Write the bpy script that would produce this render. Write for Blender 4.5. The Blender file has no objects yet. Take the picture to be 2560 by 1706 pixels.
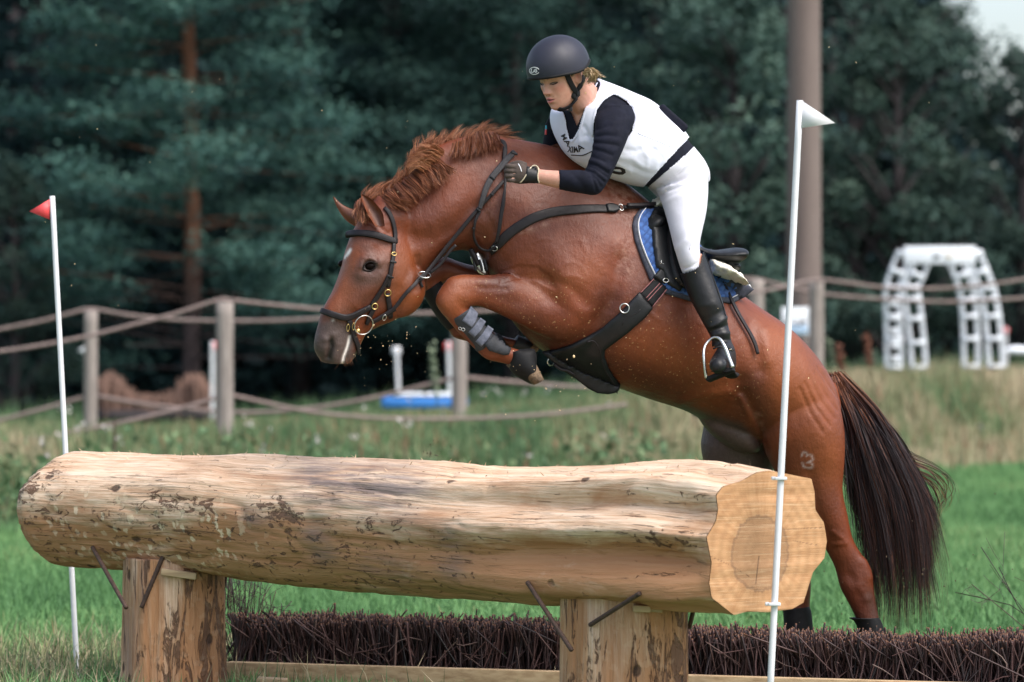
import bpy, bmesh, math, random
import numpy as np
from mathutils import Vector, Matrix
from mathutils.bvhtree import BVHTree
from mathutils.geometry import delaunay_2d_cdt

random.seed(7)
RNG = np.random.default_rng(11)
SC = bpy.context.scene
COL = SC.collection

# ---------------------------------------------------------------- camera, world, sun, exposure
F, CX, CY, CAMZ = 9748.0, 1280.0, 853.0, 1.5
cam_d = bpy.data.cameras.new("Camera")
cam_d.sensor_width = 36.0
cam_d.lens = 36.0 * F / 2560.0
cam_d.clip_start = 0.1
cam_d.clip_end = 2000
cam_d.dof.use_dof = True
cam_d.dof.focus_distance = 15.5
cam_d.dof.aperture_fstop = 2.9
cam = bpy.data.objects.new("Camera", cam_d)
cam.location = (0, 0, CAMZ)
cam.rotation_euler = (math.radians(90), 0, 0)
COL.objects.link(cam)
SC.camera = cam

SUN_EL, SUN_AZ = 52.0, 128.0          # azimuth clockwise from +Y (north) as seen from above
sd = Vector((math.sin(math.radians(SUN_AZ)) * math.cos(math.radians(SUN_EL)),
             math.cos(math.radians(SUN_AZ)) * math.cos(math.radians(SUN_EL)),
             math.sin(math.radians(SUN_EL))))
W = bpy.data.worlds.new("World")
SC.world = W
W.use_nodes = True
wn, wl = W.node_tree.nodes, W.node_tree.links
bg = wn['Background']
sky = wn.new('ShaderNodeTexSky')
sky.sky_type = 'NISHITA'
sky.sun_disc = False
sky.sun_elevation = math.radians(SUN_EL)
sky.sun_rotation = math.radians(SUN_AZ)
sky.dust_density = 3.0
sky.air_density = 1.0
hs = wn.new('ShaderNodeHueSaturation')
hs.inputs['Saturation'].default_value = 0.72
hs.inputs['Value'].default_value = 1.0
wl.new(sky.outputs[0], hs.inputs['Color'])
wl.new(hs.outputs[0], bg.inputs['Color'])
bg.inputs['Strength'].default_value = 0.15

sun_d = bpy.data.lights.new("Sun", 'SUN')
sun_d.energy = 1.7
sun_d.angle = math.radians(42)
sun_d.color = (1.0, 0.965, 0.92)
sun = bpy.data.objects.new("Sun", sun_d)
sun.rotation_euler = sd.to_track_quat('Z', 'Y').to_euler()
sun.location = (0, 0, 30)
COL.objects.link(sun)

SC.view_settings.view_transform = 'Standard'
SC.view_settings.look = 'None'
SC.view_settings.gamma = 1.0
SC.view_settings.exposure = 0.92
SC.cycles.max_bounces = 6
SC.cycles.use_denoising = True

# ---------------------------------------------------------------- picture coordinates -> points at a given distance
ZK_ = {'D': (0, 0, 1.08798), 'A': (770, 450, .3125), 'B': (1020, 580, .2551), 'C': (1220, 300, .17),
       'Dd': (1560, 480, .31888), 'E': (1280, 640, .2296), 'Fm': (780, 300, .22949), 'G': (760, 300, .44643),
       'H': (1200, 50, .38272), 'I': (1500, 450, .51), 'J': (1900, 900, .51), 'K': (1300, 60, .19133),
       'L': (0, 1080, .544), 'M': (1280, 1080, .544), 'N': (0, 700, .34), 'O': (1800, 0, .6376),
       'Q': (800, 800, .34)}
def zz(k, pts):
    x0, y0, s = ZK_[k]
    a = np.asarray(pts, float)
    return np.stack([x0 + a[..., 0] * s, y0 + a[..., 1] * s], -1)
def z1(k, x, y):
    return zz(k, [(x, y)])[0]
def P(p, d):
    return np.array([(p[0] - CX) / F * d, d, CAMZ - (p[1] - CY) / F * d])
def Pa(p, d):
    p = np.asarray(p, float); d = np.broadcast_to(np.asarray(d, float), p.shape[:-1])
    return np.stack([(p[..., 0] - CX) / F * d, d, CAMZ - (p[..., 1] - CY) / F * d], -1)
def proj(V):
    V = np.asarray(V)
    return np.stack([CX + V[..., 0] / V[..., 1] * F, CY - (V[..., 2] - CAMZ) / V[..., 1] * F], -1)
CAMP = np.array([0, 0, CAMZ])
def nrm(a):
    a = np.asarray(a, float)
    return a / np.maximum(np.linalg.norm(a, axis=-1, keepdims=True), 1e-12)
def sstep(a, b, x):
    t = np.clip((np.asarray(x, float) - a) / (b - a), 0, 1)
    return t * t * (3 - 2 * t)

# ---------------------------------------------------------------- objects
def tag(o, label=None, cat=None, group=None, kind=None):
    if label: o['label'] = label
    if cat: o['category'] = cat
    if group: o['group'] = group
    if kind: o['kind'] = kind
    return o
def empty(name, loc, label=None, cat=None, group=None):
    o = bpy.data.objects.new(name, None)
    o.location = loc
    o.empty_display_size = 0.1
    COL.objects.link(o)
    return tag(o, label, cat, group)
def adopt(o, parent):
    if parent is not None:
        o.parent = parent
        pm = Matrix.Translation(parent.location) if parent.parent is None else (Matrix.Translation(parent.parent.location) @ Matrix.Translation(parent.location) if parent.parent else Matrix())
        o.matrix_parent_inverse = world_of(parent).inverted()
    return o
def world_of(o):
    m = o.matrix_basis.copy()
    if o.parent is not None:
        m = world_of(o.parent) @ o.matrix_parent_inverse @ m
    return m
def mk(name, V, Fs, mat=None, parent=None, smooth=True, attrs=None, uv=None, fmat=None):
    """one mesh object; Fs = list of int arrays (n,k)"""
    if isinstance(Fs, np.ndarray): Fs = [Fs]
    Fs = [np.asarray(f, np.int32) for f in Fs if len(f)]
    V = np.asarray(V, np.float32)
    me = bpy.data.meshes.new(name)
    nv = len(V); nl = sum(f.size for f in Fs); nf = sum(len(f) for f in Fs)
    me.vertices.add(nv); me.vertices.foreach_set('co', V.ravel())
    me.loops.add(nl); me.polygons.add(nf)
    li = np.concatenate([f.ravel() for f in Fs])
    tot = np.concatenate([np.full(len(f), f.shape[1], np.int32) for f in Fs])
    st = np.concatenate([[0], np.cumsum(tot)[:-1]]).astype(np.int32)
    me.loops.foreach_set('vertex_index', li.astype(np.int32))
    me.polygons.foreach_set('loop_start', st)
    me.polygons.foreach_set('loop_total', tot)
    if smooth: me.polygons.foreach_set('use_smooth', np.ones(nf, bool))
    if fmat is not None: me.polygons.foreach_set('material_index', np.asarray(fmat, np.int32))
    me.update(calc_edges=True)
    if attrs:
        for k, a in attrs.items():
            a = np.asarray(a, np.float32)
            if a.ndim == 1:
                at = me.attributes.new(k, 'FLOAT', 'POINT'); at.data.foreach_set('value', a)
            else:
                at = me.attributes.new(k, 'FLOAT_VECTOR', 'POINT'); at.data.foreach_set('vector', a.ravel())
    for m in (mat if isinstance(mat, (list, tuple)) else [mat]):
        if m: me.materials.append(m)
    o = bpy.data.objects.new(name, me)
    COL.objects.link(o)
    adopt(o, parent)
    return o
def join(*ms):
    Vs, Fs, n = [], {}, 0
    for V, Fl in ms:
        if isinstance(Fl, np.ndarray): Fl = [Fl]
        for f in Fl:
            if len(f): Fs.setdefault(np.asarray(f).shape[1], []).append(np.asarray(f) + n)
        Vs.append(np.asarray(V, float)); n += len(V)
    return np.concatenate(Vs), [np.concatenate(v) for v in Fs.values()]

# ---------------------------------------------------------------- materials
class NT:
    def __init__(s, name):
        s.m = bpy.data.materials.new(name); s.m.use_nodes = True
        s.n, s.l = s.m.node_tree.nodes, s.m.node_tree.links
        s.b = s.n['Principled BSDF']; s.out = s.n['Material Output']
        s.tc = s.n.new('ShaderNodeTexCoord')
    def add(s, t, **kw):
        n = s.n.new(t)
        for k, v in kw.items():
            if k in n.inputs: n.inputs[k].default_value = v
            else: setattr(n, k, v)
        return n
    def mapv(s, scale, src=None, rot=(0, 0, 0)):
        mp = s.add('ShaderNodeMapping'); mp.inputs['Scale'].default_value = scale; mp.inputs['Rotation'].default_value = rot
        s.l.new(src if src else s.tc.outputs['Object'], mp.inputs['Vector']); return mp.outputs[0]
    def noise(s, scale, detail=3, rough=.5, vec=None, dist=0):
        n = s.add('ShaderNodeTexNoise', Scale=scale, Detail=detail, Roughness=rough, Distortion=dist)
        s.l.new(vec if vec else s.tc.outputs['Object'], n.inputs['Vector']); return n.outputs['Fac']
    def ramp(s, fac, stops):
        r = s.add('ShaderNodeValToRGB'); e = r.color_ramp.elements
        while len(e) < len(stops): e.new(.5)
        for i, (p, c) in enumerate(stops):
            e[i].position = p
            e[i].color = (c, c, c, 1) if isinstance(c, (int, float)) else (*c, 1)
        s.l.new(fac, r.inputs[0]); return r.outputs[0]
    def mix(s, fac, a, b, mode='MIX'):
        n = s.add('ShaderNodeMix', data_type='RGBA', blend_type=mode)
        for idx, v in ((0, fac), (6, a), (7, b)):
            if hasattr(v, 'node'): s.l.new(v, n.inputs[idx])
            elif idx == 0: n.inputs[0].default_value = v
            else: n.inputs[idx].default_value = (*v, 1)
        return n.outputs[2]
    def math(s, op, a, b=0.0):
        n = s.add('ShaderNodeMath', operation=op)
        for i, v in enumerate((a, b)):
            if hasattr(v, 'node'): s.l.new(v, n.inputs[i])
            else: n.inputs[i].default_value = v
        return n.outputs[0]
    def attr(s, name):
        n = s.add('ShaderNodeAttribute'); n.attribute_name = name; return n
    def bump(s, h, strength, dist=.01, prev=None):
        n = s.add('ShaderNodeBump', Strength=strength, Distance=dist)
        s.l.new(h, n.inputs['Height'])
        if prev: s.l.new(prev, n.inputs['Normal'])
        return n.outputs[0]
    def done(s, color=None, rough=None, normal=None, **kw):
        if color is not None:
            if hasattr(color, 'node'): s.l.new(color, s.b.inputs['Base Color'])
            else: s.b.inputs['Base Color'].default_value = (*color, 1)
        if rough is not None:
            if hasattr(rough, 'node'): s.l.new(rough, s.b.inputs['Roughness'])
            else: s.b.inputs['Roughness'].default_value = rough
        if normal is not None: s.l.new(normal, s.b.inputs['Normal'])
        for k, v in kw.items():
            s.b.inputs[k.replace('_', ' ')].default_value = v
        return s.m
def simple(name, c, rough=.6, var=.25, scale=25, bump=.25, bscale=120, bdist=.003, **kw):
    t = NT(name)
    f = t.noise(scale, 4, .6)
    c = np.array(c)
    col = t.ramp(f, [(.3, tuple(c * (1 - var))), (.7, tuple(np.minimum(c * (1 + var), 1)))])
    r = t.math('ADD', t.math('MULTIPLY', t.noise(scale * 2.3, 3), .25), rough - .12)
    nm = t.bump(t.noise(bscale, 3), bump, bdist) if bump else None
    return t.done(col, r, nm, **kw)

M = {}
def build_materials():
    M['leather'] = simple('dark_brown_leather', (.014, .0105, .012), .5, .3, 40, .25, 300, .002, Specular_IOR_Level=.3)
    M['black_leather'] = simple('black_leather', (.007, .0075, .009), .46, .3, 18, .2, 160, .003, Specular_IOR_Level=.35)
    M['boot_leather'] = simple('boot_leather', (.008, .008, .0095), .44, .4, 14, .3, 60, .004, Specular_IOR_Level=.38)
    M['rubber'] = simple('black_rubber', (.007, .007, .008), .65, .4, 30, .3, 200, .002, Specular_IOR_Level=.25)
    M['steel'] = simple('polished_steel', (.62, .62, .6), .28, .15, 30, .1, 100, .001, Metallic=1.0)
    M['brass'] = simple('brass', (.7, .5, .2), .3, .15, 30, .1, 100, .001, Metallic=1.0)
    M['dusty'] = simple('dusty_black_neoprene', (.02, .022, .028), .7, .6, 12, .4, 90, .004)
    M['jersey'] = simple('navy_jersey', (.0075, .0085, .017), .85, .25, 30, .35, 260, .002, Specular_IOR_Level=.2)
    M['vest'] = simple('white_vest_cloth', (.70, .715, .83), .75, .04, 8, .15, 30, .004)
    M['breeches'] = simple('white_breeches', (.64, .635, .70), .85, .05, 8, .2, 200, .002)
    M['helmet'] = simple('matt_navy_helmet', (.020, .021, .034), .5, .15, 10, .12, 600, .001, Specular_IOR_Level=.4)
    M['glove'] = simple('brown_glove', (.062, .044, .036), .85, .25, 40, .3, 300, .002)
    M['trim'] = simple('cream_piping', (.55, .47, .33), .7, .15, 40, .2, 200, .002)
    M['white_plastic'] = simple('white_plastic', (.68, .68, .70), .45, .06, 15, .1, 60, .002)
    M['white_paint'] = simple('white_weathered_plastic', (.82, .85, .9), .5, .05, 4, .15, 10, .01)
    M['red_plastic'] = simple('red_flag_plastic', (.72, .07, .075), .5, .18, 30, .1, 60, .002)
    M['rust'] = simple('rusty_rebar', (.06, .032, .022), .75, .5, 60, .5, 200, .003)
    M['hoofdirt'] = simple('muddy_hoof', (.13, .085, .05), .85, .6, 45, .8, 90, .01)
    M['cream_fleece'] = simple('cream_fleece', (.80, .74, .62), .95, .1, 60, .5, 160, .008)
    M['ink'] = simple('black_print', (.012, .012, .014), .6, .1, 30, 0)
    M['white_print'] = simple('white_print', (.75, .75, .76), .5, .05, 30, 0)
    M['cyan_print'] = simple('blue_print', (.05, .45, .62), .5, .05, 30, 0)
    M['piping'] = simple('dark_blue_grey_binding', (.042, .045, .065), .8, .3, 60, .6, 250, .004)
    # blue quilted cotton
    t = NT('blue_quilted_cotton')
    a = t.attr('quilt').outputs['Fac']
    n = t.noise(30, 4)
    c = t.ramp(n, [(.3, (.03, .085, .27)), (.7, (.055, .15, .42))])
    c = t.mix(t.ramp(t.noise(9, 3), [(.5, 0.0), (.75, .45)]), c, (.10, .13, .2))
    c = t.mix(t.ramp(a, [(.0, .95), (.5, 0.0)]), c, (.02, .05, .16))
    M['quilt'] = t.done(c, .85, t.bump(t.noise(400, 2), .3, .002))
    # utility pole
    t = NT('weathered_concrete_pole')
    n = t.noise(1.3, 5, .6, t.mapv((3, 3, .5)))
    c = t.ramp(n, [(.3, (.125, .092, .082)), (.7, (.175, .135, .12))])
    M['pole'] = t.done(c, .85, t.bump(t.noise(20, 4), .3, .02))
    # grey weathered wood
    t = NT('weathered_post_wood')
    n = t.noise(4, 5, .6, t.mapv((9, 9, .8)))
    c = t.ramp(n, [(.25, (.15, .125, .11)), (.6, (.29, .25, .225)), (.8, (.38, .34, .31))])
    M['greywood'] = t.done(c, .9, t.bump(n, .4, .02))
    M['girth_red'] = simple('faded_red_stitching', (.30, .12, .12), .8, .2, 30, 0)
    M['rubber_rein'] = simple('rubber_rein', (.03, .027, .03), .6, .3, 60, .6, 260, .004)
    M['rope'] = simple('brown_rope', (.22, .165, .15), .9, .2, 15, .5, 200, .005)
# ---------------------------------------------------------------- shape tools
def crom(A, n):
    """Catmull-Rom resample of control rows A (k,...) to n rows"""
    A = np.asarray(A, float); k = len(A)
    if k == 2:
        t = np.linspace(0, 1, n).reshape((-1,) + (1,) * (A.ndim - 1))
        return A[0] * (1 - t) + A[1] * t
    t = np.linspace(0, k - 1, n); i = np.minimum(t.astype(int), k - 2); f = (t - i).reshape((-1,) + (1,) * (A.ndim - 1))
    p0 = A[np.maximum(i - 1, 0)]; p1 = A[i]; p2 = A[i + 1]; p3 = A[np.minimum(i + 2, k - 1)]
    p0 = np.where((i == 0).reshape(f.shape), 2 * p1 - p2, p0)
    p3 = np.where((i + 2 > k - 1).reshape(f.shape), 2 * p2 - p1, p3)
    return .5 * (2 * p1 + (p2 - p0) * f + (2 * p0 - 5 * p1 + 4 * p2 - p3) * f * f + (3 * p1 - p0 - 3 * p2 + p3) * f ** 3)
def grid_faces(r, c, wrap=False):
    i, j = np.meshgrid(np.arange(r - 1), np.arange(c if wrap else c - 1), indexing='ij')
    j2 = (j + 1) % c
    return np.stack([i * c + j, i * c + j2, (i + 1) * c + j2, (i + 1) * c + j], -1).reshape(-1, 4)
def tube_from_rings(R, cap=True):
    """R (n,m,3) closed rings"""
    n, m = R.shape[:2]
    V = R.reshape(-1, 3); Fq = grid_faces(n, m, True)
    if not cap: return V, [Fq]
    V = np.concatenate([V, R[0].mean(0)[None], R[-1].mean(0)[None]])
    j = np.arange(m); j2 = (j + 1) % m
    a = np.stack([np.full(m, n * m), j2, j], -1); b = np.stack([np.full(m, n * m + 1), (n - 1) * m + j, (n - 1) * m + j2], -1)
    return V, [Fq, np.concatenate([a, b])]
def loft(st, l=(.15, -.989, 0), n=40, m=32, grow=0.0, rings=False, cap=True):
    """st rows: (edge1 px, edge2 px, depth, half width [, opts]); silhouette follows the two edges"""
    C, S, Lv, EG, PW = [], [], [], [], []
    for row in st:
        e1, e2, d, hl = row[:4]; o = row[4] if len(row) > 4 else {}
        d1 = o.get('d1', d); d2 = o.get('d2', d)
        A, B = P(e1, d1), P(e2, d2)
        lv = nrm(o.get('l', l)); nv = nrm(A - B); E = np.linalg.norm(A - B) / 2 + grow
        hl = hl + grow
        nl = float(nv @ lv)
        sp = nv - nl * lv; sn = math.sqrt(max(1 - nl * nl, 1e-3)); sp /= np.linalg.norm(sp)
        hsz = math.sqrt(max(E * E - (hl * nl) ** 2, (.45 * E) ** 2)) / sn
        C.append((A + B) / 2); S.append(sp * hsz); Lv.append(lv * hl); EG.append(o.get('egg', 0)); PW.append(o.get('pw', 1.0))
    C, S, Lv = (crom(np.array(x), n) for x in (C, S, Lv))
    EG = crom(np.array(EG)[:, None], n); PW = crom(np.array(PW)[:, None], n)
    th = np.linspace(0, 2 * math.pi, m, endpoint=False)[None]
    ct, sn_ = np.cos(th), np.sin(th)
    ct = np.sign(ct) * np.abs(ct) ** PW; sn_ = np.sign(sn_) * np.abs(sn_) ** PW
    R = C[:, None] + S[:, None] * ct[..., None] + Lv[:, None] * (sn_ * (1 + EG * ct))[..., None]
    if rings: return R
    return tube_from_rings(R, cap)
def tube(pts, rad, m=10, n=None, cap=True, flat=None):
    pts = np.asarray(pts, float); rad = np.broadcast_to(np.asarray(rad, float), (len(pts),)).copy()
    if n: pts, rad = crom(pts, n), np.maximum(crom(rad[:, None], n)[:, 0], 1e-4)
    T = nrm(np.gradient(pts, axis=0))
    up = np.array([0, 0, 1.0]) if abs(T[0][2]) < .9 else np.array([1.0, 0, 0])
    U = np.zeros_like(T); u = nrm(np.cross(T[0], up))
    for i in range(len(T)):
        u = nrm(u - T[i] * (u @ T[i])); U[i] = u
    Wv = np.cross(T, U)
    th = np.linspace(0, 2 * math.pi, m, endpoint=False)
    R = pts[:, None] + rad[:, None, None] * (np.cos(th)[None, :, None] * U[:, None] + np.sin(th)[None, :, None] * Wv[:, None])
    return tube_from_rings(R, cap)
def torus(c, nvec, r, t, m=28, k=8, sx=1.0, sy=1.0, u=None):
    nvec = nrm(nvec)
    u = nrm(np.cross(nvec, [0, 0, 1])) if u is None else nrm(np.asarray(u) - nvec * (np.asarray(u) @ nvec))
    v = np.cross(nvec, u)
    a = np.linspace(0, 2 * math.pi, m, endpoint=False); b = np.linspace(0, 2 * math.pi, k, endpoint=False)
    dr = np.cos(a)[:, None] * u * sx + np.sin(a)[:, None] * v * sy
    R = np.asarray(c) + (r * dr)[:, None] + t * (np.cos(b)[None, :, None] * nrm(dr)[:, None] + np.sin(b)[None, :, None] * nvec)
    V = R.reshape(-1, 3)
    i, j = np.meshgrid(np.arange(m), np.arange(k), indexing='ij'); i2, j2 = (i + 1) % m, (j + 1) % k
    return V, [np.stack([i * k + j, i2 * k + j, i2 * k + j2, i * k + j2], -1).reshape(-1, 4)]
def box(c, s, rot=None, bev=0.0):
    c = np.asarray(c, float); h = np.asarray(s, float) / 2
    if bev:
        bm = bmesh.new(); bmesh.ops.create_cube(bm, size=1)
        for v in bm.verts: v.co = Vector((v.co.x * s[0], v.co.y * s[1], v.co.z * s[2]))
        bmesh.ops.bevel(bm, geom=bm.edges[:], offset=bev, segments=2, affect='EDGES', profile=.5)
        V = np.array([v.co[:] for v in bm.verts]); fs = {}
        bm.verts.index_update()
        for f in bm.faces: fs.setdefault(len(f.verts), []).append([v.index for v in f.verts])
        bm.free(); Fl = [np.array(v) for v in fs.values()]
    else:
        V = np.array([[x, y, z] for x in (-1, 1) for y in (-1, 1) for z in (-1, 1)]) * h
        Fl = [np.array([[0, 1, 3, 2], [4, 6, 7, 5], [0, 4, 5, 1], [2, 3, 7, 6], [0, 2, 6, 4], [1, 5, 7, 3]])]
    if rot is not None: V = V @ np.asarray(rot).T
    return V + c, Fl
def ellipsoid(c, ax, n=20, m=28):
    """ax: 3x3 rows = half axes"""
    ax = np.asarray(ax, float)
    a = np.linspace(0.02, math.pi - .02, n); b = np.linspace(0, 2 * math.pi, m, endpoint=False)
    R = np.asarray(c) + np.cos(a)[:, None, None] * ax[2] + np.sin(a)[:, None, None] * (np.cos(b)[None, :, None] * ax[0] + np.sin(b)[None, :, None] * ax[1])
    return tube_from_rings(R)
def vnormals(V, Fl):
    N = np.zeros_like(V)
    for f in Fl:
        a = V[f[:, 2]] - V[f[:, 0]]; b = V[f[:, -1]] - V[f[:, 1]] if f.shape[1] == 4 else V[f[:, 2]] - V[f[:, 1]]
        fn = np.cross(a, b) if f.shape[1] == 4 else np.cross(V[f[:, 1]] - V[f[:, 0]], V[f[:, 2]] - V[f[:, 0]])
        for k in range(f.shape[1]): np.add.at(N, f[:, k], fn)
    return nrm(N)
def remesh(parts, voxel, it=6, fac=.5):
    V, Fl = join(*parts)
    o = mk('tmp', V, Fl)
    m1 = o.modifiers.new('r', 'REMESH'); m1.mode = 'VOXEL'; m1.voxel_size = voxel; m1.adaptivity = 0
    if it:
        m2 = o.modifiers.new('s', 'SMOOTH'); m2.factor = fac; m2.iterations = it
    dg = bpy.context.evaluated_depsgraph_get(); dg.update()
    me = o.evaluated_get(dg).to_mesh()
    V = np.empty(len(me.vertices) * 3, np.float32); me.vertices.foreach_get('co', V); V = V.reshape(-1, 3).astype(float)
    tot = np.empty(len(me.polygons), np.int32); me.polygons.foreach_get('loop_total', tot)
    li = np.empty(len(me.loops), np.int32); me.loops.foreach_get('vertex_index', li)
    st = np.concatenate([[0], np.cumsum(tot)[:-1]])
    Fl = []
    for k in np.unique(tot):
        s = st[tot == k]; Fl.append(li[s[:, None] + np.arange(k)[None]])
    o.evaluated_get(dg).to_mesh_clear()
    md = o.data; bpy.data.objects.remove(o); bpy.data.meshes.remove(md)
    return V, Fl
def seglen(px, poly):
    """distance of px (n,2) to polyline"""
    poly = np.asarray(poly, float); best = np.full(len(px), 1e9)
    if len(poly) == 1: return np.linalg.norm(px - poly[0], axis=1)
    for a, b in zip(poly[:-1], poly[1:]):
        ab = b - a; t = np.clip(((px - a) @ ab) / max(ab @ ab, 1e-9), 0, 1)
        best = np.minimum(best, np.linalg.norm(px - (a + t[:, None] * ab), axis=1))
    return best
def inpoly(px, poly):
    poly = np.asarray(poly, float); x, y = px[:, 0], px[:, 1]; ins = np.zeros(len(px), bool)
    j = len(poly) - 1
    for i in range(len(poly)):
        xi, yi = poly[i]; xj, yj = poly[j]
        c = ((yi > y) != (yj > y)) & (x < (xj - xi) * (y - yi) / (yj - yi + 1e-12) + xi)
        ins ^= c; j = i
    return ins
class Body:
    """sculptable mesh"""
    def __init__(s, V, Fl):
        s.V, s.F = V, Fl; s.at = {}; s.upd()
    def upd(s):
        s.N = vnormals(s.V, s.F); s.px = proj(s.V)
        s.face = np.einsum('ij,ij->i', s.N, nrm(CAMP - s.V))
    def w(s, poly, r, side='near', pw=2.0, dmax=None, dmin=None):
        d = seglen(s.px, poly)
        k = np.exp(-(d / r) ** pw)
        if side == 'near': k = k * sstep(-.05, .3, s.face)
        elif side == 'far': k = k * sstep(-.05, .3, -s.face)
        if dmax is not None: k = k * (1 - sstep(dmax - .03, dmax + .05, s.V[:, 1]))
        if dmin is not None: k = k * sstep(dmin - .06, dmin + .06, s.V[:, 1])
        return k
    def bump(s, poly, r, amt, side='near', pw=2.0, dmax=None, dmin=None):
        s.V = s.V + s.N * (amt * s.w(poly, r, side, pw, dmax, dmin))[:, None]
        s.upd(); return s
    def paint(s, name, poly, r, amt=1.0, side='near', pw=2.0, fill=False, dmax=None, dmin=None):
        a = s.at.setdefault(name, np.zeros(len(s.V)))
        k = s.w(poly, r, side, pw, dmax, dmin)
        if fill:
            poly = np.asarray(poly); ins = inpoly(s.px, poly)
            q = np.where(ins, 1.0, np.exp(-(seglen(s.px, np.vstack([poly, poly[:1]])) / r) ** 2))
            if side == 'near': q = q * (s.face > -.05)
            if dmax is not None: q = q * (1 - sstep(dmax - .03, dmax + .05, s.V[:, 1]))
            if dmin is not None: q = q * sstep(dmin - .06, dmin + .06, s.V[:, 1])
            k = q
        s.at[name] = np.clip(np.maximum(a, k * amt), 0, 1)
    def rough(s, amt, freq, seed=0):
        s.V = s.V + s.N * (amt * fbm(s.V * freq, seed))[:, None]; s.upd()
    def bvh(s):
        t = []
        for f in s.F: t += f.tolist()
        return BVHTree.FromPolygons(s.V.tolist(), t)
    def cut(s, keep):
        """keep faces whose vertices all satisfy keep mask"""
        s.F = [f[keep[f].all(1)] for f in s.F]; s.F = [f for f in s.F if len(f)]
        used = np.unique(np.concatenate([f.ravel() for f in s.F])); mp = -np.ones(len(s.V), int); mp[used] = np.arange(len(used))
        s.V = s.V[used]; s.F = [mp[f] for f in s.F]
        s.at = {k: v[used] for k, v in s.at.items()}; s.upd()
    def obj(s, name, mat, parent=None):
        return mk(name, s.V, s.F, mat, parent, True, s.at)
# value noise in numpy
def _hash(i, j, k, seed):
    h = (i * 374761393 + j * 668265263 + k * 2147483647 + seed * 1274126177) & 0xffffffff
    h = (h ^ (h >> 13)) * 1274126177 & 0xffffffff
    return ((h ^ (h >> 16)) & 0xffff) / 65535.0
def vnoise(p, seed=0):
    p = np.asarray(p, float); i = np.floor(p).astype(np.int64); f = p - i; f = f * f * (3 - 2 * f)
    r = 0
    for dx in (0, 1):
        for dy in (0, 1):
            for dz in (0, 1):
                w = (f[..., 0] if dx else 1 - f[..., 0]) * (f[..., 1] if dy else 1 - f[..., 1]) * (f[..., 2] if dz else 1 - f[..., 2])
                r = r + w * _hash(i[..., 0] + dx, i[..., 1] + dy, i[..., 2] + dz, seed)
    return r * 2 - 1
def fbm(p, seed=0, o=4):
    r, a = 0, 1.0; p = np.asarray(p, float)
    for k in range(o):
        r = r + a * vnoise(p, seed + k * 17); p = p * 2.03; a *= .5
    return r / 1.9
# ray from the photographer's position through a picture point
def ray(bvh, p):
    d = nrm(P(p, 1.0) - CAMP)
    h = bvh.ray_cast(Vector(CAMP), Vector(d))
    if h[0] is None: return None
    n = np.array(h[1]); 
    if n @ d > 0: n = -n
    return np.array(h[0]), n
def on_surface(bvh, pts, n):
    """points of a curve lying on a body, with normals; gaps filled from neighbours"""
    q = crom(np.asarray(pts, float), n); pos = [None] * n; N = [None] * n
    for i in range(n):
        h = ray(bvh, q[i])
        if h: pos[i], N[i] = h
    ok = [i for i in range(n) if pos[i] is not None]
    if not ok:
        print('CURVE MISSES', pts[0]); pos[0] = P(q[0], 15.6); N[0] = np.array([0, -1.0, 0]); ok = [0]
    dep = np.interp(np.arange(n), ok, [pos[i][1] for i in ok])
    NN = np.stack([np.interp(np.arange(n), ok, [N[i][k] for i in ok]) for k in range(3)], -1)
    for _ in range(3):
        dep[1:-1] = .25 * dep[:-2] + .5 * dep[1:-1] + .25 * dep[2:]
        NN[1:-1] = .25 * NN[:-2] + .5 * NN[1:-1] + .25 * NN[2:]
    return Pa(q, dep), nrm(NN)
def ribbon(pts, N, w, th, m=None):
    """strap with rounded rectangular section; w full width"""
    n = len(pts); w = np.broadcast_to(np.asarray(w, float), (n,)) if np.ndim(w) == 0 or len(w) == n else np.interp(np.linspace(0, 1, n), np.linspace(0, 1, len(w)), w)
    T = nrm(np.gradient(pts, axis=0)); S = nrm(np.cross(T, N)); N2 = nrm(np.cross(S, T))
    prof = [(-.5, .25), (-.46, .85), (-.30, 1.0), (.30, 1.0), (.46, .85), (.5, .25), (.46, -.3), (-.46, -.3)]
    R = np.stack([pts + S * (w * a)[:, None] + N2 * (th * b) for a, b in prof], 1)
    return tube_from_rings(R)
def strap(name, bvh, pts, w, mat, parent, th=.005, off=.002, n=None, w3=None):
    L = np.linalg.norm(np.diff(np.asarray(pts, float), axis=0), axis=1).sum()
    n = n or max(8, int(L / 7))
    p, N = on_surface(bvh, pts, n)
    wd = np.asarray(w, float) * p[:, 1].mean() / F
    return mk(name, *ribbon(p + N * off, N, wd, th), M[mat] if isinstance(mat, str) else mat, parent)
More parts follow.
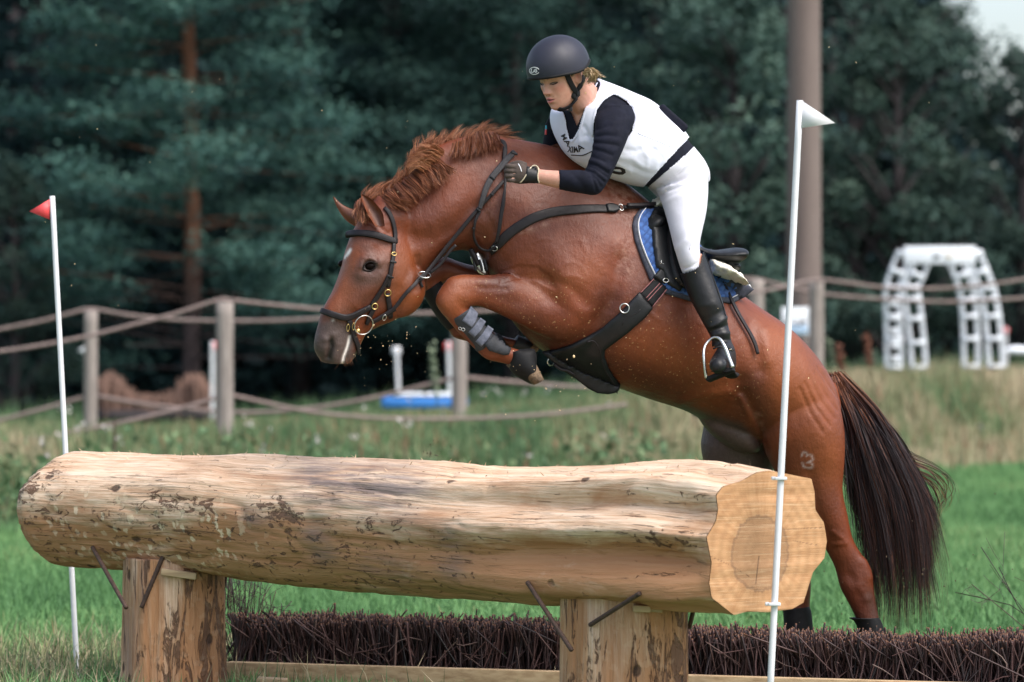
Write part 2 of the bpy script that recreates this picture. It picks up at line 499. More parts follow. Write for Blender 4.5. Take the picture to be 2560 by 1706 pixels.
def patch(name, bvh, poly, mat, parent, off=.004, th=.01, step=7, attr=None, edge=.6, amp=None, slack=0.0):
    """a padded sheet covering polygon poly on a body"""
    poly = np.asarray(poly, float)
    b = []
    for a, c in zip(poly, np.roll(poly, -1, 0)):
        k = max(1, int(np.linalg.norm(c - a) / step))
        for i in range(k): b.append(a + (c - a) * i / k)
    b = np.array(b); nb = len(b)
    x0, y0 = poly.min(0); x1, y1 = poly.max(0)
    gx, gy = np.meshgrid(np.arange(x0, x1, step), np.arange(y0, y1, step)); g = np.stack([gx.ravel(), gy.ravel()], -1)
    g = g[inpoly(g, poly)]
    if len(g): g = g[seglen(g, np.vstack([b, b[:1]])) > step * .55]
    allp = np.vstack([b, g]) if len(g) else b
    r = delaunay_2d_cdt([Vector(p) for p in allp], [(i, (i + 1) % nb) for i in range(nb)], [list(range(nb))], 1, 1e-4)
    q = np.array([v[:] for v in r[0]]); tri = np.array([f for f in r[2] if len(f) == 3])
    hit = [ray(bvh, p) for p in q]
    ok = np.array([h is not None for h in hit])
    pos = np.zeros((len(q), 3)); N = np.zeros((len(q), 3))
    for i, h in enumerate(hit):
        if h: pos[i], N[i] = h
    if slack:
        ok &= np.array([h is not None and float(np.dot(h[1], nrm(CAMP - h[0]))) > .34 for h in hit])
    if not ok.all():
        oi = np.where(ok)[0]
        for i in np.where(~ok)[0]:
            k = oi[np.argmin(np.linalg.norm(q[oi] - q[i], axis=1))]
            pos[i] = P(q[i], pos[k][1] + slack); N[i] = N[k]
    db = seglen(q, np.vstack([b, b[:1]]))
    nb_ = [[] for _ in q]
    for t in tri:
        for i in range(3): nb_[t[i]].append(t[(i + 1) % 3]); nb_[t[i]].append(t[(i + 2) % 3])
    for _ in range(2):
        N = nrm(np.array([N[i] + N[nb_[i]].sum(0) * .5 if nb_[i] else N[i] for i in range(len(q))]))
    miss = np.where(~ok)[0]
    for _ in range(80 if len(miss) else 0):
        for i in miss:
            if nb_[i]:
                pos[i] = P(q[i], pos[nb_[i]][:, 1].mean()); 
    if len(miss): N[miss] = nrm(N[miss] * .3 + np.array([0, -1.0, -.1]))
    round_ = np.sqrt(np.clip(db / (step * 2.2), 0, 1)) * (1 - edge) + edge
    h = off + th * round_
    at = {}
    if amp is not None:
        av, aa = amp(q); h = h + aa; at['quilt'] = np.concatenate([av, av])
    # orient triangles toward normals
    fn = np.cross(pos[tri[:, 1]] - pos[tri[:, 0]], pos[tri[:, 2]] - pos[tri[:, 0]])
    fl = np.einsum('ij,ij->i', fn, N[tri[:, 0]]) < 0
    tri[fl] = tri[fl][:, ::-1]
    top = pos + N * h[:, None]; bot = pos - N * .004
    n = len(q)
    e = {}
    for t in tri:
        for i in range(3):
            a, c = t[i], t[(i + 1) % 3]
            if (c, a) in e: del e[(c, a)]
            else: e[(a, c)] = 1
    rim = np.array([[a, a + n, c + n, c] for a, c in e])
    V = np.vstack([top, bot])
    return mk(name, V, [np.vstack([tri, tri[:, ::-1] + n]), rim], M[mat] if isinstance(mat, str) else mat, parent, True, at)
def strands(roots, K, width, jit=None, taper=True, facing=None):
    """roots (n,k,3): polylines; flat ribbons"""
    n, k = roots.shape[:2]
    T = nrm(np.gradient(roots, axis=1))
    rnd = RNG.normal(size=(n, 1, 3)) if facing is None else np.asarray(facing)[None, None] + RNG.normal(size=(n, 1, 3)) * .45
    S = nrm(np.cross(T, rnd))
    t = np.linspace(0, 1, k)
    prof = (1 - t ** 2 * .92) if taper else np.ones(k)
    w = (np.broadcast_to(np.asarray(width, float).reshape(-1, 1), (n, 1)) * prof[None] / 2)[..., None]
    V = np.stack([roots - S * w, roots + S * w], 2).reshape(-1, 3)
    i = np.arange(n)[:, None] * (2 * k); j = np.arange(k - 1)[None] * 2
    b = (i + j).ravel()
    return V, [np.stack([b, b + 1, b + 3, b + 2], -1)]
build_materials()
# ================================================================ GROUND, FOREST, SKY
def terrain(x, y):
    x = np.asarray(x, float); y = np.asarray(y, float)
    yf = np.clip(36.6 + 1.68 * x, 28, 50)
    h = np.clip(.47 + .042 * x, .32, .72)
    z = h * sstep(yf - 1.2, yf + 5.5, y)
    z = z - .013 * np.maximum(0, y - (yf + 9)) * sstep(6, -2, x)
    p = np.stack([x, y, 0 * x], -1)
    z = z + .05 * fbm(p * .35, 3, 3) * sstep(24, 40, y) + .012 * fbm(p * 1.3, 5, 3)
    return z
xs = np.concatenate([np.linspace(-120, -16, 14), np.linspace(-14, 14, 113), np.linspace(16, 120, 14)])
ys = np.concatenate([np.linspace(-20, 12, 10), np.linspace(13, 80, 200), np.linspace(84, 400, 24)])
gx, gy = np.meshgrid(xs, ys)
gz = terrain(gx, gy)
t = NT('turf_soil')
n = t.noise(1.1, 6, .65)
t_m = t.ramp(n, [(.3, (.05, .12, .045)), (.55, (.08, .165, .065)), (.75, (.11, .18, .075))])
dirt = t.attr('dirt').outputs['Fac']
dm = t.math('MULTIPLY', dirt, t.ramp(t.noise(3.1, 5, .7), [(.38, 0.0), (.6, 1.0)]))
c = t.mix(dm, t_m, (.12, .095, .055))
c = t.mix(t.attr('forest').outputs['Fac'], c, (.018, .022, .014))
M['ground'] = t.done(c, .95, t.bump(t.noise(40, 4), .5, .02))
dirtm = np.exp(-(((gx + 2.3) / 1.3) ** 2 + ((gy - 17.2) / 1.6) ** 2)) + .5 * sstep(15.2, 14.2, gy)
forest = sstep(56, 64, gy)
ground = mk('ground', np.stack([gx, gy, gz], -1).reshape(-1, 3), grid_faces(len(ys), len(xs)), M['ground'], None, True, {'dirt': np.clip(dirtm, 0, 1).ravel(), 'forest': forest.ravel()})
tag(ground, None, None, None, 'structure')

# ---------------------------------------------------------------- blades of grass, weeds (one mesh per kind of cover)
def blade_mat(name, cols, rough=.6, tr=.25):
    t = NT(name); a = t.attr('tone').outputs['Fac']
    c = t.ramp(a, cols)
    m = t.done(c, rough, None, Specular_IOR_Level=.25)
    return m
M['turf'] = blade_mat('mown_grass', [(0, (.052, .128, .046)), (.4, (.100, .220, .080)), (.75, (.150, .280, .104)), (1, (.29, .29, .14))])
M['weeds'] = blade_mat('tall_weeds', [(0, (.045, .085, .042)), (.35, (.085, .155, .068)), (.55, (.16, .20, .095)), (.7, (.29, .25, .15)), (.92, (.46, .38, .25)), (1, (.26, .10, .065))])
def blades(name, x, y, h, w, tone, mat, lean=.35, seed=0, z0=None, seg=2):
    n = len(x); z = terrain(x, y) if z0 is None else z0
    az = RNG.uniform(0, 6.283, n); ln = RNG.normal(0, lean, n) * h
    dx, dy = np.cos(az) * ln, np.sin(az) * ln
    fa = RNG.uniform(-1, 1, n) * .9
    sx, sy = np.cos(fa) * w / 2, np.sin(fa) * w / 2
    B = np.stack([x, y, z - .01], -1); S = np.stack([sx, sy, 0 * sx], -1)
    Mid = B + np.stack([dx * .35, dy * .35, h * .55], -1); Tp = B + np.stack([dx, dy, h * np.sqrt(np.clip(1 - (ln / h) ** 2 * .5, .2, 1))], -1)
    V = np.stack([B - S, B + S, Mid - S * .75, Mid + S * .75, Tp], 1).reshape(-1, 3)
    b = np.arange(n) * 5
    o = mk(name, V, [np.stack([b, b + 1, b + 3, b + 2], -1), np.stack([b + 2, b + 3, b + 4], -1)], mat, None, True, {'tone': np.repeat(np.clip(tone, 0, 1), 5)})
    return tag(o, None, None, None, 'stuff')
def scatter(n, y0, y1, margin=1.28, power=1.0):
    """points spread evenly over the part of the ground in view between two distances"""
    y = (RNG.uniform(0, 1, n) * (y1 ** 2 - y0 ** 2) + y0 ** 2) ** .5
    x = RNG.uniform(-1, 1, n) * (1280 / F * y * margin + .3)
    return x, y
yfoot = lambda x: np.clip(36.6 + 1.68 * x, 28, 50)
x, y = scatter(385000, 15.5, 44)
kp = (y < yfoot(x) + .6 * fbm(np.stack([x, y, 0 * x], -1) * .8, 9, 2)) & (RNG.uniform(0, 1, len(x)) < np.clip(1.5 - (y - 15) / 40, .4, 1))
x, y = x[kp], y[kp]
bare = np.exp(-(((x + 2.2) / 1.0) ** 2 + ((y - 17.0) / 1.3) ** 2))
kp = RNG.uniform(0, 1, len(x)) > bare * .75
x, y = x[kp], y[kp]; bare = bare[kp]
pt = np.stack([x, y, 0 * x], -1)
tone = .45 + .42 * fbm(pt * np.array([1.2, .45, 1]), 21, 3) + RNG.normal(0, .13, len(x)) + .5 * bare
sc_ = .75 + y / 45
blades('grass', x, y, RNG.uniform(.045, .10, len(x)) * sc_ * (1 + .5 * fbm(pt * .9, 4, 2)) * (1 + 1.1 * bare), .0065 * sc_ ** 1.5, tone, M['turf'], .55)
# dry and broad weeds around the left corner in front
x = RNG.normal(-1.95, .75, 5200); y = RNG.normal(17.3, .75, 5200); kp = (y > 15.6)
x, y = x[kp], y[kp]
blades('dry_grass', x, y, RNG.uniform(.05, .22, len(x)), .006, RNG.choice([.3, .5, .78, .9], len(x), p=[.25, .2, .35, .2]) + RNG.normal(0, .05, len(x)), M['weeds'], .6)
# the bank of tall weeds beyond the turf
x, y = scatter(180000, 29, 60)
e = y - yfoot(x)
kp = (e > -.9 + 1.6 * fbm(np.stack([x, y, 0 * x], -1) * .7, 9, 3) - 2.2 * (RNG.random(len(x)) ** 4)) & (RNG.uniform(0, 1, len(x)) < np.clip(1.25 - e / 16, .25, 1))
x, y = x[kp], y[kp]; e = e[kp]
pt = np.stack([x, y, 0 * x], -1)
pn = fbm(pt * np.array([.9, .5, 1]), 31, 3)
right = sstep(-.5, 5.5, x)
tone = .39 + .29 * right + .42 * pn + RNG.normal(0, .11, len(x)) + .10 * sstep(2, 7, e)
tone = np.where(RNG.uniform(0, 1, len(x)) < .05, 1.0, np.minimum(tone, .93))
hh = RNG.uniform(.10, .55, len(x)) * (.75 + .35 * fbm(pt * .6, 33, 2)) * (.7 + .45 * right) * (.7 + .5 * sstep(0, 3, e))
blades('tall_weeds', x, y, hh, .020, tone, M['weeds'], .32)
# flower heads and leaf rosettes in the weeds
x, y = scatter(130, 29, 52); e = y - yfoot(x); kp = (e > 0) & (e < 12); x, y = x[kp], y[kp]
def flakes(name, c, s, mat, flat=.4):
    n = len(c); a = nrm(RNG.normal(size=(n, 3))); b = nrm(np.cross(a, RNG.normal(size=(n, 3))))
    s = np.broadcast_to(np.asarray(s, float), (n,))[:, None]
    V = np.stack([c - a * s, c + b * s * flat, c + a * s, c - b * s * flat], 1).reshape(-1, 3)
    i = np.arange(n) * 4
    return V, [np.stack([i, i + 1, i + 2, i + 3], -1)]
z = terrain(x, y) + RNG.uniform(.2, .5, len(x))
cc = np.repeat(np.stack([x, y, z], -1), 7, 0) + RNG.normal(size=(len(x) * 7, 3)) * .022
V, Fl = flakes('f', cc, .018, None, .8)
M['flower'] = simple('white_weed_flower', (.5, .46, .44), .8, .2, 30, 0)
tag(mk('weed_flowers', V, Fl, M['flower'], None, False), None, None, None, 'stuff')
x, y = scatter(1500, 28, 46); e = y - yfoot(x); kp = (e > -.3) & (e < 1.6 + 2.2 * sstep(-1, -3, x)) & (x < 1.5) & (RNG.random(len(x)) < .8); x, y = x[kp], y[kp]
cc = np.repeat(np.stack([x, y, terrain(x, y) + RNG.uniform(.08, .34, len(x))], -1), 16, 0) + RNG.normal(size=(len(x) * 16, 3)) * np.array([.14, .14, .09])
V, Fl = flakes('l', cc, RNG.uniform(.03, .07, len(cc)), None, .55)
tag(mk('broad_weed_leaves', V, Fl, M['weeds'], None, False, {'tone': np.clip(np.repeat(RNG.normal(.36, .12, len(cc)), 4), 0, .6)}), None, None, None, 'stuff')

# ---------------------------------------------------------------- trees
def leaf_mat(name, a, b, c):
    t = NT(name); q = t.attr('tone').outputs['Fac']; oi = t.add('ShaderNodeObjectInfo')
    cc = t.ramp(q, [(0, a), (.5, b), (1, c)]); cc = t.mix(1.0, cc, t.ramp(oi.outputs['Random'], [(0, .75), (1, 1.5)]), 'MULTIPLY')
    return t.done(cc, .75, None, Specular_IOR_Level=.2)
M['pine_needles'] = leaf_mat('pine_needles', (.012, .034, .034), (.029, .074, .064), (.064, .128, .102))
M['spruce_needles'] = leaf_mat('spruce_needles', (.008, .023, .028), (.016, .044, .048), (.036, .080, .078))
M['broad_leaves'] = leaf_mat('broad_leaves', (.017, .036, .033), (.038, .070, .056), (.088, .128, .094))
t = NT('tree_bark'); n = t.noise(2.5, 5, .7, t.mapv((3, 3, .6)))
M['bark'] = t.done(t.ramp(n, [(.3, (.018, .015, .017)), (.7, (.05, .04, .042))]), .95, t.bump(n, .6, .05))
t = NT('orange_pine_bark'); n = t.noise(2.0, 5, .7, t.mapv((3, 3, .6)))
zc = t.add('ShaderNodeSeparateXYZ'); t.l.new(t.tc.outputs['Object'], zc.inputs[0])
c = t.mix(t.ramp(t.math('MULTIPLY', zc.outputs[2], .12), [(.22, 0.0), (.42, 1.0)]), t.ramp(n, [(.3, (.032, .024, .026)), (.7, (.085, .06, .06))]), t.ramp(n, [(.3, (.075, .035, .02)), (.7, (.20, .085, .045))]))
M['pine_bark'] = t.done(c, .95, t.bump(n, .5, .05))
M['birch'] = simple('pale_bark', (.34, .32, .33), .8, .4, 6, .3, 10, .02)

def needle_cloud(c, s, elong, up=0.0):
    n = len(c); a = RNG.normal(size=(n, 3)); a[:, 2] = a[:, 2] * .6 - up; a = nrm(a); b = nrm(np.cross(a, RNG.normal(size=(n, 3))))
    s = np.broadcast_to(np.asarray(s, float), (n,))[:, None]
    V = np.stack([c - a * s, c + b * s * elong, c + a * s, c - b * s * elong], 1).reshape(-1, 3)
    i = np.arange(n) * 4
    return V, [np.stack([i, i + 1, i + 2, i + 3], -1)]
def tree_pine(Ht, seed):
    R = np.random.default_rng(seed); pts, tn, br = [], [], []
    zz_ = 1.3
    while zz_ < Ht:
        k = R.integers(4, 7); L0 = 3.4 * (1 - .35 * zz_ / Ht) * (.72 + .5 * R.random())
        a0 = R.uniform(0, 6.28)
        for j in range(k):
            a = a0 + j * 6.28 / k + R.normal(0, .3); L = L0 * R.uniform(.7, 1.1); dr = np.array([math.cos(a), math.sin(a), 0])
            rise = R.uniform(-.12, .22); zc_ = zz_ + R.normal(0, .12)
            dead = zz_ < 2.6 and R.random() < .55
            end = dr * L + np.array([0, 0, zc_ + rise * L])
            br.append(tube([np.array([0, 0, zc_]), dr * L * .5 + np.array([0, 0, zc_ + rise * L * .55]), end], [.020, .013, .005], 5, 6))
            if dead: continue
            m = int(14 * L / 3)
            for q in range(m):
                s = R.uniform(.38, 1.04); pad = dr * L * s + np.array([0, 0, zc_ + rise * L * s]) + R.normal(0, 1, 3) * np.array([.24, .24, .14])
                n_ = 84
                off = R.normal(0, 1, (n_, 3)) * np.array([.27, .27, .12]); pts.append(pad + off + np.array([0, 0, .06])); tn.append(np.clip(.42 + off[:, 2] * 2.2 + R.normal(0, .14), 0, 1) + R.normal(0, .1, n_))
        zz_ += R.uniform(.30, .62)
    c = np.concatenate(pts); V, Fl = needle_cloud(c, R.uniform(.03, .075, len(c)), .36)
    tk = tube([np.array([0, 0, -.3]), np.array([.03, 0, Ht * .35]), np.array([-.08, .02, Ht * .7]), np.array([0, 0, Ht * 1.02])], [.155, .125, .095, .05], 12, 24)
    return (V, Fl, np.repeat(np.clip(np.concatenate(tn), 0, 1), 4)), join(tk, *br)
def tree_spruce(Ht, seed, low=.25, R0=2.3, dens=1.0):
    R = np.random.default_rng(seed); pts, tn, br = [], [], []
    zz_ = low
    while zz_ < Ht:
        k = R.integers(5, 8); L0 = R0 * (1 - zz_ / (Ht * 1.9)) * (.75 + .4 * R.random()); a0 = R.uniform(0, 6.28)
        for j in range(k):
            a = a0 + j * 6.28 / k + R.normal(0, .25); L = L0 * R.uniform(.75, 1.12); dr = np.array([math.cos(a), math.sin(a), 0]); sd_ = np.array([-dr[1], dr[0], 0])
            droop = R.uniform(.12, .34)
            n_ = int(150 * L * dens); s = R.uniform(.12, 1, n_) ** .8
            pos = dr * (L * s)[:, None] + sd_ * (R.normal(0, .24, n_) * (1.15 - s) * L * .6)[:, None]
            pos[:, 2] = zz_ - droop * L * s + .16 * L * s ** 2 - np.abs(R.normal(0, .11, n_))
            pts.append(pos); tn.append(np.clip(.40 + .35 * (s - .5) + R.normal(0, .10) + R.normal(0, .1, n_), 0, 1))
        zz_ += R.uniform(.3, .5)
    c = np.concatenate(pts); V, Fl = needle_cloud(c, R.uniform(.035, .085, len(c)), .32, .35)
    tk = tube([np.array([0, 0, -.3]), np.array([0, 0, Ht * .5]), np.array([0, 0, Ht])], [.17, .12, .03], 10, 12)
    return (V, Fl, np.repeat(np.clip(np.concatenate(tn), 0, 1), 4)), tk
def tree_broad(Ht, seed, low=.7, R0=1.9, dens=1.0):
    R = np.random.default_rng(seed); pts, tn, br = [], [], []
    nb = int(52 * Ht / 8 * dens)
    for q in range(nb):
        zc_ = R.uniform(low, Ht); rr = R0 * math.sin(math.pi * min(.95, .18 + .8 * (zc_ - low) / (Ht - low))) ** .6 * math.sqrt(R.random()); a = R.uniform(0, 6.28)
        c = np.array([math.cos(a) * rr, math.sin(a) * rr, zc_]); r = R.uniform(.35, .7)
        br.append(tube([np.array([0, 0, max(.3, zc_ - rr * .9)]), c * np.array([.5, .5, 1]) - np.array([0, 0, .25]), c], [.05, .03, .008], 5, 5))
        n_ = 300; d_ = nrm(R.normal(size=(n_, 3))); off = d_ * (r * R.uniform(.5, 1.05, (n_, 1))) * np.array([1, 1, .8])
        off[:, 2] -= .25 * (np.linalg.norm(off[:, :2], axis=1)) ** 2
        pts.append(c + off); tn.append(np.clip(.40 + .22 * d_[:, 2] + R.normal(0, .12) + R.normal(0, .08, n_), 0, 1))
    c = np.concatenate(pts); V, Fl = needle_cloud(c, R.uniform(.035, .075, len(c)), .62)
    tk = tube([np.array([0, 0, -.3]), np.array([.05, 0, Ht * .45]), np.array([0, .05, Ht * .92])], [.15, .11, .03], 10, 12)
    return (V, Fl, np.repeat(np.clip(np.concatenate(tn), 0, 1), 4)), join(tk, *br)
TK = {}
def kind(key, fn, *a):
    (V, Fl, tn), tk = fn(*a); TK[key] = (V, Fl, tn, tk)
kind('pine', tree_pine, 11.5, 4)
kind('pine2', tree_pine, 11, 23)
kind('spruce', tree_spruce, 13.5, 5, .2, 2.3)
kind('spruce2', tree_spruce, 12, 6, 1.4, 1.7, .8)
kind('broad', tree_broad, 9.5, 7, .6, 1.9)
kind('broad2', tree_broad, 7.0, 8, .3, 1.7)
MESH = {}
def plant_tree(name, key, px, dist, rot, s, label, needles, bark, group='trees of the dark forest edge'):
    xw = (px * 1.08798 - CX) / F * dist
    zg = float(terrain(np.array([xw]), np.array([dist]))[0])
    root = empty(name, (xw, dist, zg), label, 'tree', group)
    root.rotation_euler = (0, 0, rot); root.scale = (s, s, s)
    V, Fl, tn, tk = TK[key]
    if (key, needles) not in MESH:
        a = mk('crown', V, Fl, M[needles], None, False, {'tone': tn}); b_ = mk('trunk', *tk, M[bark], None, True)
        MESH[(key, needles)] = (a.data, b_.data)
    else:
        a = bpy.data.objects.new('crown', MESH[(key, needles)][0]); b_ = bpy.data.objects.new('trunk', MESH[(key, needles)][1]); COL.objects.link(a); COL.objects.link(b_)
    a.parent = root; b_.parent = root
    return root
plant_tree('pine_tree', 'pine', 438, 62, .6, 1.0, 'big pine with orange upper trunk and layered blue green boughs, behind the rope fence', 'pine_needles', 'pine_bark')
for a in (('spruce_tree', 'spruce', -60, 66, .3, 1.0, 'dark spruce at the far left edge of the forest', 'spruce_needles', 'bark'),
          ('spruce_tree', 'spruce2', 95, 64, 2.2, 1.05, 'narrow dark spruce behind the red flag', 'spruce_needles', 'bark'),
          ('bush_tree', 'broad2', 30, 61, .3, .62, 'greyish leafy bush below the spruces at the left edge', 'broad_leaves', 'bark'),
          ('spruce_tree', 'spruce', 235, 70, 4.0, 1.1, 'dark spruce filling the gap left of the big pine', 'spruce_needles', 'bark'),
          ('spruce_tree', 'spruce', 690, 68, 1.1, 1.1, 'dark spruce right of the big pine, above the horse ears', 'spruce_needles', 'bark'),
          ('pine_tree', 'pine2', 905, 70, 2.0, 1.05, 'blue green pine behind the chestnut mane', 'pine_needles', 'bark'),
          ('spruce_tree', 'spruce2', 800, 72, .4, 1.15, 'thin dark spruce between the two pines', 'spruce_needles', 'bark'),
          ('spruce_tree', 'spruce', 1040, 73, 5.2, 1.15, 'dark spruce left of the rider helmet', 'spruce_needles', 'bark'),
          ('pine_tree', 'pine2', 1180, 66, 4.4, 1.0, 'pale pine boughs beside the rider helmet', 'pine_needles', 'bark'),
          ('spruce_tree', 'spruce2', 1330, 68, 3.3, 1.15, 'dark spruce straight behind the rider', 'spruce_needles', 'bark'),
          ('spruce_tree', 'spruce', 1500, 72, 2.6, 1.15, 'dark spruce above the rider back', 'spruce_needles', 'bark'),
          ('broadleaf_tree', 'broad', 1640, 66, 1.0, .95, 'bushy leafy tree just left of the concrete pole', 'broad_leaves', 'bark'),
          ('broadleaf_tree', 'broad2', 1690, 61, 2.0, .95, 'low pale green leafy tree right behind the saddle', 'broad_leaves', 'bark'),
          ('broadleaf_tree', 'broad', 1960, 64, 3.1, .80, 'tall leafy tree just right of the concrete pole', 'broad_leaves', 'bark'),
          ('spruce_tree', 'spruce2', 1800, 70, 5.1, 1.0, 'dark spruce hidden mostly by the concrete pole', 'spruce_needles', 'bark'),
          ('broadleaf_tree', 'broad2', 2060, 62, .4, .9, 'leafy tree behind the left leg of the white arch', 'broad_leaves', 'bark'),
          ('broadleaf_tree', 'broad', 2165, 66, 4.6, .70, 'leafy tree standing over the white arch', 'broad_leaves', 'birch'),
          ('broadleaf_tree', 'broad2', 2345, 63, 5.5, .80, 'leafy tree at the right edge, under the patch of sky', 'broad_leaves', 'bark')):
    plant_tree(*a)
# the wood behind, one dark mass
n = 190000
x = np.where(RNG.random(n) < .45, RNG.uniform(-15, 9, n), RNG.uniform(-44, 46, n)); y = RNG.uniform(78, 96, n)
col = np.floor(x * .8 + 40).astype(int); top = 12.5 + 2.0 * vnoise(np.stack([x * .7, 0 * x, 0 * x], -1), 3)
top = np.where(x > 6.8, 8.9 + 1.1 * vnoise(np.stack([x * 1.6, 0 * x, 0 * x], -1), 8), top); top = np.where(x > 10.2, np.maximum(7.6 - (x - 10.2) * .9, 4.5 + 4 * sstep(13, 20, x)), top)
z = RNG.uniform(0, 1, n) ** .85 * top
kp = vnoise(np.stack([x * .9, y * .3, z * .5], -1), 5) > np.where(x < 6, -.6, -.35)
c = np.stack([x, y, z], -1)[kp]
V, Fl = needle_cloud(c, RNG.uniform(.16, .34, len(c)), .55, .2)
wood = mk('far_wood', V, Fl, M['spruce_needles'], None, False, {'tone': np.repeat(np.clip(RNG.normal(.3, .2, len(c)), 0, 1), 4)})
tag(wood, 'dark mass of forest far behind the first row of trees', 'forest', None, 'stuff')
tk = [tube([np.array([xx, yy, -.4]), np.array([xx + RNG.normal(0, .1), yy, 5.0]), np.array([xx, yy, 9.0])], [.16, .13, .08], 8, 4) for xx, yy in zip(RNG.uniform(-34, 34, 150), RNG.uniform(70, 90, 150)) if xx < 6.5 or xx > 14]
wt = mk('far_trunks', *join(*tk), M['bark'], None, True); tag(wt, 'dark trunks standing inside the forest', 'forest', None, 'stuff')
# undergrowth at the forest edge
x = RNG.uniform(-16, 16, 46000); y = RNG.uniform(58, 68, 46000)
blades('undergrowth', x, y, RNG.uniform(.15, .75, len(x)) * (.5 + .5 * RNG.random(len(x))), .035, np.clip(RNG.normal(.2, .12, len(x)) + .14 * sstep(60, 57, y), 0, .7), M['weeds'], .4)
# ================================================================ LOG JUMP
def wood_mat(name, post=False):
    t = NT(name)
    uv = t.attr('grain').outputs['Vector']
    g1 = t.noise(1, 6, .62, t.mapv((1.3, 22, 1) if not post else (2.0, 26, 1), uv), .6)
    g2 = t.noise(1, 5, .65, t.mapv((6, 9, 1), uv), .4)
    base = t.ramp(g1, [(.25, (.46, .26, .155)), (.45, (.66, .45, .30)), (.62, (.77, .58, .43)), (.8, (.84, .70, .57))])
    g3 = t.noise(1, 4, .7, t.mapv((3.5, 130, 1), uv), .3)
    base = t.mix(t.ramp(g3, [(.34, .55), (.50, 0.0)]), base, (.36, .19, .105)); base = t.mix(t.ramp(g3, [(.52, 0.0), (.68, .6)]), base, (.82, .68, .53))
    # cambium: redder brown patches, with shade of underside and flutes painted in
    c1 = t.noise(1, 6, .66, t.mapv((2.2, 7, 1) if not post else (1.1, 9, 1), uv), .8)
    camb_tone = t.attr('camb_tone').outputs['Fac']
    m1 = t.ramp(t.math('ADD', c1, t.math('MULTIPLY', camb_tone, .38)), [(.50, 0.0), (.80, .9)])
    c = t.mix(m1, base, t.mix(g1, (.27, .105, .042), (.54, .265, .115)))
    # ragged inner bark patches
    b1 = t.noise(1, 7, .74, t.mapv((15, 30, 1) if not post else (3.2, 16, 1), uv), 1.0)
    brk = t.attr('bark').outputs['Fac']
    m2 = t.ramp(t.math('ADD', b1, t.math('MULTIPLY', brk, .17)), [(.675, 0.0), (.71, .9)])
    c = t.mix(m2, c, t.mix(g2, (.085, .04, .026), (.21, .11, .065)))
    # tool bites: pale chips
    v = t.add('ShaderNodeTexVoronoi', Scale=1.0, Randomness=1.0); vd = t.add('ShaderNodeVectorMath', operation='MULTIPLY_ADD'); nc = t.add('ShaderNodeTexNoise', Scale=40.0, Detail=3.0); t.l.new(uv, nc.inputs['Vector']); t.l.new(nc.outputs['Color'], vd.inputs[0]); vd.inputs[1].default_value = (.05, .03, 0); t.l.new(uv, vd.inputs[2])
    t.l.new(t.mapv((30, 17, 1), vd.outputs[0], (0, 0, .45)), v.inputs['Vector'])
    chips = t.math('MULTIPLY', t.ramp(v.outputs['Distance'], [(.26, 1.0), (.36, 0.0)]), t.ramp(t.noise(1, 4, .6, t.mapv((3, 5, 1), uv)), [(.40, 0.0), (.50, .9)]))
    c = t.mix(t.math('MULTIPLY', chips, t.attr('chip').outputs['Fac']), c, (.78, .60, .42))
    # grey sooty weathering
    gm = t.math('MULTIPLY', t.attr('grey').outputs['Fac'], t.ramp(t.noise(1, 6, .7, t.mapv((3, 26, 1), uv)), [(.34, 0.0), (.56, 1.0)]))
    c = t.mix(t.math('MULTIPLY', gm, .85), c, t.mix(g1, (.045, .038, .042), (.23, .19, .19)))
    # knots and dark specks
    v2 = t.add('ShaderNodeTexVoronoi', Scale=1.0, Randomness=1.0); t.l.new(t.mapv((5, 8, 1), uv), v2.inputs['Vector'])
    kn = t.math('MULTIPLY', t.ramp(t.math('ADD', v2.outputs['Distance'], t.math('MULTIPLY', t.noise(1, 3, .6, t.mapv((20, 24, 1), uv)), .16)), [(.155, 1.0), (.21, 0.0)]), 1.0)
    c = t.mix(t.math('MULTIPLY', kn, .85), c, (.06, .032, .022))
    cr = t.noise(1, 3, .8, t.mapv((2.4, 60, 1), uv), 1.5)
    crk = t.math('MULTIPLY', t.ramp(cr, [(.34, 1.0), (.40, 0.0)]), t.ramp(t.noise(1, 3, .6, t.mapv((2, 3, 1), uv)), [(.5, 0.0), (.6, 1.0)]))
    c = t.mix(t.math('MULTIPLY', crk, .7), c, (.09, .05, .035))
    h = t.math('SUBTRACT', t.math('ADD', t.math('MULTIPLY', g1, .6), t.math('MULTIPLY', m2, -.35)), t.math('ADD', t.math('MULTIPLY', kn, .35), t.math('MULTIPLY', crk, .5)))
    nm = t.bump(h, 1.0, .026); nm = t.bump(t.noise(1, 5, .7, t.mapv((14, 80, 1), uv)), .5, .008, nm)
    return t.done(c, .78, nm, Specular_IOR_Level=.3)
M['peeled'] = wood_mat('peeled_log_wood'); M['peeled_post'] = wood_mat('peeled_post_wood', True)

LC, RC = zz('L', [(322, 352)])[0], zz('M', [(1172, 522)])[0]
ldep = lambda s: 16.6 + (14.35 - 16.6) * s
ux = nrm(np.array([.80, .60, 0])); uz = np.array([0, 0, 1.0])
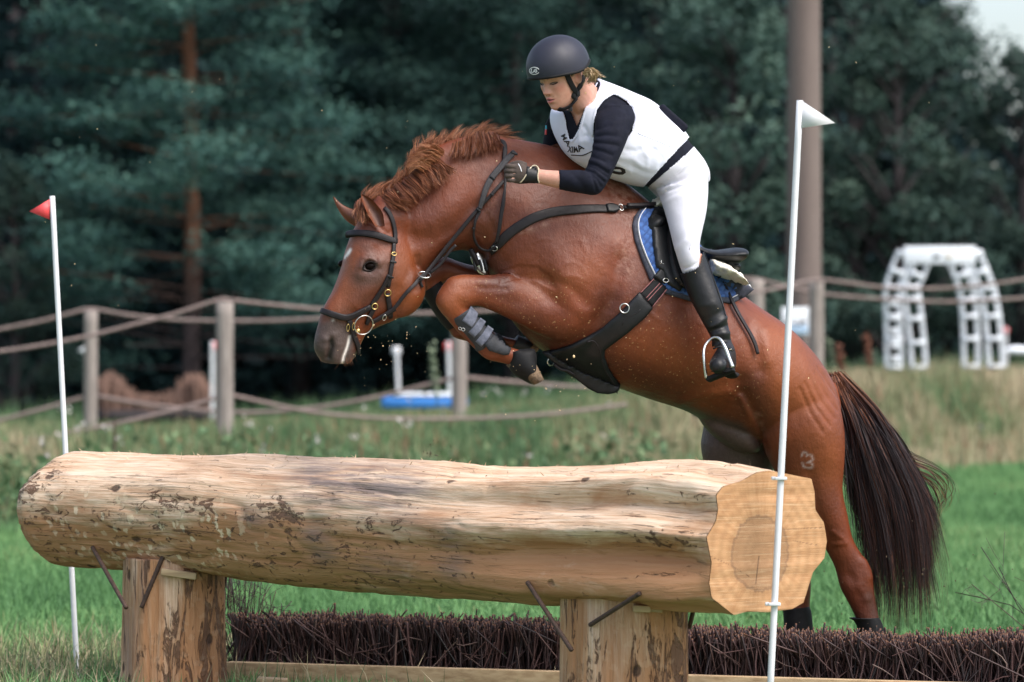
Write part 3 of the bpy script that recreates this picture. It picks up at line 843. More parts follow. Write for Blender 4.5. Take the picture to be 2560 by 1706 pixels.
# outline of the sawn end, then a plain round far end, as radius by angle
_ec = np.array([(925, 292), (958, 255), (1045, 232), (1118, 195), (1180, 188), (1385, 230), (1400, 290), (1405, 375), (1447, 435), (1462, 520), (1450, 600), (1392, 662), (1345, 802), (1290, 828), (1170, 838), (1075, 828), (1010, 842), (905, 757), (893, 690), (904, 600), (880, 482), (925, 410), (935, 355)], float)
ep = zz('M', np.concatenate([a + (b - a) * np.linspace(0, 1, 12)[:-1, None] for a, b in zip(_ec, np.roll(_ec, -1, 0))])) - RC
ex, ez = ep[:, 0] / F * 14.35 / .80, -ep[:, 1] / F * 14.35
TH = np.linspace(0, 2 * math.pi, 220, endpoint=False)
def radial(x, z):
    a = np.arctan2(z, x); o = np.argsort(a); a, r = a[o], np.hypot(x, z)[o]
    return np.interp(TH, np.concatenate([a - 2 * math.pi, a, a + 2 * math.pi]), np.tile(r, 3))
rE = radial(ex, ez)
xl, zl = 246 * .544 / F * 16.6 / .80, 262 * .544 / F * 16.6
rL = 1 / np.sqrt((np.cos(TH) / xl) ** 2 + (np.sin(TH) / zl) ** 2) * (1 + .025 * np.sin(3 * TH + 1) + .02 * np.sin(5 * TH))
topc = np.vstack([zz('L', [(322, 92), (420, 88), (700, 97), (1000, 103), (1150, 96), (1400, 115), (1750, 125), (2100, 150), (2353, 165)]), zz('M', [(200, 160), (400, 160), (600, 152), (800, 146), (900, 152), (1000, 165), (1172, 188)])])
botc = np.vstack([zz('L', [(322, 615), (560, 634), (1020, 657), (1250, 690), (1450, 715), (1900, 745), (2353, 783)]), zz('M', [(250, 806), (640, 826), (1010, 842), (1172, 838)])])
n = 340
S_ = np.linspace(0, 1, n)
xc = LC[0] + (RC[0] - LC[0]) * S_
yt, yb = np.interp(xc, topc[:, 0], topc[:, 1]), np.interp(xc, botc[:, 0], botc[:, 1])
dep = ldep(S_)
cen = Pa(np.stack([xc, (yt + yb) / 2], -1), dep); hh = (yb - yt) / 2 / F * dep
w = sstep(.40, .97, S_)[:, None]
unitE = rE / ((np.interp(math.pi / 2, TH, rE) + np.interp(3 * math.pi / 2, TH, rE)) / 2)
unitL = rL / zl
Rr = (unitL[None] * (1 - w) + unitE[None] * w) * hh[:, None]
# flutes running into the sawn end
fl_s = (sstep(.42, .86, S_) * (1 - sstep(.955, 1.0, S_)))[:, None]
for deg, amp_, wd_ in ((153, -.040, 8), (137, .014, 7), (174, .018, 8), (194, -.046, 9), (215, .016, 9), (236, -.022, 8), (112, -.014, 9), (93, .008, 8)):
    Rr += fl_s * amp_ * np.exp(-((np.degrees(TH)[None] + 9 * (1 - S_)[:, None] + 3 * np.sin(S_ * 9)[:, None] - deg) / wd_) ** 2)
# rounded far end
er = sstep(-.002, .018, S_); Rr *= (.90 + .10 * er)[:, None]
pos3 = cen[:, None] + Rr[..., None] * (np.cos(TH)[None, :, None] * ux + np.sin(TH)[None, :, None] * uz)
arc_ = TH[None] * .28 + 0 * Rr; al_ = (S_ * np.linalg.norm(cen[-1] - cen[0]))[:, None] + 0 * Rr
nz = fbm(np.stack([al_ * 1.6, np.cos(TH)[None] * 1.2 + 0 * Rr, np.sin(TH)[None] * 1.2 + 0 * Rr], -1), 3, 5) * .016 + fbm(np.stack([al_ * 5, np.cos(TH)[None] * 6 + 0 * Rr, np.sin(TH)[None] * 6 + 0 * Rr], -1), 8, 4) * .006
nz += .010 * np.round(2.2 * fbm(np.stack([al_ * 1.1, np.cos(TH)[None] * 2.0 + 0 * Rr, np.sin(TH)[None] * 2.0 + 0 * Rr], -1), 44, 2)) / 2.2 * .6
nz += -.012 * np.exp(-((fbm(np.stack([al_ * 2.2, np.cos(TH)[None] * 2.4 + 0 * Rr, np.sin(TH)[None] * 2.4 + 0 * Rr], -1), 12, 3)) / .07) ** 2) * .5
nz *= sstep(1.0, .985, S_)[:, None] * .9 + .1
pos3 += nz[..., None] * (np.cos(TH)[None, :, None] * ux + np.sin(TH)[None, :, None] * uz)
# shallow buckling lumps over the near post
Vl = pos3.reshape(-1, 3); Fq = grid_faces(n, 220, True)
ang = np.sin(TH)[None] + 0 * Rr; pxl = proj(Vl)
def zone(key, pts, r):
    return np.exp(-(seglen(pxl, zz(key, pts)) / (r * ZK_[key][2])) ** 2)
grey = np.clip(zone('L', [(1450, 220), (1650, 240), (1850, 270)], 150) + .7 * zone('L', [(1150, 400)], 70) + .7 * zone('L', [(1440, 480), (1500, 560)], 60) + .6 * zone('L', [(2050, 480), (2080, 620)], 70) + .5 * zone('L', [(1700, 600), (1850, 640)], 60), 0, 1)
camb_tone = np.clip(sstep(.35, -.4, ang).ravel() * .9 + .5 * zone('M', [(200, 560), (700, 560)], 60) + .5 * zone('L', [(1000, 480), (2200, 640)], 120) + .4 * zone('M', [(400, 310), (900, 350)], 40), 0, 1)  # cambium brown, plus painted shade along the underside and in the flutes
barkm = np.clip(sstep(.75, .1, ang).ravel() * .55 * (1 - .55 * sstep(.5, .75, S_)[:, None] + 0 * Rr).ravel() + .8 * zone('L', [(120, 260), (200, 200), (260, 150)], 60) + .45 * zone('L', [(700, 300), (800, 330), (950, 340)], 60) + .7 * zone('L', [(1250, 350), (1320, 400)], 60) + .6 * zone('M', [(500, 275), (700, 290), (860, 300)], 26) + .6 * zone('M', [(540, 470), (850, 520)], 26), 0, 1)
chipm = np.clip(1.2 * zone('L', [(350, 380), (600, 460), (700, 520), (900, 520)], 170) + .6 * zone('L', [(900, 430), (1100, 560)], 120), 0, 1)
grain = np.stack([al_, arc_, 0 * al_], -1).reshape(-1, 3)
cap0 = cen[0] + 0; Vl = np.vstack([Vl, cen[0]]); cap = np.stack([np.full(220, n * 220), (np.arange(220) + 1) % 220, np.arange(220)], -1)
pad = lambda a: np.append(a, a[0])
log_root = empty('log_jump', (float(cen[n // 2][0]), float(cen[n // 2][1]), 0), 'peeled log on two thick stumps, chainsawn end facing right', 'log jump')
log_o = mk('log', Vl, [Fq, cap], M['peeled'], log_root, True, {'grey': pad(grey), 'camb_tone': pad(camb_tone), 'bark': pad(barkm), 'chip': pad(chipm), 'grain': np.vstack([grain, grain[:1]])})
LOGBV = BVHTree.FromPolygons(Vl.tolist(), Fq.tolist() + cap.tolist())
# sawn end with rings
t = NT('sawn_end_grain'); uv = t.attr('grain').outputs['Vector']
sx = t.add('ShaderNodeSeparateXYZ'); t.l.new(uv, sx.inputs[0])
nz_ = t.noise(1, 4, .6, t.mapv((5, 5, 1), uv))
rad = t.math('ADD', sx.outputs[0], t.math('MULTIPLY', nz_, .045))
ring = t.add('ShaderNodeTexWave', wave_type='BANDS', Scale=8.0, Distortion=2.5, Detail=3.0); cmb = t.add('ShaderNodeCombineXYZ'); t.l.new(rad, cmb.inputs[0]); t.l.new(cmb.outputs[0], ring.inputs['Vector'])
fc = t.attr('face').outputs['Vector']
saw = t.math('ADD', t.math('MULTIPLY', t.noise(1, 4, .7, t.mapv((3, 150, 1), fc, (0, 0, -.16))), .6), t.math('MULTIPLY', t.noise(1, 4, .7, t.mapv((4, 110, 1), fc, (0, 0, .5))), .42))
base = t.ramp(t.noise(1, 4, .6, t.mapv((6, 6, 1), uv)), [(.3, (.40, .205, .095)), (.7, (.56, .33, .17))])
c = t.mix(t.math('MULTIPLY', ring.outputs['Fac'], .30), base, (.25, .13, .06))
heart = t.ramp(rad, [(.150, 1.0), (.157, 0.0)])
c = t.mix(t.math('MULTIPLY', heart, .62), c, (.27, .155, .085))
edge_ = t.ramp(t.math('ABSOLUTE', t.math('SUBTRACT', rad, .158)), [(.003, .7), (.009, 0.0)])
c = t.mix(edge_, c, (.16, .09, .055))
c = t.mix(t.ramp(saw, [(.40, .4), (.5, 0.0)]), c, (.34, .185, .085)); c = t.mix(t.ramp(saw, [(.54, 0.0), (.68, .55)]), c, (.72, .54, .35))
c = t.mix(t.ramp(t.attr('crack').outputs['Fac'], [(.55, 0.0), (.9, .8)]), c, (.10, .055, .035))
c = t.mix(t.ramp(rad, [(.004, 1.0), (.012, 0.0)]), c, (.02, .012, .01))
M['endgrain'] = t.done(c, .8, t.bump(saw, .5, .006), Specular_IOR_Level=.25)
m = 40
fr_ = np.linspace(0, 1, m)[:, None]
rim_ = pos3[-1]; cE = cen[-1] + ux * -.037 + uz * -.036
aw = nrm(np.cross(ux, uz)); aw = aw if aw[1] < 0 else -aw
Ve = cE + (rim_[None] - cE) * fr_[..., None]
Ve = Ve + aw * (.004 + .004 * vnoise(Ve * np.array([3, 3, 30]), 3) * (fr_ < 1)[..., 0][:, None])[..., None]
rr_ = np.linalg.norm(Ve - cE, axis=-1)
gE = np.stack([rr_, TH[None] + 0 * rr_, 0 * rr_], -1).reshape(-1, 3)
pxe = proj(Ve.reshape(-1, 3)); crack = np.zeros(len(pxe))
for q in ([(905, 570), (1000, 610), (1090, 665)], [(1200, 455), (1300, 445), (1450, 440)], [(1290, 500), (1400, 520)], [(1135, 570), (1120, 700)]):
    crack = np.maximum(crack, np.exp(-(seglen(pxe, zz('M', q)) / 2.4) ** 2))
eo = mk('sawn_end', Ve.reshape(-1, 3), [grid_faces(m, 220, True)], M['endgrain'], log_root, True, {'grain': gE, 'crack': crack, 'face': np.stack([(Ve - cE) @ ux, Ve[..., 2] - cE[2], 0 * rr_], -1).reshape(-1, 3)})
# ---- stumps under the log
def stump(key, xs_, ytop, s, seed):
    d0 = float(ldep(s)); xa, xb = z1(key, xs_[0], 0)[0], z1(key, xs_[1], 0)[0]
    c0 = P(((xa + xb) / 2, 1500), d0); r0 = (xb - xa) / 2 / F * d0
    zt = CAMZ - (z1(key, 0, ytop)[1] - CY) / F * (d0 - r0 * .8)
    zs = np.linspace(-.15, zt, 90); th = np.linspace(0, 2 * math.pi, 120, endpoint=False)
    zg, tg = np.meshgrid(zs, th, indexing='ij')
    rr = r0 * (1 + .03 * np.sin(3 * tg + seed) + .02 * np.sin(7 * tg + 2 * seed) + .06 * (.6 - zg)) + .012 * fbm(np.stack([np.cos(tg) * 3, np.sin(tg) * 3, zg * 1.3], -1), seed, 5) + .006 * fbm(np.stack([np.cos(tg) * 14, np.sin(tg) * 14, zg * 2], -1), seed + 3, 3)
    V = np.stack([c0[0] + rr * np.cos(tg), d0 + rr * np.sin(tg), zg], -1)
    g = np.stack([zg, tg * r0, 0 * zg], -1).reshape(-1, 3)
    px_ = proj(V.reshape(-1, 3))
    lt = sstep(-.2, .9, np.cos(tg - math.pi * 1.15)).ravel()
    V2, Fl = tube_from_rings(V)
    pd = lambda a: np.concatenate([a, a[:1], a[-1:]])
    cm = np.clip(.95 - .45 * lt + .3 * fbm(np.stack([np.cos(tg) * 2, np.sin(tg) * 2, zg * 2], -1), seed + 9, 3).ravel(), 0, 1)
    gr = np.clip(fbm(np.stack([np.cos(tg) * 2, np.sin(tg) * 2, zg * 1.6], -1), seed + 5, 3).ravel() * 1.3 - .1, 0, 1)
    o = mk('stump', V2, Fl, M['peeled_post'], log_root, True, {'grain': pd(g), 'camb_tone': pd(cm), 'bark': pd(np.clip(cm * 1.25, 0, 1.1)), 'chip': pd(np.full(len(px_), .12)), 'grey': pd(gr)})
    return BVHTree.FromPolygons(V2.tolist(), [f for fl in Fl for f in fl.tolist()])
SB1 = stump('L', (568, 1030), 585, .16, 2)
SB2 = stump('M', (232, 812), 660, .80, 5)
# rusty bars pinning it, small timber shims
def bar(a, b_, da, db, r=.0085):
    pts = np.array([P(a, da), P(b_, db)]); L = np.linalg.norm(pts[1] - pts[0]); k = max(8, int(L / .008))
    p = pts[0] + (pts[1] - pts[0]) * np.linspace(0, 1, k)[:, None]
    rr = r * (1 + .14 * (np.arange(k) % 2))
    return mk('rusty_bar', *tube(p, rr, 8), M['rust'], log_root)
def sd_at(bv, p, off=.012):
    h = ray(bv, p); return (h[0][1] - off) if h else 15.5
L_ = lambda x, y: z1('L', x, y); M_ = lambda x, y: z1('M', x, y)
bar(L_(425, 530), L_(580, 808), sd_at(LOGBV, L_(428, 540)), 15.86)
bar(L_(748, 575), L_(650, 808), sd_at(LOGBV, L_(748, 580)), sd_at(SB1, L_(655, 800)))
bar(L_(1040, 640), L_(1022, 740), 16.2, 16.25)
bar(M_(70, 690), M_(275, 1005), sd_at(LOGBV, M_(72, 695)), 14.55)
bar(M_(588, 742), M_(358, 888), sd_at(LOGBV, M_(586, 745)), sd_at(SB2, M_(362, 885)))
bar(M_(835, 815), M_(815, 900), 14.8, 14.85)
M['plank'] = None
t = NT('sawn_plank'); g_ = t.noise(1, 5, .6, t.mapv((2, 30, 45))); c = t.ramp(g_, [(.3, (.30, .19, .10)), (.55, (.48, .34, .20)), (.8, (.56, .42, .27))])
c = t.mix(t.ramp(t.noise(3, 4, .6), [(.5, 0.0), (.75, .5)]), c, (.22, .15, .10)); M['plank'] = t.done(c, .85, t.bump(g_, .4, .004))
def slab(key, p0, p1, dd, th, dp, name='shim'):
    a, b_ = P(z1(key, *p0), dd), P(z1(key, *p1), dd)
    e = nrm(b_ - a); L = np.linalg.norm(b_ - a); r = np.array([e, np.cross([0, 0, 1], e), np.cross(e, np.cross([0, 0, 1], e))])
    V, Fl = box((0, 0, 0), (L, dp, th), None, .003)
    return mk(name, V @ r + (a + b_) / 2, Fl, M['plank'], log_root, False)
slab('L', (745, 640), (905, 662), sd_at(SB1, L_(820, 700)) + .03, .028, .10)
slab('M', (555, 808), (635, 812), sd_at(SB2, M_(600, 850)) + .02, .024, .10)
slab('M', (628, 812), (690, 816), sd_at(SB2, M_(660, 850)) + .03, .018, .10)
# splinters standing on the log's top edge
st_ = []
for i in range(260):
    k = RNG.integers(10, n - 4); j = int(RNG.normal(55, 16)) % 220
    b0 = pos3[k, j]; a = nrm(cen[-1] - cen[0]) * RNG.choice([-1, 1]) * RNG.uniform(.4, 1) + np.array([0, 0, RNG.uniform(.1, .9)]) + RNG.normal(0, .3, 3)
    st_.append(b0 + nrm(a) * np.linspace(0, RNG.uniform(.006, .026), 3)[:, None])
V, Fl = strands(np.array(st_), 3, RNG.uniform(.002, .006, len(st_)))
M['splinter'] = simple('pale_splinters', (.55, .40, .26), .8, .2, 30, 0)
tag(mk('splinters', V, Fl, M['splinter'], log_root), None, None, None, 'stuff')

# ================================================================ BRUSH FENCE in its timber box
bd = lambda xpx: 16.95 + (15.55 - 16.95) * (xpx - 600) / (2560 - 600)
root = empty('brush_fence', (0.6, 16.3, 0), 'low dark brushwood fence packed in a plank box under the log', 'brush fence')
N_ = 6200
xp = RNG.uniform(592, 2640, N_); d0 = bd(xp) + RNG.uniform(-.13, .16, N_)
ytop_ = np.interp(xp, [592, 1000, 1400, 1740, 2200, 2560], [1536, 1540, 1556, 1572, 1588, 1588]) + 5 * vnoise(np.stack([xp * .02, 0 * xp, 0 * xp], -1), 4)
zt = CAMZ - (ytop_ - CY) / F * bd(xp) + RNG.normal(0, .012, N_) - np.abs(RNG.normal(0, .02, N_)) + (RNG.random(N_) < .015) * RNG.uniform(.01, .04, N_)
xw = (xp - CX) / F * d0
lean = RNG.normal(0, .035, N_) * (1 + 2.5 * (RNG.random(N_) < .12))
k = 5; tt = np.array([0, .33, .66, .955, 1.0])
base = np.stack([xw + lean, d0 + RNG.normal(0, .03, N_), np.full(N_, .0)], -1); tip = np.stack([xw - lean * RNG.uniform(.3, 1.2, N_), d0, zt], -1)
tw = base[:, None] * (1 - tt[None, :, None]) + tip[:, None] * tt[None, :, None] + (RNG.normal(0, .008, (N_, 1, 3)) * np.sin(tt * 3.14)[None, :, None]) * np.array([1, .5, 0])
rw = RNG.uniform(.0022, .0058, N_)
def twigs(P3, r, mcnt=3):
    n, k = P3.shape[:2]; T = nrm(np.gradient(P3, axis=1)); U = nrm(np.cross(T, [.2, 1, .1])); Wv = np.cross(T, U)
    a = np.arange(mcnt) * 6.283 / mcnt + RNG.uniform(0, 6, (n, 1))
    R = P3[:, :, None] + (np.cos(a)[:, None, :, None] * U[:, :, None] + np.sin(a)[:, None, :, None] * Wv[:, :, None]) * np.broadcast_to(r, (n, k) if np.ndim(r) == 2 else (n,)).reshape(n, -1, 1, 1)
    V = R.reshape(-1, 3); b = np.arange(n)[:, None, None] * k * mcnt + np.arange(k - 1)[None, :, None] * mcnt
    j = np.arange(mcnt)[None, None]; j2 = (j + 1) % mcnt
    f = np.stack([b + j, b + j2, b + mcnt + j2, b + mcnt + j], -1).reshape(-1, 4)
    tp = np.arange(n)[:, None] * k * mcnt + (k - 1) * mcnt + np.arange(mcnt)[None]
    return V, [f, tp]
V, Fl = twigs(tw, rw)
tn = np.repeat(np.clip(RNG.normal(.4, .22, N_), 0, 1), k * 3)
tipm = np.tile(np.repeat((np.arange(k) >= k - 1).astype(float), 3), N_)
t = NT('brushwood'); a = t.attr('tone').outputs['Fac']
c = t.ramp(a, [(0, (.010, .007, .009)), (.4, (.044, .019, .019)), (.75, (.082, .036, .031)), (1, (.15, .10, .085))])
c = t.mix(t.ramp(t.attr('tip').outputs['Fac'], [(.55, 0.0), (1, .8)]), c, (.20, .085, .035))
M['brush'] = t.done(c, .6, t.bump(t.noise(150, 2), .3, .003))
br_ = mk('brushwood', V, Fl, M['brush'], root, True, {'tone': tn, 'tip': tipm}); tag(br_, None, None, None, 'stuff')
# loose twigs lying across
N2 = 130
xp = RNG.uniform(600, 2560, N2); d1 = bd(xp) - .15
c0 = np.stack([(xp - CX) / F * d1, d1, RNG.uniform(.0, .26, N2)], -1); a = RNG.normal(0, .9, N2) + 1.57
L = RNG.uniform(.06, .24, N2); dv = np.stack([np.cos(a), 0 * a, np.sin(a)], -1)
tw2 = c0[:, None] + dv[:, None] * (tt[None, :, None] - .5) * L[:, None, None] + RNG.normal(0, .02, (N2, 1, 3)) * (np.sin(tt * 3.14))[None, :, None] * np.array([1, .2, 1])
tw2[..., 2] = np.minimum(tw2[..., 2], (CAMZ - (np.interp(xp, [592, 1400, 2560], [1530, 1550, 1580]) - CY) / F * d1)[:, None] + .02)
V, Fl = twigs(tw2, RNG.uniform(.0015, .0032, N2))
lt_ = mk('loose_twigs', V, Fl, M['brush'], root, True, {'tone': np.repeat(np.clip(RNG.normal(.75, .2, N2), 0, 1), k * 3), 'tip': np.zeros(len(V))}); tag(lt_, None, None, None, 'stuff')
def plank(xa, ya, xb, yb, d_a, d_b, h, name='board'):
    a, b_ = P((xa, ya), d_a), P((xb, yb), d_b)
    e = nrm(b_ - a); L = np.linalg.norm(b_ - a); nn_ = nrm(np.cross(e, [0, 0, 1])); up_ = np.cross(nn_, e)
    V, Fl = box((0, 0, 0), (L, .045, h), None, .004)
    return mk(name, V @ np.array([e, nn_, up_]) + (a + b_) / 2 - up_ * h / 2, Fl, M['plank'], root, False)
plank(572, 1654, 2700, 1715, bd(572) - .22, bd(2700) - .22, .22)
plank(592, 1640, 2700, 1690, bd(572) + .24, bd(2700) + .24, .22)
slab('L', (1180, 1138), (1320, 1146), 16.25, .02, .09, 'shim')

# twiggy bare bush left of the brush fence, bare branches at the right
def bare_bush(name, label, roots, grp=None):
    P3, r_ = [], []
    for (b0, tip_, nb) in roots:
        for _ in range(nb):
            t0 = np.array(tip_) + RNG.normal(0, .06, 3); m_ = (np.array(b0) + t0) / 2 + RNG.normal(0, .03, 3)
            P3.append(crom(np.array([np.array(b0) + RNG.normal(0, .02, 3), m_, t0]), 6)); r_.append(.0022)
            for q in range(3):
                s = P3[-1][RNG.integers(2, 5)]; e = s + (t0 - s) * .6 + RNG.normal(0, .06, 3)
                P3.append(crom(np.array([s, (s + e) / 2 + RNG.normal(0, .01, 3), e]), 6)); r_.append(.0012)
    V, Fl = twigs(np.array(P3), np.array(r_))
    o = mk(name, V, Fl, M['brush'], None, True, {'tone': np.repeat(np.clip(RNG.normal(.4, .2, len(P3)), 0, 1), 18), 'tip': np.zeros(len(V))})
    return tag(o, label, 'bush')
q = lambda x, y, d: P(z1('D', x, y), d)
bare_bush('bare_bush', 'bare twiggy bush left of the brush fence, behind the left stump', [(q(560, 1560, 17.0), q(x_, y_, 17.0), 5) for x_, y_ in ((530, 1350), (560, 1330), (590, 1335), (615, 1360), (535, 1400), (600, 1380), (530, 1480), (540, 1330), (575, 1345))])
bare_bush('bare_bush', 'bare branches reaching in at the right edge above the brush fence', [(q(2420, 1500, 16.6), q(x_, y_, 16.6), 1) for x_, y_ in ((2245, 1318), (2280, 1245), (2290, 1365), (2330, 1260), (2345, 1330), (2300, 1400), (2265, 1280))])
# ================================================================ FENCE, POLE, ARCH, FLAGS AND THE REST BEHIND
def post_mesh(px, ytop, ybot, wpx, d, mat, name, parent, seed=0, lean=0):
    a, b_ = P(z1('D', px + lean, ytop), d), P(z1('D', px, ybot), d); b_[2] -= .5
    r = wpx * 1.088 / 2 / F * d
    V, Fl = tube(np.linspace(b_, a, 14), np.full(14, r), 16)
    V = V + (.05 * r * fbm(V * np.array([9, 9, 3]), seed, 3))[:, None] * np.array([1, 1, 0])
    return mk(name, V, Fl, M[mat], parent)
dA, dB = 39.0, 43.0
fA = empty('rope_fence', tuple(P(z1('D', 515, 1000), dA)), 'nearer rope fence with the thick post left of the horse head', 'rope fence', 'rope fences along the bank')
fB = empty('rope_fence', tuple(P(z1('D', 205, 985), dB)), 'farther rope fence whose slim post stands beside the red flag', 'rope fence', 'rope fences along the bank')
post_mesh(516, 694, 1000, 40, dA, 'greywood', 'post', fA, 1); post_mesh(1876, 648, 830, 34, 45, 'greywood', 'post', fA, 2); post_mesh(1610, 640, 850, 36, 41, 'greywood', 'post', fA, 6)
post_mesh(207, 714, 990, 31, dB, 'greywood', 'post', fB, 3, 2); post_mesh(1055, 650, 940, 36, dB, 'greywood', 'post', fB, 4); post_mesh(1738, 642, 830, 36, 46, 'greywood', 'post', fB, 5)
def rope(pts, d0, d1, parent, w=8.5):
    q = crom(zz('D', pts), 70); dd = d0 + (d1 - d0) * (q[:, 0] - q[0, 0]) / (q[-1, 0] - q[0, 0])
    return mk('rope', *tube(Pa(q, dd), w * 1.088 / 2 / F * d0, 8), M['rope'], parent)
rope([(-60, 815), (0, 808), (100, 793), (205, 772), (300, 748), (400, 722), (500, 690), (530, 690)], 38.6, dA, fA)
rope([(530, 690), (640, 702), (760, 713), (860, 718), (1000, 720), (1150, 712), (1300, 690), (1440, 672), (1610, 645)], dA, 41, fA)
rope([(1610, 645), (1660, 664), (1710, 672), (1780, 664), (1845, 648), (1890, 643)], 41, 45, fA, 8)
rope([(1890, 643), (1960, 652), (2029, 661), (2110, 664), (2199, 661), (2280, 653), (2360, 641), (2460, 620)], 45, 45.5, fA, 8)
rope([(-60, 1028), (0, 1020), (110, 1003), (205, 986), (330, 960), (430, 935), (500, 914), (530, 908)], 38.6, dA, fA, 9)
rope([(530, 908), (656, 936), (740, 950), (870, 961), (1000, 963), (1130, 960), (1280, 950), (1440, 930)], dA, 41, fA, 9)
rope([(-60, 768), (0, 757), (100, 737), (190, 713), (225, 712)], dB, dB, fB)
rope([(225, 712), (300, 725), (400, 735), (515, 738), (640, 737), (760, 730), (860, 712), (953, 686), (1055, 652)], dB, dB, fB)
rope([(1055, 652), (1200, 685), (1380, 700), (1560, 680), (1690, 644), (1740, 642)], dB, 46, fB, 8)
rope([(1740, 642), (1795, 656), (1877, 674), (1960, 683), (2029, 688), (2110, 693), (2199, 694), (2280, 690), (2360, 685), (2460, 676)], 46, 46.5, fB, 8)
rope([(-60, 982), (0, 966), (100, 940), (190, 914), (225, 911)], dB, dB, fB, 9)
rope([(225, 911), (344, 931), (430, 940), (497, 946), (600, 948), (735, 936), (870, 912), (1000, 880), (1055, 866)], dB, dB, fB, 9)
rope([(1055, 866), (1150, 876), (1240, 883), (1330, 889), (1450, 885), (1600, 860), (1738, 800)], dB, 46, fB, 9)
# concrete pole
a, b_ = P(z1('D', 1846, -420), 47.5), P(z1('D', 1848, 850), 47.5); b_[2] -= .5
V, Fl = tube([b_, a], [.262 * .83, .235 * .83], 20, 10); tag(mk('utility_pole', V, Fl, M['pole'], None), 'tall thick brownish concrete pole rising behind the rider out of the picture', 'pole')
# white information board below it
root = empty('notice_board', tuple(P(z1('D', 1826, 820), 46.4)), 'small white notice board between the pole and a fence post', 'sign')
def quad_box(c0, c1, d, th, mat, name, parent, key='D', bev=.004):
    a, b_ = P(z1(key, *c0), d), P(z1(key, *c1), d)
    V, Fl = box((0, 0, 0), (abs(b_[0] - a[0]), th, abs(a[2] - b_[2])), None, bev)
    return mk(name, V + (a + b_) / 2, Fl, M[mat], parent, False)
M['sky_blue'] = simple('pale_blue_print', (.38, .52, .68), .6, .1, 5, 0)
quad_box((1796, 706), (1858, 772), 46.4, .03, 'white_paint', 'panel', root)
quad_box((1800, 748), (1856, 768), 46.37, .03, 'sky_blue', 'printed_strip', root)
for k_, (x_, y_) in enumerate(((1808, 738), (1826, 742), (1846, 736), (1838, 744))): quad_box((x_ - 5, y_), (x_ + 5, y_ + 7), 46.38, .03, 'rust', 'printed_mark', root)
post_mesh(1802, 770, 835, 5, 46.45, 'greywood', 'leg', root, 8); post_mesh(1852, 770, 835, 5, 46.45, 'greywood', 'leg', root, 9)
# white lattice arch
root = empty('garden_arch', tuple(P(z1('D', 2170, 842), 55)), 'white plastic lattice arch standing on the grassy mound', 'arch')
def beam(pts, wpx, d, name, parent, mat='white_paint', th=.12):
    """lattice beam with rows of square openings: two rails and rungs per side"""
    q = zz('D', pts); p3 = Pa(q, d); w = wpx * 1.088 / F * d
    out = []
    n_ = nrm(np.gradient(p3, axis=0)); side = nrm(np.cross(n_, [0, 1, 0]))
    for s in (-1, 1):
        for z_ in (0, .30):
            out.append(tube(p3 + side * (w * .43 * s) + np.array([0, z_, 0]), w * .07, 4, 24))
    L = np.linalg.norm(np.diff(p3, axis=0), axis=1).sum(); k = max(2, int(L / .235)); pp = crom(p3, k + 1); ss = crom(side, k + 1)
    for c, s_ in zip(pp, ss):
        for z_ in (0, .30): out.append(tube([c - s_ * w * .45 + np.array([0, z_, 0]), c + s_ * w * .45 + np.array([0, z_, 0])], .032, 4))
        for s in (-1, 1): out.append(tube([c + s_ * w * .43 * s, c + s_ * w * .43 * s + np.array([0, .30, 0])], .03, 4))
    return mk(name, *join(*out), M[mat], parent, False)
for x0_, x1_, sgn in ((2052, 2100, -1),):
    pass
beam([(2056, 845), (2055, 760), (2053, 700), (2052, 662)], 38, 55, 'arch_leg', root); beam([(2114, 845), (2108, 770), (2100, 700), (2094, 662)], 38, 55, 'arch_leg', root)
beam([(2234, 843), (2232, 760), (2228, 700), (2222, 662)], 38, 55, 'arch_leg', root); beam([(2292, 843), (2286, 760), (2278, 700), (2270, 662)], 38, 55, 'arch_leg', root)
beam([(2052, 662), (2064, 625), (2080, 585)], 36, 55, 'arch_side', root); beam([(2094, 662), (2108, 632), (2122, 600)], 36, 55, 'arch_side', root)
beam([(2222, 662), (2212, 632), (2200, 604)], 36, 55, 'arch_side', root); beam([(2270, 662), (2256, 625), (2240, 584)], 36, 55, 'arch_side', root)
quad_box((2078, 566), (2242, 606), 55.0, .06, 'white_paint', 'arch_top', root); quad_box((2078, 566), (2242, 604), 55.32, .05, 'white_paint', 'arch_top', root)
for x_, m_ in ((2152, 'ink'), (2180, 'trim')): quad_box((x_ - 7, 586), (x_ + 7, 594), 54.96, .02, m_, 'opening', root)
for i in range(5): quad_box((2046 + i, 690 + i * 32), (2062 + i, 704 + i * 32), 54.93, .02, 'white_paint', 'arch_plate', root)
# marker flags
def flag_pole(name, label, top, bot, d, w, fl, mat, parent=None, dbot=None, square=False, group=None):
    dbot = dbot or d
    a, b_ = P(z1('D', *top), d), P(z1('D', *bot), dbot)
    root = empty(name, (float(b_[0]), float(b_[1]), float(b_[2])), label, 'flag', group)
    r = w * 1.088 / 2 / F * d
    mk('pole', *tube([b_, (a + b_) / 2, a], r, 12, 16), M['white_plastic'], root)
    q = crom(zz('D', fl), 3) if False else zz('D', fl)
    Pv = Pa(q, d - r * .6); V = np.concatenate([Pv, Pv + np.array([0, .004, 0])]); k_ = len(q)
    if k_ == 3: Fs = [np.array([[0, 1, 2], [5, 4, 3]]), np.array([[i, i + 3, (i + 1) % 3 + 3, (i + 1) % 3] for i in range(3)])]
    else: Fs = [np.array([[0, 1, 2, 3], [7, 6, 5, 4]] + [[i, i + 4, (i + 1) % 4 + 4, (i + 1) % 4] for i in range(4)])]
    mk('flag', V, Fs, M[mat], root, False)
    return root
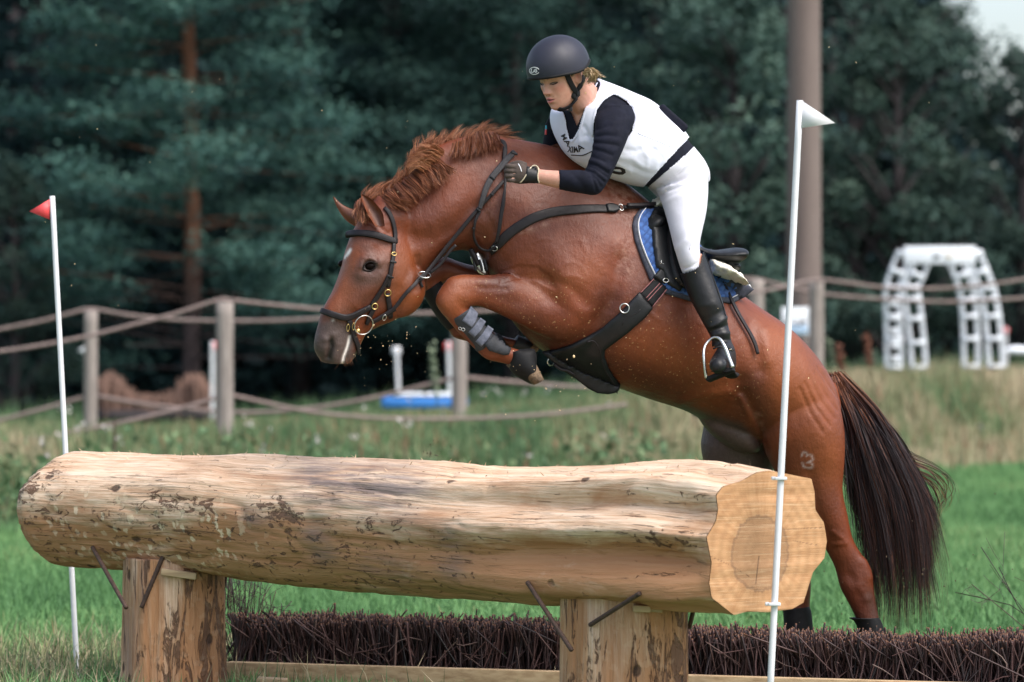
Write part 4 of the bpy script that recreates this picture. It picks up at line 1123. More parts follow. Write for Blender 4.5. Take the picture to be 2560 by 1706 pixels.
RP = flag_pole('marker_flag', 'white pennant on a tall white pole strapped to the sawn log end', (1838, 231), (1767, 1640), 14.20, 15.5, [(1843, 232), (1919, 283), (1838, 295)], 'white_plastic', None, 14.24, group='course marker flags')
for y_ in (1100, 1389):
    xx_ = np.interp(y_, [231, 1640], [1838, 1767]); c = P(z1('D', xx_, y_), 14.215)
    mk('clip', *box(c + np.array([0, .004, 0]), (.044, .034, .011), None, .002), M['white_plastic'], RP, False)
    mk('clip', *box(c + np.array([-.026, .02, 0]), (.014, .03, .012), None, .002), M['white_plastic'], RP, False)
flag_pole('marker_flag', 'red pennant on a white pole behind the far log end', (120, 451), (180, 1600), 17.3, 12.5, [(114, 458), (67, 486), (114, 505)], 'red_plastic', None, 17.2, group='course marker flags')
flag_pole('marker_flag', 'small blurred red topped pole beside the thick grey fence post', (488, 785), (488, 965), 55, 9, [(486, 786), (500, 787), (500, 806), (486, 806)], 'red_plastic', group='course marker flags')
flag_pole('marker_flag', 'small blurred white topped pole below the horse chin', (911, 800), (917, 935), 53, 9, [(900, 797), (920, 797), (921, 815), (901, 815)], 'white_plastic', group='course marker flags')
flag_pole('marker_flag', 'small blurred red topped pole left of the post under the folded forelegs', (1030, 785), (1034, 930), 54, 9, [(1021, 788), (1037, 788), (1037, 807), (1021, 807)], 'red_plastic', group='course marker flags')
flag_pole('marker_flag', 'little red marker right of the white arch', (2312, 752), (2314, 850), 57, 5, [(2304, 752), (2318, 754), (2317, 768), (2304, 768)], 'red_plastic', group='course marker flags')
flag_pole('marker_flag', 'white pennant half hidden by the slim grey fence post', (197, 790), (199, 960), 50, 5, [(200, 793), (177, 806), (201, 816)], 'white_plastic', group='course marker flags')
# far brush jump on a dark roller
root = empty('brush_jump', tuple(P(z1('D', 350, 975), 56)), 'brown brush jump with two rounded ends over a dark roller, far left', 'brush jump')
xs2 = RNG.uniform(228, 474, 2600); yt2 = 930 - 50 * (np.exp(-((xs2 - 255) / 30) ** 2) + np.exp(-((xs2 - 445) / 30) ** 2)) - 14
d2 = 56 + RNG.normal(0, .15, len(xs2)); bx = (xs2 * 1.088 - CX) / F * d2; zt2 = CAMZ - (yt2 * 1.088 - CY) / F * d2 + RNG.normal(0, .03, len(xs2)); zb2 = CAMZ - (975 * 1.088 - CY) / F * d2
P3 = np.stack([np.stack([bx, d2, zb2], -1), np.stack([bx + RNG.normal(0, .05, len(xs2)), d2, zt2], -1)], 1)
M['far_brush'] = simple('dry_brown_brush', (.13, .075, .055), .9, .4, 3, 0)
V, Fl = twigs(P3, np.full(len(xs2), .014)); tag(mk('brushwood', V, Fl, M['far_brush'], root), None, None, None, 'stuff')
a, b_ = P(z1('D', 222, 957), 55.6), P(z1('D', 480, 954), 55.6); mk('roller', *tube([a, b_], .085, 14, 8), M['bark'], root)
mk('base_rail', *tube([P(z1('D', 226, 968), 55.7), P(z1('D', 478, 966), 55.7)], .05, 8, 4), M['bark'], root)
# blue and white water tray
root = empty('water_tray', tuple(P(z1('D', 975, 940), 52)), 'low blue tray with white top edge lying in the grass', 'water tray')
M['blue_plastic'] = simple('blue_plastic', (.045, .22, .62), .5, .3, 2, .1, 10, .01)
def tray(c, s, mat, nm):
    V, Fl = box(c, s, None, .05); mk(nm, V, Fl, M[mat], root)
c = P(z1('D', 976, 924), 52); tray(c, (1.14, .7, .17), 'blue_plastic', 'tray'); c = P(z1('D', 985, 908), 51.9); tray(c, (1.0, .5, .06), 'white_paint', 'rim')
# rusty rod and pale slab in the weeds
a, b_ = P(z1('D', 264, 968), 33), P(z1('D', 263, 1060), 33); tag(mk('iron_rod', *tube([b_, a], .012, 8, 6), M['rust'], None), 'thin rusty rod sticking up from the weeds above the log', 'rod')
# white bits on the mound by the right edge
for i, (x_, y_, s_) in enumerate(((2338, 806, .22),)):
    V, Fl = ellipsoid(P(z1('D', x_, y_), 58), np.array([[s_, 0, 0], [0, .1, 0], [0, 0, .07]])); tag(mk('plastic_sack', V, Fl, M['white_paint'], None), 'pale sack lying in the grass at the right edge', 'sack')
# tall single weeds
def spike(px, py, ybot, d, label, col):
    a, b_ = P(z1('D', px, py), d), P(z1('D', px + 12, ybot), d)
    root = empty('tall_weed', tuple(b_), label, 'weed')
    mk('stem', *tube([b_, (a + b_) / 2 + np.array([.01, 0, .02]), a], [.006, .005, .002], 6, 10), M['weed_stem'], root)
    k_ = 150; s = RNG.uniform(.25, 1.0, k_); c = b_ + (a - b_) * s[:, None] + RNG.normal(0, 1, (k_, 3)) * np.array([.018, .018, .03])
    V, Fl = flakes('x', c, .026, None, .6); mk('leaves', V, Fl, M[col], root, False)
M['weed_stem'] = simple('weed_stem', (.10, .12, .07), .8, .2, 5, 0); M['weed_leaf'] = simple('pale_weed_leaf', (.16, .20, .13), .8, .3, 5, 0); M['sorrel'] = simple('rusty_sorrel', (.16, .06, .035), .8, .3, 5, 0)
spike(992, 800, 930, 36, 'tall pale green weed spike below the horse chin', 'weed_leaf'); spike(1990, 770, 855, 44, 'rusty brown sorrel stem right of the pole', 'sorrel'); spike(1925, 800, 860, 43, 'brown dock plant behind the horse croup', 'sorrel'); spike(1905, 790, 850, 43, 'pale weed growing behind the horse croup', 'weed_leaf')
# earth and wood crumbs thrown up in the air and chips
def crumbs(name, pxs, dd, sizes, mat):
    out = []
    for p_, d_, s in zip(pxs, dd, sizes):
        ax = nrm(RNG.normal(size=(3, 3))) * s * RNG.uniform(.4, 1.1, (3, 1)); out.append(ellipsoid(P(p_, d_), ax, 5, 6))
    o = mk(name, *join(*out), M[mat], None); return tag(o, None, None, None, 'stuff')
M['crumb'] = simple('pale_wood_crumb', (.62, .46, .26), .85, .3, 30, 0); M['earth'] = simple('dark_earth', (.09, .06, .035), .95, .4, 30, 0)
n_ = 150
pp = np.concatenate([np.stack([RNG.uniform(20, 2520, 60), RNG.uniform(20, 900, 60)], -1), zz('D', np.stack([RNG.normal(900, 45, 46), RNG.normal(800, 40, 46)], -1)), zz('D', np.stack([RNG.uniform(1500, 1900, 20), RNG.uniform(600, 900, 20)], -1)), zz('D', np.stack([RNG.normal(1240, 70, 30), RNG.normal(880, 50, 30)], -1))])
crumbs('flying_crumbs', pp, RNG.uniform(15.0, 15.5, len(pp)), RNG.uniform(.0010, .0034, len(pp)) * (1 + 1.0 * (RNG.random(len(pp)) < .12)), 'crumb')
pp = np.concatenate([zz('M', np.stack([RNG.normal(1700, 330, 110), RNG.normal(700, 170, 110)], -1)), zz('Q', np.stack([RNG.normal(840, 60, 40), RNG.normal(960, 50, 40)], -1)), zz('M', [(2000, 195), (2220, 285), (2240, 582), (2120, 565), (2300, 632), (140, 828), (120, 830), (80, 840)])])
crumbs('flying_earth', pp, RNG.uniform(15.9, 16.6, len(pp)), RNG.uniform(.0015, .0045, len(pp)) * (1 + 1.2 * (RNG.random(len(pp)) < .1)), 'earth')
# ================================================================ HORSE
def dh(x):                      # distance of the horse's mid plane, heading turned towards the viewer
    return 16.0 + (x - 1632.0) * .00053
D = lambda x, y: z1('D', x, y)
def hrow(a, b, hw, off=0.0, **o):
    e1, e2 = D(*a), D(*b)
    return (e1, e2, dh((e1[0] + e2[0]) / 2) + off, hw, o)
def hrowz(k, a, b, hw, off=0.0, **o):
    e1, e2 = z1(k, *a), z1(k, *b)
    return (e1, e2, dh((e1[0] + e2[0]) / 2) + off, hw, o)

def coat_material():
    t = NT('chestnut_coat')
    at = lambda n: t.attr(n).outputs['Fac']
    v = t.tc.outputs['Object']
    n1 = t.noise(5, 4, .6)
    hair = t.noise(1, 3, .65, t.mapv((150, 150, 60), None, (0, .7, 0)))
    c = t.ramp(n1, [(.25, (.088, .0165, .0052)), (.55, (.172, .0355, .0095)), (.8, (.238, .0545, .0145))])
    c = t.mix(t.math('MULTIPLY', hair, .5), c, (.070, .0145, .005))
    c = t.mix(at('warm'), c, t.mix(n1, (.23, .062, .017), (.31, .093, .027)))
    c = t.mix(t.math('MULTIPLY', at('deep_tone'), .8), c, (.050, .0115, .0055))
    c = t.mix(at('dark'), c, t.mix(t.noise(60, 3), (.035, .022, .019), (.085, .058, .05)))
    c = t.mix(at('black'), c, (.018, .012, .010))
    sw = t.math('MULTIPLY', at('sweat'), t.ramp(t.noise(34, 5, .7), [(.40, 0.0), (.66, 1.0)]))
    c = t.mix(t.math('MULTIPLY', sw, .6), c, (.40, .23, .17))
    c = t.mix(at('white'), c, (.72, .66, .62))
    dirt = t.math('MULTIPLY', at('dirt'), t.ramp(t.noise(95, 2, .5), [(.66, 0.0), (.72, 1.0)]))
    c = t.mix(dirt, c, (.42, .25, .12))
    r = t.math('ADD', t.math('MULTIPLY', t.noise(6, 5, .75), .42), .27)
    r = t.mix(at('dark'), r, (.5, .5, .5))
    nm = t.bump(hair, .35, .004)
    nm = t.bump(t.noise(22, 5, .65), .35, .012, nm)
    nm = t.bump(t.noise(1, 4, .6, t.mapv((30, 30, 9), None, (0, .6, 0))), .28, .010, nm)
    m = t.done(c, None, nm, Specular_IOR_Level=.42)
    t.l.new(r, t.b.inputs['Roughness'])
    return m
M['coat'] = coat_material()
t = NT('mane_hair'); a = t.attr('tone').outputs['Fac']
M['mane'] = t.done(t.ramp(a, [(0, (.055, .014, .006)), (.45, (.19, .057, .022)), (.75, (.33, .120, .052)), (1, (.52, .25, .125))]), .5, None, Specular_IOR_Level=.4)
t = NT('tail_hair'); a = t.attr('tone').outputs['Fac']
M['tail'] = t.done(t.ramp(a, [(0, (.006, .005, .008)), (.45, (.016, .008, .009)), (.7, (.055, .015, .009)), (1, (.20, .07, .028))]), .5, None, Specular_IOR_Level=.3)
t = NT('horse_eye')
M['eye'] = t.done((.006, .0035, .003), .25, None, Specular_IOR_Level=.04)
M['lid'] = simple('dark_eyelid_skin', (.011, .0075, .0065), .7, .3, 60, .3, 200, .002, Specular_IOR_Level=.15)

LB = (.15, -.989, 0)
LH = (.42, -.907, 0)
NF, OF = -.13, .14
parts = []
# neck and trunk: crest/back edge, throat/belly edge
trunk = [hrow((850, 470), (952, 600), .075, -.02, l=(.35, -.93, 0)),
         hrow((890, 440), (968, 634), .085, egg=-.2), hrow((925, 408), (990, 620), .092, egg=-.3), hrow((962, 372), (1010, 598), .10, egg=-.35),
         hrow((1002, 340), (1036, 580), .108, egg=-.38), hrow((1055, 320), (1068, 576), .118, egg=-.38), hrow((1120, 314), (1108, 592), .135, egg=-.38),
         hrow((1200, 322), (1135, 650), .165, egg=-.35), hrow((1290, 342), (1165, 720), .20, egg=-.32), hrow((1385, 388), (1225, 790), .235, egg=-.28),
         hrow((1455, 432), (1320, 850), .262, egg=-.2), hrow((1520, 490), (1415, 890), .285, egg=-.12), hrow((1600, 575), (1490, 917), .295),
         hrow((1670, 650), (1575, 945), .29), hrow((1740, 703), (1650, 985), .28, egg=.06), hrow((1810, 752), (1722, 1010), .275, egg=.1),
         hrow((1868, 812), (1790, 1020), .255, egg=.1), hrow((1907, 872), (1845, 1010), .21, egg=.05), hrow((1928, 925), (1885, 1000), .14)]
parts.append(loft(trunk, LB, 110, 48))
# head
HD = -.03
head = [hrow((866, 452), (950, 515), .06, HD, l=LH), hrow((818, 520), (955, 590), .088, HD, l=LH, pw=.9), hrow((797, 572), (957, 640), .098, HD, l=LH, pw=.88, egg=.12),
        hrow((783, 625), (944, 694), .094, HD, l=LH, pw=.88, egg=.2), hrow((765, 672), (908, 730), .078, HD, l=LH, pw=.85, egg=.15), hrow((742, 714), (872, 748), .062, HD, l=LH, pw=.85, egg=.1),
        hrow((731, 750), (842, 766), .054, HD, l=LH, pw=.85), hrow((723, 783), (829, 790), .055, HD, l=LH, pw=.88), hrow((723, 806), (818, 815), .052, HD, l=LH), hrow((738, 833), (800, 836), .036, HD, l=LH)]
parts.append(loft(head, LH, 60, 36))
parts.append(ellipsoid(P(D(915, 660), dh(990) + HD), np.array([[.105, 0, .03], [0, .075, 0], [-.03, 0, .115]])))           # jowl
# near fore: forearm, knee, cannon, pastern
parts.append(loft([hrow((1400, 600), (1375, 800), .10, NF + .03), hrow((1330, 632), (1318, 790), .10, NF), hrow((1270, 634), (1280, 780), .088, NF), hrow((1215, 635), (1232, 766), .078, NF - .01),
                   hrow((1150, 634), (1160, 727), .062, NF - .02), hrow((1098, 633), (1098, 703), .053, NF - .03), hrow((1056, 633), (1072, 712), .054, NF - .03),
                   hrow((1026, 643), (1062, 722), .054, NF - .03), hrow((1003, 690), (1052, 730), .046, NF - .03), hrow((1016, 722), (1040, 738), .03, NF - .03)], LB, 50, 24))
cann = lambda o: [hrow((1008, 680), (1072, 690), .048, o), hrow((1014, 714), (1070, 704), .044, o), hrow((1038, 748), (1084, 720), .036, o), hrow((1066, 778), (1110, 750), .033, o), hrow((1094, 806), (1136, 776), .036, o),
                  hrow((1118, 826), (1164, 796), .043, o), hrow((1150, 834), (1180, 800), .037, o), hrow((1178, 842), (1200, 806), .036, o)]
parts.append(loft(cann(NF - .03), LB, 40, 20))
# off fore
zb = lambda a, b, hw, o=OF: hrowz('B', a, b, hw, o)
parts.append(loft([hrow((1260, 600), (1240, 760), .10, OF), zb((760, 330), (720, 520), .075), zb((620, 325), (560, 530), .065), zb((480, 285), (440, 500), .058), zb((370, 245), (330, 500), .056),
                   zb((240, 270), (200, 560), .056), zb((120, 380), (170, 600), .048), zb((140, 520), (220, 600), .03)], LB, 40, 22))
parts.append(loft([zb((110, 480), (360, 440), .048), zb((150, 600), (330, 480), .044), zb((230, 740), (380, 640), .036), zb((330, 900), (470, 800), .034), zb((400, 970), (560, 900), .036),
                   zb((440, 1030), (640, 960), .042), zb((560, 1070), (800, 960), .038), zb((800, 1110), (900, 1010), .034), zb((1000, 1140), (1060, 1050), .034), zb((1120, 1150), (1160, 1050), .034)], LB, 40, 18))
# near hind
HN, HO = -.12, .15
parts.append(loft([hrow((1690, 800), (1900, 850), .17, -.06), hrow((1705, 880), (1926, 915), .165, -.08), hrow((1742, 975), (1941, 990), .14, HN), hrow((1768, 1060), (1941, 1062), .115, HN), hrow((1805, 1125), (1937, 1125), .09, HN),
                   hrow((1845, 1185), (1948, 1184), .073, HN), hrow((1886, 1245), (1962, 1243), .055, HN), hrow((1916, 1300), (1994, 1296), .046, HN), hrow((1930, 1350), (2006, 1336), .046, HN),
                   hrow((1952, 1392), (2013, 1382), .036, HN), hrow((1972, 1435), (2022, 1426), .034, HN), hrow((1990, 1490), (2038, 1480), .038, HN), hrow((2004, 1532), (2050, 1520), .034, HN), hrow((2014, 1560), (2060, 1552), .036, HN)], LB, 70, 30))
# off hind
parts.append(loft([hrow((1625, 920), (1800, 900), .15, .10), hrow((1615, 985), (1790, 1000), .13, HO), hrow((1610, 1030), (1780, 1060), .11, HO), hrow((1626, 1085), (1775, 1110), .09, HO), hrow((1680, 1165), (1795, 1165), .072, HO),
                   hrow((1748, 1245), (1830, 1240), .055, HO), hrow((1780, 1300), (1856, 1296), .046, HO), hrow((1790, 1345), (1864, 1340), .046, HO), hrow((1798, 1395), (1862, 1390), .035, HO), hrow((1806, 1450), (1864, 1446), .034, HO),
                   hrow((1812, 1510), (1866, 1505), .038, HO), hrow((1822, 1548), (1872, 1545), .034, HO), hrow((1828, 1572), (1880, 1568), .036, HO)], LB, 60, 28))
# dock of the tail, sheath
parts.append(loft([hrow((1915, 870), (1915, 950), .05), hrow((1950, 915), (1935, 960), .035), hrow((1985, 965), (1962, 990), .026), hrow((2010, 1010), (1990, 1030), .016)], LB, 16, 14))
parts.append(ellipsoid(P(D(1675, 985), dh(1822)), np.array([[.13, 0, -.08], [0, .09, 0], [.02, 0, .065]])))
Vh, Fh = remesh(parts, .0068, 10, .5)
HB = Body(Vh, Fh)

def DD(*p): return zz('D', p)
# --- large muscles
b = HB.bump
b(DD((1385, 560), (1330, 650), (1290, 720)), 60, .020)                       # shoulder / triceps mass
b(DD((1330, 720), (1300, 765)), 34, .012)
b(DD((1425, 600), (1410, 690), (1360, 790)), 22, -.012)                       # groove behind the shoulder
b(DD((1370, 735), (1400, 690)), 18, -.008)
b(DD((1250, 640), (1310, 660), (1350, 700)), 16, -.007)
b(DD((1180, 460), (1260, 560), (1300, 640)), 40, .010)
b(zz('Fm', [(950, 1215), (1150, 1300), (1350, 1310), (1560, 1170), (1760, 960)]), 26, -.013)   # neck groove
b(zz('Fm', [(1000, 1060), (1250, 1080), (1500, 960)]), 48, .008)
b(zz('Fm', [(1300, 1360), (1550, 1290), (1780, 1110)]), 24, .007)
b(zz('Fm', [(1500, 520), (1800, 420), (2020, 420)]), 40, .007)
b(DD((1010, 350), (1080, 332), (1140, 330)), 26, .010)
for s, e, a in (((1118, 640), (1128, 700), .006), ((1150, 640), (1140, 720), .005)): pass
b(DD((1132, 600), (1150, 625), (1170, 632)), 16, .016)                        # breast muscle by the forearm
for k in range(5):                                                            # skin folds over the elbow bend
    y = 612 + k * 6.5
    b(DD((1150, y + 14), (1195, y), (1235, y + 4), (1262 + k * 3, y + 24)), 3.4, -.0045, pw=2)
b(zz('B', [(575, 545), (760, 600), (920, 650), (1080, 700)]), 26, -.0085)     # forearm grooves
b(zz('B', [(560, 480), (800, 500), (1000, 560)]), 30, .006)
b(zz('B', [(640, 660), (860, 740), (1080, 800)]), 34, .005)
b(zz('B', [(700, 545), (960, 560)]), 9, -.004)
b(zz('B', [(330, 640), (345, 680)]), 28, .008); b(zz('B', [(520, 700), (560, 770)]), 14, -.005)
b(zz('B', [(1350, 480), (1400, 640)]), 26, -.008)
# flank, stifle, haunch
b(DD((1700, 880), (1690, 930), (1650, 960)), 24, -.014)
b(DD((1712, 905), (1738, 960), (1758, 1030)), 16, -.014)
b(DD((1700, 910), (1728, 965), (1748, 1010)), 7, .010)
b(DD((1760, 790), (1775, 900), (1790, 1000)), 60, .014)
b(DD((1725, 745), (1738, 800), (1745, 850)), 18, -.010)
b(DD((1760, 760), (1766, 830)), 16, .006)
b(DD((1880, 940), (1900, 1040)), 40, .010)
for i, (p, q, r_) in enumerate((((1872, 855), (1895, 905), (1925, 945)), ((1862, 868), (1885, 920), (1918, 962)), ((1850, 880), (1874, 935), (1908, 980)), ((1838, 893), (1862, 950), (1890, 992)), ((1880, 845), (1905, 885), (1926, 915)))):
    b(DD(p, q, r_), 3.6 + i % 2, -.003 - .0004 * i)
b(DD((1860, 1090), (1880, 1180), (1915, 1260)), 14, -.006)
b(zz('J', [(520, 990), (545, 1060)]), 14, .008); b(zz('J', [(440, 1060), (500, 1150)]), 12, -.006); b(zz('J', [(480, 1110), (520, 1170)]), 10, .006)
b(zz('J', [(355, 840), (410, 880), (420, 900), (360, 905)]), 5, .0035)
b(DD((1440, 690), (1480, 820)), 70, .008)
for k in range(6):                                                            # faint ribs
    x = 1470 + k * 36
    b(DD((x, 690 + k * 14), (x + 4, 800 + k * 12), (x - 20, 870 + k * 9)), 12, .0022)
# belly line and fold to the stifle
b(DD((1560, 925), (1620, 905), (1680, 900)), 12, .006)
# veins
for v in ([(1300, 606), (1312, 602), (1324, 604), (1336, 612), (1345, 625), (1350, 640)], [(1284, 620), (1296, 608), (1310, 606)], [(1296, 640), (1306, 634), (1330, 636), (1352, 650)],
          [(1270, 580), (1290, 560), (1320, 552), (1345, 556)], [(1195, 540), (1230, 522), (1262, 518)], [(1495, 720), (1520, 740), (1530, 770), (1524, 800)], [(1450, 790), (1475, 770), (1490, 740)]):
    b(DD(*v), 3.4, .0016)
for v in ([(1330, 545), (1350, 580), (1342, 610)], [(1225, 560), (1250, 548), (1270, 552)], [(1560, 830), (1575, 860), (1600, 880)]):
    b(DD(*v), 3.0, .0013)
# throat / neck wrinkles
for k in range(6):
    b(zz('Fm', [(1900 - k * 28, 1020 + k * 40), (1960 - k * 20, 1120 + k * 30), (1990 - k * 24, 1230 + k * 20)]), 4.0, -.0035)
# --- head modelling (A = head close-up coordinates)
A = lambda *p: zz('A', p)
b(A((430, 690), (450, 640), (500, 625), (560, 660)), 10, .012)                # brow ridge
b(A((490, 690)), 17, -.012)                                                   # eye socket
b(A((420, 760), (520, 760), (580, 720)), 14, .006)                            # lower orbit
b(A((560, 560), (600, 520)), 20, -.006)                                       # hollow above the eye
b(A((600, 640), (680, 690), (700, 800)), 16, .005)
b(A((390, 1000), (480, 890), (590, 780)), 15, .008)                           # facial crest
b(A((330, 800), (300, 950)), 26, -.006)
b(A((470, 1000), (600, 920)), 22, -.005)
b(A((790, 760), (800, 900), (740, 1020)), 42, .010)                           # cheek
b(A((865, 620), (880, 760), (860, 880)), 9, -.006)                            # jaw edge
b(A((180, 1290), (190, 1340), (165, 1420)), 13, -.017)                        # nostril
b(A((140, 1270), (200, 1250), (220, 1320), (205, 1410)), 9, .006)
b(A((150, 1290), (132, 1390)), 8, .007)
b(A((345, 1240), (320, 1340), (275, 1460)), 5, -.008)                         # mouth
b(A((300, 1480), (350, 1440)), 14, .006)
b(A((230, 1450), (170, 1480)), 16, .006)
b(A((225, 640)), 8, .004, side=None)
b(A((470, 330), (560, 370), (640, 430)), 5, -.004); b(A((480, 360), (600, 430)), 5, .003)
b(A((440, 640), (480, 615), (540, 625), (565, 660)), 4, -.004)
# --- coat colouring
p = HB.paint
for poly in ((A((60, 1280), (120, 1180), (200, 1150), (300, 1190), (340, 1300), (320, 1420), (200, 1500), (110, 1480))),): p('dark', poly, 18, .95, side=None, fill=True)
p('dark', A((300, 1420), (370, 1400)), 18, .9, None); p('dark', A((240, 1500), (330, 1490)), 16, .95, None)
p('dark', A((470, 690), (520, 690)), 24, .95); p('dark', A((430, 790), (560, 790), (600, 700)), 34, .72); p('dark', A((500, 640)), 24, .6)
p('dark', A((540, 800), (590, 900)), 30, .4); p('dark', A((410, 500), (480, 560)), 18, .4); p('dark', A((400, 900), (480, 960)), 34, .3)
p('dark', A((240, 1150), (300, 1080)), 24, .4)
p('black', A((182, 1290), (188, 1345), (165, 1420)), 8.5, 1.0)  # black paint deepens the shade inside the nostril
p('black', A((350, 1240), (322, 1340)), 3, .7); p('black', A((455, 700), (490, 672), (530, 680), (500, 722)), 8, .9)
p('white', A((338, 560), (322, 590)), 3.6, 1.0); p('white', A((300, 608), (294, 628)), 2.2, 1.0); p('white', A((326, 575), (308, 605)), 3.6, 1.0)
p('white', A((333, 1250), (315, 1330), (285, 1410), (272, 1480)), 3.0, 1.0); p('white', A((200, 1122)), 3.5, .5)
# groin and inner thighs
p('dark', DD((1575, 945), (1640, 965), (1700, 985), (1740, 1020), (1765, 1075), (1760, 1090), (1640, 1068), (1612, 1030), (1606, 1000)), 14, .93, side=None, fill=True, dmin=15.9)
p('deep_tone', DD((1560, 930), (1600, 1000)), 26, .8, None); p('deep_tone', DD((1620, 1030), (1640, 1070)), 40, .6, None, dmin=16.05)
# darker brown parts of the coat
for q, r_, a in ((DD((1000, 500), (1080, 540), (1150, 480)), 50, .5), (DD((1180, 560), (1250, 600)), 60, .45), (DD((1400, 690), (1370, 780), (1300, 800)), 40, .8), (DD((1260, 790), (1400, 850)), 40, .9),
                 (DD((1120, 660), (1230, 730)), 26, .5), (DD((1440, 850), (1560, 900)), 40, .7), (DD((1730, 870), (1760, 980)), 34, .75), (DD((1690, 990), (1720, 900)), 30, .6), (DD((1120, 590), (1150, 640)), 40, .9), (DD((960, 640), (1010, 580), (1060, 560)), 36, .6),
                 (DD((1830, 1080), (1900, 1150)), 60, .35), (DD((1930, 1330), (1980, 1400)), 60, .5), (DD((1500, 600), (1480, 720)), 46, .5), (DD((1340, 470), (1420, 500)), 60, .35)):
    p('deep_tone', q, r_, a, None)
p('deep_tone', DD((1060, 610), (1150, 640), (1180, 700), (1020, 760), (960, 700)), 20, .85, side=None, fill=True, dmin=15.86)
for q, r_, a in ((DD((1800, 800), (1850, 900)), 90, .55), (DD((1880, 1000), (1890, 1080)), 70, .4), (DD((800, 560), (790, 660), (770, 720)), 40, .45), (A((760, 700), (800, 900)), 60, .5), (DD((1350, 620), (1230, 660)), 46, .35), (DD((1060, 650), (1040, 690)), 40, .45), (DD((1480, 780), (1600, 860)), 80, .3)):
    p('warm', q, r_, a)
for q, r_, a in ((DD((1400, 420), (1440, 455), (1470, 500)), 26, .9), (DD((1430, 560), (1440, 620)), 24, .6), (DD((1260, 500), (1330, 490)), 12, .5), (DD((1170, 420), (1130, 480)), 30, .3), (DD((1060, 370), (1110, 400)), 40, .2), (DD((1425, 895), (1450, 900)), 10, .7), (DD((1740, 950), (1755, 1000)), 10, .45), (DD((1200, 530), (1250, 515)), 10, .8)):
    p('sweat', q, r_, a)
p('dirt', DD((1290, 700), (1350, 850), (1500, 860)), 90, .8); p('dirt', DD((1480, 760), (1600, 850), (1680, 880)), 90, .9); p('dirt', DD((1120, 680), (1240, 740)), 50, .8); p('dirt', DD((1280, 830), (1300, 800)), 26, 1)
p('black', zz('J', [(540, 1160), (585, 1290)]), 20, .5); p('black', DD((1960, 1440), (2040, 1540)), 40, .8, None); p('black', DD((1800, 1420), (1850, 1560)), 40, .7, None)
# brand on the haunch
for q in (zz('J', [(205, 470), (212, 452), (226, 455), (230, 470)]), zz('J', [(240, 465), (256, 470), (260, 490), (240, 500), (232, 505)]), zz('J', [(240, 500), (258, 512), (256, 530), (236, 530)]), zz('J', [(208, 505), (212, 522), (226, 528)])):
    p('white', q, 2.3, .30)
for k_ in ('dark', 'white', 'sweat', 'black', 'warm', 'deep_tone', 'dirt'): HB.at.setdefault(k_, np.zeros(len(HB.V)))
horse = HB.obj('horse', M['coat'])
tag(horse, 'chestnut horse in mid jump over the log with white star and folded forelegs', 'horse')
HBV = HB.bvh()

# eyes: ball with lids
def horse_eye(c, side):
    ax = np.array([[.025, 0, .003], [0, .019, 0], [-.002, 0, .0165]])
    return mk('eye', *ellipsoid(c, ax, 16, 20), M['eye'], horse)
h, nn = ray(HBV, z1('A', 495, 692))
horse_eye(h - nn * .0045, 1)
q, N = on_surface(HBV, A((437, 716), (446, 676), (480, 652), (520, 652), (548, 668)), 14)
mk('eyelid', *tube(q + N * .005, np.interp(np.linspace(0, 1, 14), [0, .5, 1], [.0015, .0034, .0015]), 8), M['lid'], horse)
q, N = on_surface(HBV, A((440, 716), (470, 730), (510, 728), (546, 690)), 12)
mk('eyelid', *tube(q + N * .003, .0025, 8), M['lid'], horse)
LHv = nrm(np.array(LH))
_o = P(D(800, 606), dh(850) + HD); _h = HBV.ray_cast(Vector(_o - LHv * .4), Vector(LHv)); _c = np.array(_h[0]) + LHv * .012 if _h[0] else _o
horse_eye(_c, -1)

# ears: cupped leaves
def ear(left, right, d0, dt, cup, name='ear'):
    n, m = 18, 11
    Lq, Rq = crom(left, n), crom(right, n)
    v = np.linspace(0, 1, m)
    Q = Lq[:, None] * (1 - v[None, :, None]) + Rq[:, None] * v[None, :, None]
    wd = np.linalg.norm(Rq - Lq, axis=1) / F * d0
    dep = d0 + np.linspace(dt, 0, n)[:, None] + cup * wd[:, None] * (1 - (2 * v[None] - 1) ** 2)
    Fr = Pa(Q, dep); Bk = Pa(Q, dep + .006 + .010 * (1 - (2 * v[None] - 1) ** 2))
    Vv = np.concatenate([Fr.reshape(-1, 3), Bk.reshape(-1, 3)]); k = n * m
    f = grid_faces(n, m)
    rim = []
    idx = [(0, j) for j in range(m)] + [(i, m - 1) for i in range(1, n)] + [(n - 1, j) for j in range(m - 2, -1, -1)] + [(i, 0) for i in range(n - 2, -1, -1)]
    ii = [a * m + c for a, c in idx]
    for a, c in zip(ii[:-1], ii[1:]): rim.append([a, c, c + k, a + k])
    inner = np.clip(.95 - 1.5 * np.abs(v[None] - .55) + 0 * dep, 0, 1) * np.linspace(.4, 1, n)[:, None]
    z = np.zeros(2 * k)
    at = {x: z.copy() for x in ('dark', 'white', 'sweat', 'black', 'warm', 'deep_tone', 'dirt')}
    at['black'][:k] = inner.ravel() * .8; at['deep_tone'][:] = .25; at['warm'][:] = .35
    return mk(name, Vv, [f, f[:, ::-1] + k, np.array(rim)], M['coat'], horse, True, at)
de = dh(930)
ear(A((424, 122), (436, 170), (462, 240), (500, 310), (540, 375)), A((440, 116), (500, 150), (556, 206), (598, 270), (615, 372)), de - .15, .03, .38)
ear(A((198, 132), (226, 205), (268, 280), (318, 336), (380, 375)), A((204, 132), (262, 188), (330, 224), (388, 246), (425, 320)), de + .05, .02, -.25)

